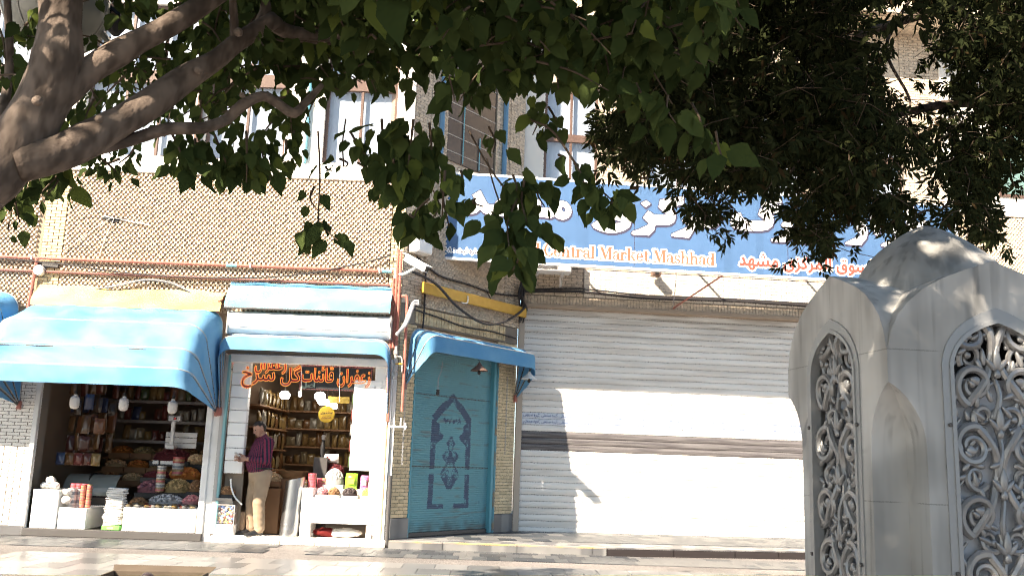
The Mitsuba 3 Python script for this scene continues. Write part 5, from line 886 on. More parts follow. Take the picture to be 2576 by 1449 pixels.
from shapely.prepared import prep
def populate(poly, n, d0, d1, size, shrink=14):
    g = prep(poly.buffer(-shrink)); x0, y0, x1, y1 = poly.bounds; k = 0
    while k < n:
        x, y = R2.uniform(x0, x1), R2.uniform(y0, y1)
        if not g.contains(LineString([(x, y), (x + .1, y)])): continue
        d = R2.uniform(d0, d1); v = np.array([R2.normal(0, .16), R2.normal(0, .16), R2.uniform(-.24, .08)]); a = at(x, y, d)
        b = a + v; 
        leafy(a, v, 6, size); k += 1
populate(rim, 960, 4.9, 7.6, .066, 42)
populate(Polygon([(1985, 500), (1998, 600), (2058, 632), (2104, 595), (2112, 500)]), 26, 5.2, 6.4, .06, 6)
populate(Polygon([(1715, 460), (1742, 530), (1788, 555), (1828, 480)]), 14, 5.2, 6.2, .055, 6)
populate(Polygon([(2200, 470), (2200, 515), (2255, 570), (2300, 560), (2300, 510), (2240, 460)]), 22, 5.4, 6.6, .06, 6)
populate(rim2, 330, 5.2, 7.5, .066, 30)
populate(Polygon([(2340, -200), (2360, 150), (2700, 330), (2800, -200)]), 100, 5.2, 7.8, .07)
populate(Polygon([(2370, 340), (2365, 420), (2435, 470), (2395, 535), (2440, 595), (2495, 565), (2485, 470), (2550, 400), (2560, 300)]), 70, 5.4, 6.6, .062, 4)
populate(Polygon([(2475, -150), (2465, 80), (2500, 320), (2600, 430), (2800, -150)]), 140, 5.4, 7.5, .066)
populate(Polygon([(1560, -150), (1560, 300), (1900, 400), (2200, 330), (2200, -150)]), 260, 5.2, 7.8, .07)
for c, r, n in (((3.4, 5.6, 4.9), (2.4, 2.2, 1.0), 260), ((4.8, 7.5, 5.6), (2.2, 2.2, 1.4), 200), ((2.2, 6.2, 5.6), (1.8, 2.0, 1.0), 150)):
    for _ in range(n):
        q = R2.normal(0, 1, 3); q = q / np.linalg.norm(q) * R2.uniform(.3, 1) ** .5; a = np.array(c) + q * np.array(r)
        if (a - C0) @ _fw > 0 and 724 - ((a - C0) @ _up) / ((a - C0) @ _fw) * FPX > -60: continue
        leafy(a, np.array([R2.normal(0, .25), R2.normal(0, .25), R2.uniform(-.3, .1)]), 6, .10)
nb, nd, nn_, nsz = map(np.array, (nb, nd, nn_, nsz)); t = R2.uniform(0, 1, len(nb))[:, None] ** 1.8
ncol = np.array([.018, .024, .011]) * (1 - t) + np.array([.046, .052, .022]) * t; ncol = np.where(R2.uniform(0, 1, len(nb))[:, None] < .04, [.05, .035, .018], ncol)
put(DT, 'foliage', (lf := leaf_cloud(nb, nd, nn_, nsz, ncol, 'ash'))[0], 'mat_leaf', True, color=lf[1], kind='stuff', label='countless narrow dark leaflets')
put(DT, 'twigs', cat(tw2), TWIG, kind='stuff', label='thin twigs')
put(DT, 'trunk', limb([(5.3, 7.6, -.05), (5.25, 7.55, 1.2), (5.1, 7.4, 2.6), (4.6, 7.0, 3.9), (4.2, 6.6, 5.2)], [.16, .14, .12, .08, .04], 40, 12, .06, 3)[0], BARK, True)
for P, r in ((pl((2700, 330, 6.6), (2450, 260, 6.4), (2200, 300, 6.3), (1960, 330, 6.1), (1830, 260, 6.0)), [.045, .035, .024, .014, .006]), (pl((2400, 560, 6.2), (2330, 530, 6.2), (2270, 575, 6.1)), [.010, .009, .006]), (pl((2500, 420, 6.3), (2420, 480, 6.2), (2340, 555, 6.1)), [.016, .012, .007]), (pl((2620, -40, 6.4), (2250, 60, 6.2), (2000, 150, 6.0), (1850, 230, 5.9), (1640, 350, 5.7)), [.04, .03, .022, .014, .006]), (pl((2100, 120, 6.0), (2080, 250, 6.0), (2010, 400, 5.9), (1960, 470, 5.9)), [.016, .013, .009, .005]), (pl((2300, -20, 6.2), (2230, 120, 6.1), (2290, 260, 6.0), (2240, 330, 6.0)), [.014, .012, .009, .006])):
    put(DT, 'limb', limb(P, r, 24, 7, .05, 2)[0], BARK, True)
# ================================================================== the shopkeeper in the doorway
SKIN = mat('skin', (.36, .205, .15), .5, .35); HAIR = mat('hair', (.022, .017, .015), .55, .4); SHOE = mat('shoe', (.02, .02, .022), .35, .5)
PP = np.array([-3.80, 15.96, .112]); PF = unit(np.array([-.80, -.60, 0.0])); PLf = np.array([-PF[1], PF[0], 0.0])           # forward and left of the man
PM = np.eye(4); PM[:3, 0], PM[:3, 1], PM[:3, 3] = PF, PLf, PP; PM[:3, :3] *= 1.09
def stripes(p, n, uv):
    x, y = p.x - float(PP[0]), p.y - float(PP[1]); s = x * float(PLf[0]) + y * float(PLf[1]); f = x * float(PF[0]) + y * float(PF[1]) - .02
    w = .5 + .5 * dr.sin(dr.atan2(s, f) * 34 + .7 * noise(p.x * 6, p.y * 6, p.z * 6))
    return mix((.15, .022, .055), (.022, .018, .035), smoothstep(.35, .75, w)) * (.85 + .3 * F3(p, 7))
SHIRT = mat('striped_shirt', stripes, .75, .2); TROUS = mat('khaki', lambda p, n, uv: mix((.27, .20, .14), (.36, .275, .195), F3(p, 6)), .8, .2)
def ball(c, r, n=2):
    m = trimesh.creation.icosphere(n, 1.0); m.apply_scale(r); m.apply_translation(c); return m
def hull(*bs): return manifold3d.Manifold.batch_hull([mfold(b) for b in bs])
def bone(a, ra, b, rb): return hull(ball(a, ra), ball(b, rb))
def finish(parts, edge=.018, it=10):
    m = parts[0]
    for p in parts[1:]: m = m + p
    m = unfold(m.refine_to_length(edge)); m.merge_vertices(); trimesh.smoothing.filter_taubin(m, lamb=.5, nu=.52, iterations=it); m.apply_transform(PM); return m
J = dict(hL=(-.02, .10, .90), hR=(-.02, -.10, .90), kL=(.03, .12, .49), kR=(.035, -.13, .49), aL=(-.01, .12, .09), aR=(.0, -.15, .09), sL=(-.03, .185, 1.385), sR=(-.03, -.185, 1.385), eL=(.02, .265, 1.11), eR=(.03, -.25, 1.11), wL=(.255, .075, 1.125), wR=(.265, -.065, 1.14))
def body(k=1.0, g=0.0):
    e3 = lambda *r: tuple(x * k * 1.14 + g for x in r)
    torso = [hull(ball((-.01, 0, .93), e3(.135, .165, .10)), ball((.035, 0, 1.07), e3(.155, .172, .12))), hull(ball((.035, 0, 1.07), e3(.155, .172, .12)), ball((-.005, 0, 1.28), e3(.125, .175, .12))), hull(ball((-.005, 0, 1.28), e3(.125, .175, .12)), ball((-.035, .12, 1.40), e3(.07, .08, .055)), ball((-.035, -.12, 1.40), e3(.07, .08, .055)))]
    legs = []
    for s in 'LR':
        legs += [bone(J['h' + s], .105 * k + g, J['k' + s], .068 * k + g), bone(J['k' + s], .066 * k + g, J['a' + s], .048 * k + g)]
    arms = []
    for s in 'LR':
        arms += [bone(J['s' + s], .068 * k + g, J['e' + s], .05 * k + g), bone(J['e' + s], .048 * k + g, J['w' + s], .032 * k + g)]
    return torso, legs, arms
MAN = thing('person', 'stout man in a maroon striped shirt and khaki trousers standing in the shop doorway', 'person')
torso, legs, arms = body(.93)
def hand(w, s):
    w = np.array(w); out = []; fwd = np.array([.80, -s * .55, -.05]); fwd /= np.linalg.norm(fwd); up = np.array([0, 0, 1.0]); sd = np.cross(fwd, up)
    pal = w + fwd * .075; out.append(hull(ball(w, (.026, .022, .022)), ball(pal + up * .03, (.016, .016, .012)), ball(pal - up * .03, (.016, .016, .012))))
    for i, (z, L) in enumerate(((.033, .068), (.012, .078), (-.010, .072), (-.031, .055))):
        p0 = pal + up * z; p1 = p0 + fwd * L * .45 + sd * s * -.010; p2 = p1 + fwd * L * .25 + sd * s * -.028; p3 = p2 - fwd * L * .10 + sd * s * -.028
        out += [bone(p0, .0105, p1, .0098), bone(p1, .0098, p2, .009), bone(p2, .009, p3, .0078)]
    t0 = w + fwd * .03 + up * .03; t1 = t0 + fwd * .03 + up * .028; t2 = t1 + fwd * .034 + up * .004 + sd * s * -.012; out += [bone(t0, .014, t1, .0115), bone(t1, .0115, t2, .009)]
    return out
hc = np.array([.055, -.0, 1.585]); tl = trimesh.transformations.rotation_matrix(.42, [0, 1, 0])
def hd(m): m = m.copy(); m.apply_transform(tl); m.apply_translation(hc); return mfold(m)
def eb(c, r): return hd(ball(c, r, 3))
head = [eb((0, 0, .02), (.095, .077, .098)), hd(unfold(hull(ball((.015, 0, -.02), (.075, .066, .06)), ball((.055, 0, -.088), (.028, .034, .022)), ball((-.03, 0, -.03), (.05, .06, .05))))),
        hd(unfold(hull(ball((.088, 0, .012), (.010, .009, .010)), ball((.108, 0, -.028), (.012, .016, .010)), ball((.088, 0, -.030), (.010, .018, .010))))), eb((.083, 0, -.058), (.012, .024, .005)), eb((.081, 0, -.068), (.012, .021, .006)),
        eb((.080, .03, .026), (.012, .024, .006)), eb((.080, -.03, .026), (.012, .024, .006)), eb((-.005, .078, -.008), (.018, .009, .030)), eb((-.005, -.078, -.008), (.018, .009, .030))]
neck = [bone((-.03, 0, 1.42), .060, (.025, 0, 1.53), .054)]
skin = finish(torso + legs + arms + hand(J['wL'], 1) + hand(J['wR'], -1) + neck + head + [hull(ball((.02, .12, .06), (.04, .035, .04)), ball((.11, .13, .04), (.05, .035, .025))), hull(ball((.03, -.15, .06), (.04, .035, .04)), ball((.12, -.17, .04), (.05, .035, .025)))], .012, 6)
put(MAN, 'body', skin, SKIN, True)
def eye(s):
    m = cat(ball((.0835, s * .030, .010), (.009, .014, .008))); m.apply_transform(tl); m.apply_translation(hc); m.apply_transform(PM); return m
for s in (-1, 1): put(MAN, 'eye', eye(s), BLACK, True)
hr = ball((0, 0, .02), (.104, .086, .107), 4); n_ = meshkit.fbm(hr.vertices * 60, 3)[:, None]; hr.vertices += hr.vertex_normals * (n_ - .5) * .012
cut = hr.vertices; keep = (cut[hr.faces].mean(1)[:, 2] > .052 - .35 * np.minimum(cut[hr.faces].mean(1)[:, 0] - .03, 0) * -1 * .0) & ~((cut[hr.faces].mean(1)[:, 0] > .03) & (cut[hr.faces].mean(1)[:, 2] < .075)) | (cut[hr.faces].mean(1)[:, 0] < -.03) & (cut[hr.faces].mean(1)[:, 2] > -.06)
hr.update_faces(keep); hr.remove_unreferenced_vertices(); hr.apply_transform(tl); hr.apply_translation(hc); hr.apply_transform(PM); put(MAN, 'hair', hr, HAIR, True)
torso, legs, arms = body(1.0, .012)
put(MAN, 'shirt', finish(torso[:1] + torso[1:] + arms[:1] + [bone(J['eL'], .060, tuple(np.array(J['eL']) * .22 + np.array(J['wL']) * .78), .046)] + arms[2:3] + [bone(J['eR'], .060, tuple(np.array(J['eR']) * .22 + np.array(J['wR']) * .78), .046)] + [bone((-.03, 0, 1.42), .074, (-.012, 0, 1.465), .067)], .016, 8), SHIRT, True)
tr_ = []
for s in 'LR':
    k, a = np.array(J['k' + s]), np.array(J['a' + s]); tr_ += [bone(J['h' + s], .128, k, .092), bone(k, .092, a + [0, 0, .02], .080)]
tm = finish([hull(ball((-.012, 0, .93), (.178, .212, .075)), ball((-.01, .09, .83), (.135, .115, .08)), ball((-.01, -.09, .83), (.135, .115, .08)))] + tr_, .016, 8)
f_ = meshkit.fbm(np.stack([tm.vertices[:, 0] * 9, tm.vertices[:, 1] * 9, tm.vertices[:, 2] * 22], 1), 2) - .5; tm.vertices += tm.vertex_normals * f_[:, None] * .022 * np.clip(1.25 - tm.vertices[:, 2:], .3, 1)
put(MAN, 'trousers', tm, TROUS, True)
put(MAN, 'belt', finish([hull(ball((-.005, 0, .985), (.192, .226, .014)), ball((-.005, 0, 1.0), (.192, .226, .014)))], .02, 2), BLACK, True)
for (x, y, t) in ((.02, .12, .05), (.03, -.15, -.15)):
    m = unfold(hull(ball((-.06, 0, .035), (.035, .036, .03)), ball((.0, 0, .06), (.045, .036, .04)), ball((.13, 0, .03), (.06, .044, .026)), ball((.16, .005, .018), (.05, .042, .017)))); m.vertices[:, 2] = np.maximum(m.vertices[:, 2], .002)
    m.apply_transform(trimesh.transformations.rotation_matrix(t, [0, 0, 1])); m.apply_translation((x, y, 0)); m.apply_transform(PM); put(MAN, 'shoe', m, SHOE, 40)
ph = single('phone', 'small pale device held between the hands of the man in the striped shirt', 'phone', rbox(-.012, .012, -.035, .035, -.065, .065, .006).apply_transform(trimesh.transformations.rotation_matrix(.9, [0, 1, 0])).apply_translation((.365, .0, 1.175)).apply_transform(PM), PIPING)
# ================================================================== goods in the two shops
def Q(o, s):
    return lambda x, y, w=0.0: LW.uv((o[0] + x / s) * .85867, (o[1] + y / s) * .85867, w)
q1, q2, q7 = Q((0, 800), 1.8118), Q((560, 960), 2.264), Q((330, 1180), 3.813)
def bx(q, x0, y0, x1, y1, w0, w1, c=.008, floor=None):
    a, b = q(x0, y1, w1), q(x1, y0, w1); return LW.box(a[0], b[0], b[1] if False else (a[1] if floor is None else floor), b[1], w0, w1, c)
RG = random.Random(17); NG = np.random.default_rng(18)
def gloss(c, r=.18): return paint(c, r, .6)
PK = [gloss(tuple(.36 * q for q in c)) for c in ((.30, .15, .06), (.42, .26, .10), (.20, .06, .04), (.50, .40, .24), (.13, .08, .05), (.55, .36, .13), (.36, .09, .07), (.60, .55, .45), (.10, .14, .30), (.16, .24, .10), (.62, .60, .58), (.45, .18, .08))]
_pk = {}
def packet_mesh(a, b, t, k):
    a, b, t = round(a / .03) * .03, round(b / .03) * .03, round(t / .02) * .02
    key = (a, b, t, k)
    if key not in _pk:
        n = 7; P = []
        for s in (1, -1):
            for i in range(n):
                for j in range(n):
                    x, z = i / (n - 1) * 2 - 1, j / (n - 1) * 2 - 1; P.append((x * a / 2 * (1 - .04 * abs(z)), -s * t / 2 * ((1 - x ** 4) * (1 - z ** 4)) ** .5 * (1 + .25 * math.sin(3 * x + 2 * z + k)), (z + 1) * b / 2))
        F = []
        for h in (0, 1):
            for i in range(n - 1):
                for j in range(n - 1):
                    p = h * n * n + i * n + j; f = [[p, p + n, p + n + 1], [p, p + n + 1, p + 1]]; F += f if not h else [x[::-1] for x in f]
        _pk[key] = ply(trimesh.Trimesh(P, F, process=True), smooth=35)
    return _pk[key]
def packet(lab, group, u, v, w, a=.14, b=.26, t=.05, mi_=None, rz=0.0, lean=0.0):
    k = thing('packet', lab, 'packet', group); m = RG.choice(PK) if mi_ is None else PK[mi_]; p = LW.at(u, v, w)
    scene[k] = {**packet_mesh(a, b, t, RG.randrange(3)), 'bsdf': m, 'to_world': T().translate(p.tolist()).rotate([0, 0, 1], rz).rotate([1, 0, 0], lean)}
_gr = {}
def heap(lab, u, v, w, ru, rw, h, cols, s=.02, n=170, tray=True, traymat=None, name='heap'):
    """A mound of single pieces over a core, in its tray."""
    k = thing(name, lab, 'heap'); h = h * 1.55; c = LW.at(u, v, w); R = NG; out, cs = [], []
    core = trimesh.creation.icosphere(2, 1.0); core.vertices[:, 2] = np.maximum(core.vertices[:, 2], -.05); core.apply_scale((ru, rw, h * .93)); core.apply_translation(c)
    pc = trimesh.creation.icosphere(1, 1.0)
    for _ in range(n):
        a, r = R.uniform(0, 2 * math.pi), math.sqrt(R.uniform(0, 1)) * .97; z = h * (1 - r ** 2) ** .5 * .97; m = pc.copy(); m.apply_scale(R.uniform(.75, 1.2, 3) * [s, s * .75, s * .6]); m.apply_transform(trimesh.transformations.random_rotation_matrix(R.uniform(0, 1, 3))); m.apply_translation(c + [ru * r * math.cos(a), rw * r * math.sin(a), z + s * .2]); out.append(m); cs.append(np.repeat([np.array(cols[R.integers(len(cols))]) * R.uniform(.75, 1.25)], len(m.vertices), 0))
    m = cat(out); scene[k + '__pieces'] = ply(m, 'mat_pieces', smooth=True, color=np.vstack(cs)); labels[k + '__pieces'] = {'kind': 'stuff', 'label': 'loose pieces of the heap'}
    put(k, 'core', core, paint(tuple(np.mean(cols, 0) * .6), .8, .2), True)
    if tray: put(k, 'tray', cat([LW.box(u - ru, u + ru, v - .10, v - .004, w + rw - .012, w + rw, .004), LW.box(u - ru, u - ru + .01, v - .10, v - .004, w - rw, w + rw - .013, .003), LW.box(u + ru - .01, u + ru, v - .10, v - .004, w - rw, w + rw - .013, .003), LW.box(u - ru + .011, u + ru - .011, v - .10, v - .08, w - rw, w + rw - .013, .003)]), traymat or BLACK)
    return k
scene['mat_pieces'] = {'type': 'twosided', 'b': {'type': 'principled', 'base_color': VC, 'roughness': .4, 'specular': .45}}
# ---- shop with dried fruit and nuts
def wbox(lab, u0, u1, v0, v1, w0, w1, m=WHITEP, name='white_bin', cat_='bin'):
    t = .02; k = thing(name, lab, cat_)
    put(k, 'front', LW.box(u0, u1, v0, v1, w1 - t, w1, .005), m); put(k, 'back', LW.box(u0, u1, v0, v1, w0, w0 + t, .005), m)
    put(k, 'side', LW.box(u0, u0 + t, v0, v1, w0 + t + .001, w1 - t - .001, .004), m); put(k, 'side', LW.box(u1 - t, u1, v0, v1, w0 + t + .001, w1 - t - .001, .004), m); put(k, 'floor', LW.box(u0 + t, u1 - t, v1 - .14, v1 - .12, w0 + t, w1 - t), m); return k
wbox('tall white bin standing at the left post of the nut shop', -7.44, -7.02, .125, .74, -.62, -.03)
wbox('low white bin with tins and rolls at the left of the nut shop', -7.0, -6.55, .125, .46, -.95, -.05)
wbox('long white tray box with packets in front of the nut shop', -5.93, -4.76, .125, .50, -.62, -.0)
for k in range(6):
    m = ball((0, 0, 0), (.085, .075, .06), 3); m.vertices += m.vertex_normals * (meshkit.fbm(m.vertices * 22, 3, k) - .5)[:, None] * .05; x, z, y = ((-7.33, .79, -.2), (-7.18, .79, -.2), (-7.26, .88, -.22), (-7.36, .80, -.4), (-6.93, .58, -.12), (-6.94, .70, -.16))[k]; m.apply_translation(LW.at(x, z, y)); single('sack', 'small tied white cloth sacks heaped on the white bins at the left', 'sack', m, paint((.72, .70, .66), .8, .2), True, 'white sacks on the white bins')
TINS = [gloss(c, .25) for c in ((.42, .08, .08), (.55, .52, .5), (.36, .24, .12), (.2, .22, .25), (.5, .12, .16), (.45, .35, .12))]
def tin(lab, group, u, v, w, r, h, mk):
    k = thing('tin', lab, 'tin', group); c = (r, h)
    if c not in _gr: _gr[c] = (ply(lathe([(0, 0), (r * .97, 0), (r, .006), (r, h * .82), (r * 1.03, h * .83), (r * 1.03, h * .98), (r * .98, h), (0, h)], 18), smooth=40), ply(lathe([(r * 1.004, h * .25), (r * 1.012, h * .27), (r * 1.012, h * .6), (r * 1.004, h * .62)], 18), smooth=40))
    a, b = _gr[c]; t = T().translate(LW.at(u, v, w).tolist()); scene[k + '__can'] = {**a, 'bsdf': TINS[mk], 'to_world': t}; scene[k + '__band'] = {**b, 'bsdf': TINS[(mk + 2) % 6], 'to_world': t}
for i, u in enumerate((-6.72, -6.62)):
    for j in range(7): tin('slim striped tin in the stacks at the right end of the low white bin', 'striped tins stacked in the low white bin', u, .40 + j * .062, -.25, .042, .06, (0, 2)[(i + j) % 2])
for i in range(2):
    for j in range(3): tin('wide silver tin in the stack in the middle of the low white bin', 'silver tins in the low white bin', -6.88 + i * .07, .36 + j * .135, -.22 - .1 * i, .062, .13, 1)
for i in range(3): tin('red lidded tin on top of the silver tins', 'red tins on top of the silver tins', -6.9 + i * .09, .77, -.3, .055, .07, 4)
for j in range(6): tin('stacked tin behind the white paper bundles', 'tins stacked behind the paper bundles', -5.72, .72 + j * .075, -1.0, .075, .072, (2, 1)[j % 2])
for j in range(3): tin('larger tin in the short stack left of the dark red heap', 'larger tins left of the dark red heap', -5.55, 1.0 + j * .11, -1.35, .10, .105, (2, 1, 0)[j])
PB = thing('paper_stack', 'leaning tall stack of folded white paper bundles on the ground before the nut shop', 'paper stack')
for j in range(22):
    z = .20 + j * .0275; o = .05 * (j / 22) ** 2 + RG.uniform(-.02, .02); m = rbox(-.14, .14, -.10, .10, 0, .022, .008); m.vertices[:, 2] += .012 * np.sin(m.vertices[:, 0] * 14 + j); m.apply_transform(trimesh.transformations.rotation_matrix(RG.uniform(-.18, .18), [0, 0, 1])); m.apply_translation(LW.at(-6.13 + o, z, -.12)); put(PB, 'bundle', m, paint((.74, .72, .69), .8, .2))
GBX = thing('green_box', 'flat green box under the stack of white paper bundles', 'box'); put(GBX, 'case', LW.box(-6.26, -5.97, .128, .198, -.22, .0, .006), paint((.16, .46, .10), .4, .4)); put(GBX, 'label_patch', LW.box(-6.17, -6.07, .145, .18, .0005, .002), paint((.4, .6, .25), .4, .4))
for k in range(26): packet('small flat packets lying in rows on the long white tray box', 'packets lying on the long white tray box', -5.86 + (k % 13) * .083, .50 + .02 * (k // 13), -.12 - .2 * (k // 13), .085, .15, .035, (3, 7, 10, 5, 6, 10)[k % 6], RG.uniform(-25, 25), 78)
c_ = dict(candy=((.55, .55, .57), (.08, .08, .09), (.3, .3, .33)), pink=((.36, .13, .14), (.5, .25, .24), (.24, .08, .1)), olive=((.20, .14, .065), (.13, .10, .045), (.28, .2, .1)), purple=((.13, .05, .065), (.2, .09, .1), (.08, .035, .05)), red=((.055, .010, .014), (.085, .016, .02)), orange=((.24, .075, .018), (.32, .13, .03)), beige=((.34, .23, .13), (.42, .30, .18)), brown=((.13, .07, .035), (.2, .11, .055)), blackc=((.02, .016, .018), (.04, .03, .03)), gold=((.42, .22, .05), (.5, .3, .08)))
c_ = {k: tuple(tuple(min(.75, 1.9 * q) for q in t) for t in v) for k, v in c_.items()}
for lab, x, y, w, ru, rw, h, c, s in (('heap of grey and black wrapped sweets behind the long white tray', 560, 1125, -.80, .30, .16, .09, 'candy', .024), ('heap of pink sugared almonds beside the right post of the nut shop', 850, 1130, -.78, .16, .16, .09, 'pink', .022), ('heap of dark seeds at the left behind the paper bundles', 250, 1150, -.76, .15, .15, .08, 'brown', .022),
      ('heap of purple dried petals in the second tier', 395, 1000, -1.14, .24, .17, .13, 'purple', .030), ('heap of olive brown pistachios in the second tier', 690, 1000, -1.14, .24, .17, .14, 'olive', .026), ('small brown heap at the right end of the second tier', 905, 990, -1.14, .13, .16, .12, 'brown', .024),
      ('dark red heap of barberries in the third tier', 470, 830, -1.5, .26, .17, .07, 'red', .018), ('heap of orange dried apricots in the third tier', 770, 850, -1.5, .27, .18, .12, 'orange', .040),
      ('tall dark red cone of barberries under the white scale', 630, 645, -1.9, .36, .22, .14, 'red', .018), ('pale beige heap right of the dark red cone', 900, 680, -1.9, .16, .2, .10, 'beige', .034)):
    u, v = q7(x, y, w + rw)
    heap(lab, u, v, w, ru, rw, h, c_[c], s)
for k in range(2): put(thing('price_card', ('white price card before the dark red cone of barberries', 'long white price card beside the first one')[k], 'price card'), None, LW.box(*((q7(512, 0, -1.66)[0], q7(578, 0, -1.66)[0]) if not k else (q7(597, 0, -1.66)[0], q7(798, 0, -1.66)[0])), q7(600, 684, -1.66)[1], q7(600, 645, -1.66)[1], -1.672, -1.664), WHITEP)
for tier, (v, w) in enumerate(((.86, -2.3), (1.10, -2.5), (1.36, -2.75))):
    for j in range(5):
        u = -7.1 + j * .42
        if u > -5.6 and tier < 2: continue
        heap(f'dim nut heap, {("leftmost", "second", "third", "fourth", "rightmost")[j]} in the {("lowest", "middle", "upper")[tier]} back row of bins', u, v, w, .2, .17, .08, c_[('brown', 'beige', 'orange', 'olive', 'brown')[(j + tier) % 5]], .02, 110, traymat=WOOD)
ST = thing('bin_rack', 'stepped wooden rack carrying the rows of nut bins', 'rack')
for v, w in ((.74, -2.3), (.98, -2.5), (1.24, -2.75)): put(ST, 'shelf', LW.box(-7.4, -5.4 if v < 1.2 else -4.75, v, v + .02, w - .18, w + .19, .005), WOOD)
for u in (-7.38, -6.4, -5.42): put(ST, 'upright', LW.box(u, u + .03, .1, 1.24, -2.92, -2.7, .004), WOOD)
ST2 = thing('bin_rack', 'dark stepped counter carrying the coloured heaps at the right of the nut shop', 'rack')
for (x, y, w, u0) in ((560, 1125, -.80, -5.85), (690, 1000, -1.14, -5.75), (770, 850, -1.5, -5.7), (630, 645, -1.9, -5.6)):
    v = q7(x, y, w + .17)[1] - .102; put(ST2, 'step', LW.box(u0, -4.62, .11, v, w - .19, w + .175, .005), DARK)
CRB = thing('glass_case', 'curved glass fronted case at the lower left of the nut shop', 'display case'); put(CRB, 'curved_front', LW.mesh(grid_mesh(np.array([[(u, .95 + .0 - .32 * math.cos(t) + .25, .62 + .36 * math.sin(t)) for u in (-7.35, -6.45)] for t in np.linspace(0, 1.5, 9)]), .006)), paint((.22, .24, .23), .12, .6)); put(CRB, 'base', LW.box(-7.36, -6.44, .11, .6, -1.7, -1.0, .01), DARK); put(CRB, 'divider', LW.box(-6.95, -6.94, .6, 1.0, -1.3, -.98), BLACK)
SCL = thing('weighing_scale', 'white weighing scale with a tall column and red digits', 'scale'); u, v = q7(690, 175, -1.75)
put(SCL, 'display', LW.box(u - .10, u + .13, v - .045, v + .05, -1.80, -1.70, .012), paint((.55, .56, .58), .4, .4)); put(SCL, 'screen', LW.box(u - .0, u + .06, v - .02, v + .025, -1.6995, -1.697), BLACK)
scene[SCL + '__digits'] = {**ply(LW.box(u + .015, u + .035, v - .008, v + .016, -1.6965, -1.695)), 'emitter': {'type': 'area', 'radiance': rgb((.08, .004, .004))}}
put(SCL, 'column', LW.box(u - .04, u + .03, 1.52, v - .046, -1.78, -1.72, .01), WHITEP); put(SCL, 'base', LW.box(u - .09, u + .07, 1.46, 1.53, -1.84, -1.66, .012), WHITEP)
WS = thing('slatted_box', 'white slatted box behind the scale', 'box'); 
for j in range(3): put(WS, 'slat', LW.box(u - .2, u + .38, 1.48 + j * .10, 1.57 + j * .10, -1.98, -1.96, .005), WHITEP)
def lantern(lab, x, y):
    u, v = LW.uv(x, y, .02); k = thing('pendant_lamp', lab, 'lamp'); p = LW.at(u, v - .10, .02)
    put(k, 'bulb', moved(lathe([(0, -.01), (.05, 0), (.072, .03), (.078, .07), (.078, .15), (.07, .185), (.03, .21), (.028, .235), (0, .236)], 20), p), paint((.70, .67, .64), .35, .4), 50); put(k, 'socket', moved(lathe([(0, .237), (.024, .238), (.026, .29), (.012, .30), (0, .30)], 12), p), BLACK, 40); put(k, 'flex', tube([p + [0, 0, .3], [p[0] + .01, p[1] + .05, 3.0]], .005, 5), RUBBER)
for n_, x, y in (('left', 188, 1012), ('middle', 311, 1017), ('right', 434, 1024)): lantern(f'white bulb hanging in the nut shop opening, the {n_} one of three', x, y)
RK = thing('shelf_rack', 'packet shelves across the back of the nut shop', 'shelf')
for z in (1.60, 1.98, 2.36, 2.72):
    put(RK, 'shelf', LW.box(-7.4, -4.66, z - .03, z, -3.0, -2.55, .004), mat('red_shelf', (.17, .035, .03), .4, .4)); put(RK, 'shelf_edge', LW.box(-7.4, -4.66, z - .045, z + .012, -2.549, -2.535, .003), paint((.20, .18, .17), .4, .4))
for r, z in enumerate((1.605, 1.985, 2.365, 2.725)):
    for j in range(19):
        if RG.random() < .06: continue
        packet(f'glossy snack packet standing on the {("lowest", "second", "third", "top")[r]} back shelf of the nut shop', f'packets on the {("lowest", "second", "third", "top")[r]} shelf of the nut shop', -7.33 + j * .142 + RG.uniform(-.01, .01), z, -2.68, .135 * RG.uniform(.8, 1.25), RG.uniform(.17, .33), RG.uniform(.04, .09), (None, 7, 10)[RG.randrange(3)] if r == 1 and j > 7 else None, RG.uniform(-32, 32), RG.uniform(-14, 6))
for r in range(4):
    for j in range(8): packet('long packet hanging on the left side of the nut shop', 'long packets hanging on the left side wall of the nut shop', -7.34 + (j % 4) * .15 + RG.uniform(-.03, .03), 1.38 + r * .33 + RG.uniform(-.05, .05), -.9 - .55 * (j // 4) + RG.uniform(-.1, .1), RG.uniform(.10, .19), RG.uniform(.24, .36), .05, (2, 0, 8, 0, 11, 4)[(j * 3 + r) % 6], RG.uniform(-30, 30), RG.uniform(-8, 8))
for j in range(5): packet('shiny packet in the low row beside the left post of the nut shop', 'shiny packets in the low row at the left of the nut shop', -7.36 + j * .15, 1.13, -.7, .14, .22, .06, (8, 0, 6, 2, 5)[j], 8)
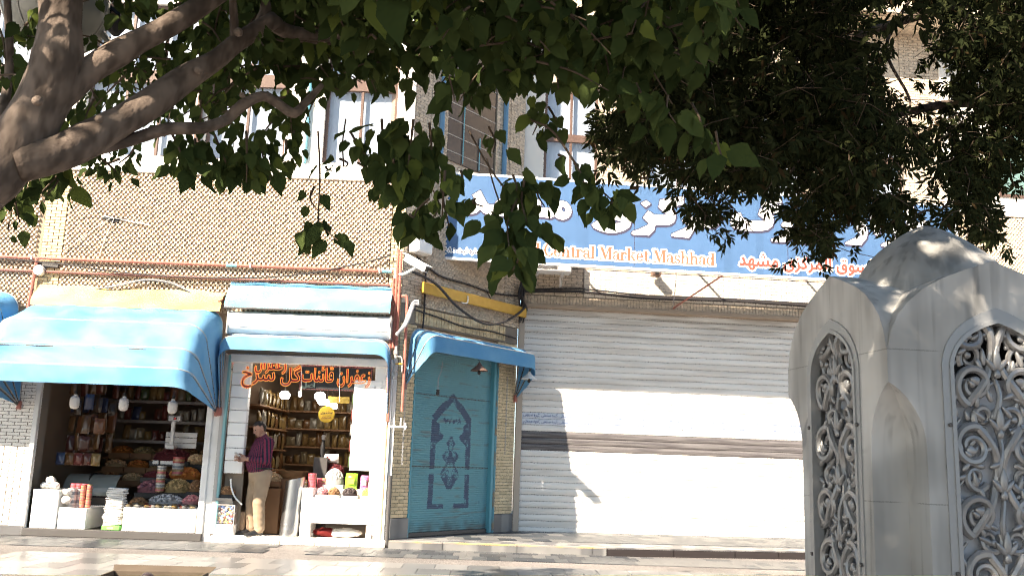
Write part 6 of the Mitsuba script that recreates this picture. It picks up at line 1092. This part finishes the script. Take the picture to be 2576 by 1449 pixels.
# ---- second shop with the glowing signs
def neon(key, word, x0, y0, x1, y1, w, board=True, glow=True):
    """Letters cut from dark sheet and outlined with a glowing tube; the word fills the box given."""
    g = letters(TXT[word], 1.0); b = g.bounds; a, c = q2(x0, y1, w), q2(x1, y0, w); sx, sy = (c[0] - a[0]) / (b[2] - b[0]), (c[1] - a[1]) / (b[3] - b[1])
    g = letters(TXT[word], sx, sy, a[0] - b[0] * sx, a[1] - b[1] * sy).buffer(.004)
    put(key, 'letters', on_wall(LW, g, w, w + .004), BLACK, label='dark letters cut from sheet')
    tb, tr = [], []
    for p in getattr(g, 'geoms', [g]):
        for ring in [p.exterior, *p.interiors]:
            for off, lst, r in ((.004, tb, .005), (.0155, tr, .0042)):
                L = Polygon(ring).buffer(off if ring is p.exterior else -off * .5)
                if L.is_empty: continue
                for e in getattr(L, 'geoms', [L]):
                    P = np.array(e.exterior.simplify(.003).coords)[:-1]
                    if len(P) > 3: lst.append(tube([LW.at(u_, v_, w + .008) for u_, v_ in P], r, 5, closed=True))
    scene[num(key + '__glowing_tube')] = {**ply(cat(tb)), 'emitter': {'type': 'area', 'radiance': rgb((.125, .046, .008) if glow else (.02, .024, .02))}}
    if glow: scene[num(key + '__red_tube')] = {**ply(cat(tr)), 'emitter': {'type': 'area', 'radiance': rgb((.075, .0045, .003))}}
NS1 = thing('neon_sign', 'glowing red and orange word sign in two lines without a board', 'sign'); neon(NS1, 'saffron', 420, 195, 638, 302, .03); neon(NS1, 'rose', 330, 250, 735, 396, .0)
NS2 = thing('neon_sign', 'dark board with glowing orange words and a dotted red border', 'sign'); a, c = q2(712, 410, -.03), q2(1208, 262, -.03)
put(NS2, 'board', LW.box(a[0], c[0], a[1], c[1], -.05, -.035, .003), BLACK); neon(NS2, 'qaenat', 728, 268, 1192, 384, -.028); neon(NS2, 'asl', 735, 362, 822, 402, -.028, glow=False)
dots = [ball(LW.at(a[0] + .02 + (c[0] - a[0] - .04) * t, v_, -.03), (.006,) * 3, 1) for v_ in (a[1] + .015, c[1] - .015) for t in np.linspace(0, 1, 44)] + [ball(LW.at(u_, a[1] + .015 + (c[1] - a[1] - .03) * t, -.03), (.006,) * 3, 1) for u_ in (a[0] + .02, c[0] - .02) for t in np.linspace(0, 1, 14)]
scene[NS2 + '__border_lights'] = {**ply(cat(dots)), 'emitter': {'type': 'area', 'radiance': rgb((.09, .016, .012))}}; labels[NS2 + '__border_lights'] = {'kind': 'stuff', 'label': 'dotted red border lights'}
for x in (735, 988): put(NS2, 'hanger', tube([LW.at(*q2(x, 205, -.02), -.02), LW.at(*q2(x - 5, 490 if x > 800 else 425, -.02), -.02)], .007, 6), WHITEP)
NS3 = thing('neon_sign', 'small red glowing tangle in the upper left corner of the shop', 'sign')
scene[NS3 + '__glowing_tube'] = {**ply(cat([tube(curve([LW.at(*q2(x + dx, y, -.3), -.3) for x, y in ((280, 180), (300, 215), (275, 240), (310, 190), (318, 225), (285, 270))], 20), .006, 5) for dx in (0, 8)])), 'emitter': {'type': 'area', 'radiance': rgb((.10, .004, .004))}}
put(NS3, 'bracket', LW.box(*sorted((q2(268, 0, -.3)[0], q2(322, 0, -.3)[0])), q2(300, 280, -.3)[1], q2(300, 272, -.3)[1], -.33, -.3), BLACK)
def bulb(lab, x, y, w, sx, sy, L=1.6):
    u, v = q2(x, y, w); k = thing('ceiling_lamp', lab, 'lamp'); m = rbox(-sx / 2, sx / 2, -sx / 2, sx / 2, -sy / 2, sy / 2, min(sx, sy) * .3); m.apply_translation(LW.at(u, v, w))
    scene[k + '__tube'] = {**ply(m), 'emitter': {'type': 'area', 'radiance': rgb((L, L * .93, L * .80))}}; put(k, 'fitting', tube([LW.at(u, v + sy / 2, w), LW.at(u, 3.09, w)], .008, 6), DARK)
bulb('broad white lamp above the middle of the glowing signs', 722, 216, -1.0, .26, .14); bulb('round white lamp high above the dark sign board', 938, 226, -1.2, .16, .16); bulb('white hanging lamp left under the glowing words', 622, 446, -1.3, .17, .15); bulb('larger white hanging lamp in the middle of the shop', 856, 456, -1.3, .19, .16); bulb('first small lamp of the row going to the back', 880, 492, -2.0, .2, .11, 1.2); bulb('last small lamp of the row going to the back', 936, 518, -2.6, .2, .11, 1.2); bulb('slim white lamp below the dark sign board', 722, 438, -1.0, .06, .1, 1.2); bulb('white strip lamp at the right above the dark board', 1010, 246, -1.5, .22, .08)
for k_, (u0, lab) in enumerate(((-4.45, 'packet shelves along the back of the shop with the glowing signs'),)):
    R3 = thing('shelf_rack', lab, 'shelf')
    for z in (1.25, 1.60, 1.95, 2.30): put(R3, 'shelf', LW.box(-4.5, -1.7, z - .03, z, -3.6, -3.1, .004), WOOD)
    for r, z in enumerate((1.255, 1.605, 1.955, 2.305)):
        for j in range(19): packet(f'golden brown packet on the {("lowest", "second", "third", "top")[r]} back shelf behind the glowing signs', f'golden packets on the {("lowest", "second", "third", "top")[r]} back shelf', -4.42 + j * .145, z, -3.25, .135 * RG.uniform(.8, 1.25), RG.uniform(.15, .31), RG.uniform(.04, .09), (1, 3, 5, 0, 7, 5, 1)[RG.randrange(7)], RG.uniform(-30, 30), RG.uniform(-14, 5))
R4 = thing('shelf_rack', 'side shelves behind the man, stacked with golden packets', 'shelf')
for z in (1.15, 1.52, 1.90, 2.28): put(R4, 'shelf', LW.box(-4.5, -4.0, z - .03, z, -3.0, -.6, .004), WOOD)
for r, z in enumerate((1.155, 1.525, 1.905, 2.285)):
    for j in range(14): packet('golden packet facing across the shop on the side shelves behind the man', 'golden packets on the side shelves behind the man', -4.02 - .05 * (j % 2), z, -.7 - j * .165, .15, RG.uniform(.22, .30), .06, (1, 3, 5, 0, 7, 5)[RG.randrange(6)], 90 + RG.uniform(-15, 15), 0)
for j in range(5): heap(f'tray of pale nuts behind the man, {("nearest", "second", "third", "fourth", "farthest")[j]} from the street', -3.75, .98, -.75 - j * .42, .2, .18, .09, c_[('beige', 'brown', 'gold', 'beige', 'brown')[j]], .022, 100, traymat=WOOD)
ST3 = thing('counter', 'low wooden counter behind the man carrying nut trays', 'counter'); put(ST3, 'body', LW.box(-4.0, -3.52, .11, .86, -2.7, -.52, .008), WOOD)
# right hand side: white counter, trays, board
WC = thing('white_counter', 'white stepped counter with an open lower shelf at the right of the doorway', 'counter')
a, b = q2(716, 1365, -.05), q2(808, 1062, -.05); put(WC, 'tall_end', LW.box(a[0], b[0], .115, b[1], -.55, -.05, .008), WHITEP); xl = b[0]; xr = q2(1244, 1200, 0)[0]
v1, v2, v3 = q2(1000, 1132, .0)[1], q2(1000, 1258, .0)[1], q2(1000, 1300, .0)[1]
put(WC, 'front_panel', LW.box(xl + .002, xr, v2 + .004, v1, -.06, -.01, .006), WHITEP); put(WC, 'rail', LW.box(xl + .002, xr, v3, v2 - .004, -.05, .0, .006), WHITEP); put(WC, 'side', LW.box(xr - .03, xr, .115, v3 - .002, -.55, -.03, .006), WHITEP); put(WC, 'shelf', LW.box(xl + .002, xr, v1 - .03, v1, -.55, -.061, .004), WHITEP)
for u in (xl + .05, xr - .09):
    m = lathe([(0, -.012), (.035, -.012), (.038, 0), (.035, .012), (0, .012)], 14); m.apply_transform(trimesh.transformations.rotation_matrix(math.pi / 2, [0, 1, 0])); m.apply_translation(LW.at(u, .155, -.04)); put(WC, 'caster', m, DARK, 40)
for k_, (lab, u0, du, c) in enumerate((('red sack lying under the white counter', .12, .2, (.12, .012, .012)), ('long white sack lying under the white counter', .42, .3, (.7, .68, .64)))):
    m = ball((0, 0, 0), (du, .12, .075), 3); m.vertices += m.vertex_normals * (meshkit.fbm(m.vertices * 16, 3, k_) - .5)[:, None] * .05; m.apply_translation(LW.at(xl + u0 + .1, .19, -.25)); single('sack', lab, 'sack', m, paint(c, .8, .2), True)
for k_, (x, c, lab) in enumerate(((868, 'pink', 'heap of pinkish dried fruit on the white counter, leftmost of four'), (945, 'brown', 'heap of brown and white nuts on the white counter'), (1050, 'blackc', 'heap of black raisins on the white counter'), (1172, 'gold', 'heap of orange yellow dried fruit on the white counter'))):
    u, v = q2(x, 1128, -.18); heap(lab, u, v1 + .05, -.2, (.09, .09, .125, .11)[k_], .13, .075, c_[c], .018, 150, traymat=WHITEP)
TR2 = thing('display_step', 'white step behind the heaps carrying bags and tins', 'display step'); va = q2(900, 1066, -.4)[1]; put(TR2, 'step', LW.box(xl, xr, v1 + .002, va, -.8, -.36, .006), WHITEP)
for k_, (x, mk) in enumerate(((748, 5), (800, 4), (838, 4), (868, 2))):
    for j in range((2, 4, 3, 3)[k_]): u, v = q2(x, 1060, -.3); tin('lidded tins in short stacks on the tall end of the white counter', 'tins on the tall end of the white counter', u, (va if k_ > 1 else b[1]) + j * .058 + .002, -.3 if k_ < 2 else -.5, (.05, .068, .05, .05)[k_], .056, mk)
u, v = q2(945, 1058, -.55); heap('heap of pale grey sugared sweets beside the tins', u, va + .07, -.55, .17, .14, .17, ((.5, .5, .51), (.62, .62, .63), (.38, .38, .4)), .016, 220, traymat=WHITEP)
u, v = q2(955, 945, -1.0); heap('dark red heap below the bag with the red print', u, va + .26, -.95, .17, .15, .1, c_['red'], .014, 150)
bagm = [gloss(c, .22) for c in ((.22, .50, .04), (.40, .16, .34), (.55, .14, .08))]
for k_, (x, lab, a_, b_, mk) in enumerate(((1062, 'large green and yellow snack bag standing on the step', .2, .27, 0), (1150, 'purple and white snack bag beside the green one', .16, .24, 1), (1215, 'small orange red bag at the right end of the step', .11, .22, 2))):
    u, v = q2(x, 1060, -.5); k = thing('snack_bag', lab, 'bag'); scene[k + '__bag'] = {**packet_mesh(a_, b_, .09, k_), 'bsdf': bagm[mk], 'to_world': T().translate(LW.at(u, va + .002, -.45).tolist()).rotate([1, 0, 0], -10)}
    put(k, 'print_panel', moved(rbox(-a_ * .28, a_ * .28, -.002, .002, 0, b_ * .32, .001), LW.at(u, va + b_ * .34, -.399)), gloss(((.75, .7, .1), (.75, .72, .75), (.8, .7, .5))[mk], .25))
u, v = q2(935, 862, -1.0); k = thing('paper_bag', 'white bag with red flower print above the dark red heap', 'bag'); scene[k + '__bag'] = {**packet_mesh(.26, .16, .07, 1), 'bsdf': paint((.7, .68, .66), .4, .4), 'to_world': T().translate(LW.at(u, v - .08, -.9).tolist())}
for j in range(7): put(k, 'flower_print', moved(ball((0, 0, 0), (.022, .004, .016), 1), LW.at(u - .06 + .035 * (j % 4), v - .02 + .035 * (j // 4), -.86)), gloss((.35, .03, .04)), True)
BD = thing('display_board', 'tall white display board facing the street at the right of the doorway', 'board'); a, c = q2(1046, 945, -.02), q2(1268, 352, -.02); put(BD, 'panel', LW.box(a[0], c[0], a[1], c[1], -.05, -.02, .006), WHITEP)
for x, y in ((1220, 400), (1196, 882)): u, v = q2(x, y, -.0); put(BD, 'print_mark', LW.box(u - .02, u + .012, v - .03, v + .03, -.0195, -.0185), paint((.45, .45, .45), .5, .3))
for j in range(5): packet('small bright packets hanging along the left edge of the white display board', 'packets along the left edge of the white board', a[0] + .01, a[1] + .05 + j * .26, -.10, .10, .18, .04, (9, 6, 10, 6, 9)[j], 10)
DSK = thing('round_sign', 'round yellow sign with brown writing hanging inside the shop', 'sign'); u, v = q2(898, 573, -1.5)
m = lathe([(0, -.006), (.148, -.006), (.152, 0), (.148, .006), (0, .006)], 36); m.apply_transform(trimesh.transformations.rotation_matrix(math.pi / 2, [1, 0, 0])); m.apply_translation(LW.at(u, v, -1.5)); put(DSK, 'disc', m, paint((.62, .42, .05), .5, .3), 30)
put(DSK, 'writing', on_wall(LW, letters(TXT['moshtari'], .00044, .0005, u - .11, v + .01), -1.4935, -1.491), BROWN); put(DSK, 'writing', on_wall(LW, letters(TXT['moshtari'], .00036, .0004, u - .09, v - .07), -1.4935, -1.491), RUSTY); put(DSK, 'hanger', tube([LW.at(u, v + .15, -1.5), LW.at(u, 3.09, -1.5)], .004, 5), RUBBER)
YSG = thing('small_sign', 'small flat yellow sign behind the dark board', 'sign'); a2, c2 = q2(905, 498, -2.2), q2(1052, 458, -2.2); put(YSG, 'plate', LW.box(a2[0], c2[0], a2[1], c2[1], -2.21, -2.2, .003), paint((.5, .36, .08), .5, .3)); put(YSG, 'hanger', tube([LW.at((a2[0] + c2[0]) / 2, c2[1], -2.205), LW.at((a2[0] + c2[0]) / 2, 3.09, -2.205)], .005, 5), RUBBER)
# steel bin, sweets case, hose, box, basket
SBn = thing('steel_drum', 'tall shiny steel cylinder leaning beside the man', 'drum'); u0, v0 = q2(640, 1360, -.12); H_ = q2(670, 1000, -.12)[1] - .115
m = lathe([(0, 0), (.150, 0), (.154, .004), (.154, .10), (.157, .105), (.157, .115), (.154, .12), (.154, .18), (.157, .185), (.157, .19), (.154, .195), (.154, H_), (.147, H_), (.147, .05), (0, .05)], 36); m.vertices[:, 2] += np.clip(m.vertices[:, 2] - .5, 0, 1) * m.vertices[:, 0] * .55; m.vertices[:, 0] += m.vertices[:, 2] * .055; m.apply_translation(LW.at(u0, .112, -.2)); put(SBn, 'shell', m, STEEL, 40)
SWC = thing('sweets_case', 'clear case full of wrapped sweets under the white tiled pillar', 'case'); a3, c3 = q2(152, 1300, -.0), q2(296, 1172, -.0)
put(SWC, 'base', LW.box(a3[0], c3[0], .115, a3[1], -.3, .03, .006), WHITEP); put(SWC, 'case_front', LW.mesh(trimesh.Trimesh([[a3[0], -.03, a3[1]], [c3[0], -.03, a3[1]], [c3[0], -.03, c3[1]], [a3[0], -.03, c3[1]]], [[0, 1, 2], [0, 2, 3]], process=False)), 'mat_glass')
put(SWC, 'case_frame', cat([LW.box(a3[0], a3[0] + .012, a3[1], c3[1], .018, .034), LW.box(c3[0] - .012, c3[0], a3[1], c3[1], .018, .034), LW.box(a3[0] + .012, c3[0] - .012, c3[1] - .012, c3[1], .019, .033)]), PIPING)
sw_, sc_ = [], []
for _ in range(240):
    m = rbox(-.022, .022, -.01, .01, -.012, .012, .004); m.apply_transform(trimesh.transformations.random_rotation_matrix(NG.uniform(0, 1, 3))); m.apply_translation(LW.at(NG.uniform(a3[0] + .025, c3[0] - .025), NG.uniform(a3[1] + .02, c3[1] - .03), NG.uniform(-.1, .0))); sw_.append(m); sc_.append(np.repeat([((.7, .7, .72), (.6, .2, .2), (.2, .3, .6), (.65, .5, .2), (.7, .68, .6))[NG.integers(5)]], len(m.vertices), 0))
scene[SWC + '__sweets'] = ply(cat(sw_), 'mat_pieces', smooth=False, color=np.vstack(sc_)); labels[SWC + '__sweets'] = {'kind': 'stuff', 'label': 'small wrapped sweets'}
put(SWC, 'back_fill', LW.box(a3[0] + .01, c3[0] - .01, a3[1], c3[1] - .02, -.2, -.11), paint((.35, .3, .28), .6, .3))
u, v = q2(208, 1050, -.05); heap('small brown heap of nuts in the bin above the sweets case', (a3[0] + c3[0]) / 2 - .02, c3[1] + .16, -.1, .13, .1, .08, c_['brown'], .016, 120)
CVB = thing('curved_bin', 'grey curved metal chute bin between the nut heap and the sweets case', 'bin'); put(CVB, 'shell', LW.mesh(grid_mesh(np.array([[(uu, .02 - .10 * math.sin(t * 1.5) ** 2, c3[1] + .005 + .10 * t) for uu in (a3[0] + .01, c3[0] - .05)] for t in np.linspace(0, 1, 8)]), .006)), ALU, True)
wire('white hose hanging from the tiled pillar to the floor', [LW.at(*q2(x, y, .0), .0) for x, y in ((262, 1000), (268, 1060), (290, 1120), (338, 1172))], .014, WHITEP)
BXC = thing('cardboard_box', 'brown cardboard box on the floor between the sweets case and the man', 'box'); put(BXC, 'case', bx(q2, 302, 1222, 360, 1352, -.45, -.2, .006, .112), paint((.34, .24, .16), .8, .2)); u, v = q2(331, 1222, -.2); put(BXC, 'tape', LW.box(u - .015, u + .015, v - .08, v - .001, -.1995, -.1985), paint((.4, .3, .2), .4, .4))
BSK = thing('basket', 'brown woven basket on a low stand behind the steel cylinder', 'basket'); u, v = q2(672, 990, -.9)
put(BSK, 'bowl', moved(lathe([(0, 0), (.2, 0), (.25, .06), (.27, .13), (.255, .13), (.235, .06), (0, .02)], 24), LW.at(u, v - .02, -.9)), mat('wicker', (.24, .14, .07), .8, .2), 40); put(BSK, 'stand', LW.box(u - .2, u + .2, .11, v - .022, -1.1, -.7, .01), WOOD)
PMP = thing('pump_bottle', 'dark pump bottle with a clear top on the counter', 'bottle'); u, v = q2(870, 850, -.9); put(PMP, 'bottle', moved(lathe([(0, 0), (.04, 0), (.042, .02), (.042, .2), (.03, .22), (.032, .3), (.0, .3)], 16), LW.at(u, v - .02, -.9)), BLACK, 40); put(PMP, 'cap', moved(lathe([(0, .30), (.034, .301), (.036, .37), (.02, .39), (0, .39)], 14), LW.at(u, v - .02, -.9)), PIPING, 40); put(PMP, 'plinth', LW.box(u - .12, u + .12, .11, v - .022, -1.02, -.75, .006), DARK)
# ================================================================== box in the foreground at the lower left edge
CB = thing('carton', 'open brown carton with dark round fruit in it at the bottom edge of the picture', 'box'); o = at(395, 1500, 8.5); CW = Wall(o[:2], 4.0); zt = at(360, 1440, 9.1)[2]
CARD = mat('cardboard', lambda p, n, uv: mix((.07, .055, .042), (.12, .095, .072), F3(p, 5)), .85, .15)
L0, L1 = at(232, 1440, 8.5)[0] - o[0], at(486, 1430, 8.5)[0] - o[0]
for (a_, b_, c_1, d_) in ((L0, L1, -.01, .01), (L0, L1, -.62, -.6), (L0, L0 + .02, -.599, -.011), (L1 - .02, L1, -.599, -.011)): put(CB, 'wall', CW.box(a_, b_, .25, zt + (.02 if c_1 < -.5 else -.0), c_1, d_, .004), CARD)
put(CB, 'floor', CW.box(L0, L1, .23, .25, -.62, .01), CARD); fl = [CW.at(L0, zt, -.61), CW.at(L1, zt, -.61), CW.at(L1 + .03, zt + .05, -.80), CW.at(L0 - .05, zt + .05, -.80)]
put(CB, 'flap', grid_mesh(np.array([[fl[0], fl[1]], [fl[3], fl[2]]]), .005), CARD); put(CB, 'flap', grid_mesh(np.array([[CW.at(L0, zt, -.0), CW.at(L0, zt, -.6)], [CW.at(L0 - .2, zt - .08, .0), CW.at(L0 - .16, zt - .04, -.6)]]), .005), CARD)
put(CB, 'crate_under', CW.box(L0 + .03, L1 - .03, .0, .229, -.58, -.03, .01), WOOD)
for j in range(9):
    u = L0 + .2 + (j % 5) * (L1 - L0 - .3) / 5; m = ball((0, 0, 0), (.062, .062, .056), 3); m.vertices += m.vertex_normals * (meshkit.fbm(m.vertices * 20, 2, j) - .5)[:, None] * .012; m.apply_translation(CW.at(u, zt - .045 + (.045 if j == 2 else 0) - .02 * (j // 5), -.2 - .17 * (j // 5))); single('fruit', 'dark round fruit lying in the open carton at the bottom edge', 'fruit', m, paint((.03, .02, .022), .35, .5), True, 'dark fruit in the carton')
# ================================================================== globe street lamp behind the trunk
GL = thing('street_lamp', 'big dusty globe lamp half hidden behind the tree trunk at the upper left', 'lamp')
gc = at(142, 18, 4.3); gr = .245
scene['mat_globe'] = {'type': 'twosided', 'b': {'type': 'principled', 'base_color': proc(lambda p, n, uv: mix((.20, .205, .19), (.34, .34, .31), smoothstep(.3, .7, fbm(p.x * 10, p.y * 10, p.z * 2.5)))), 'roughness': .28, 'specular': .5}}
m = lathe([(0, -1.0), (.25, -.97), (.5, -.87), (.72, -.69), (.88, -.47), (.97, -.24), (1, 0), (.97, .24), (.88, .47), (.75, .66)], 32); m.apply_scale(gr); m.apply_translation(gc); put(GL, 'globe', m, 'mat_globe', True)
for k in range(10):
    a = k * math.pi / 5; put(GL, 'seam', tube([gc + gr * 1.003 * np.array([math.cos(a) * math.cos(t), math.sin(a) * math.cos(t), math.sin(t)]) for t in np.linspace(-1.45, .7, 14)], .0025, 5), PIPING)
m = lathe([(.78, .60), (.95, .62), (.98, .70), (.8, .95), (.3, 1.1), (.0, 1.12)], 28); m.apply_scale(gr); m.apply_translation(gc); put(GL, 'cap', m, BLACK, 40)
fx = at(268, 40, 4.45); put(GL, 'side_housing', moved(rbox(-.09, .09, -.07, .07, -.05, .05, .015).apply_transform(trimesh.transformations.rotation_matrix(.7, [0, 1, 0])), fx), BLACK, 30)
put(GL, 'side_shade', moved(rbox(-.07, .07, -.06, .06, -.012, .012, .006).apply_transform(trimesh.transformations.rotation_matrix(.9, [0, 1, 0])), at(262, 90, 4.4)), 'mat_globe')
put(GL, 'arm', tube(curve([gc + [0, 0, gr * 1.1], gc + [-.15, .1, .55], gc + [-.7, .2, .75], [-3.4, 4.6, gc[2] + .6]], 20), .03, 8), DARK, True); put(GL, 'arm_brace', tube([fx, gc + [.02, .02, gr * 1.05]], .015, 6), DARK)
put(GL, 'pole', tube([[-3.4, 4.6, 0], [-3.4, 4.6, gc[2] + .8]], [.07, .05], 12), DARK, True)
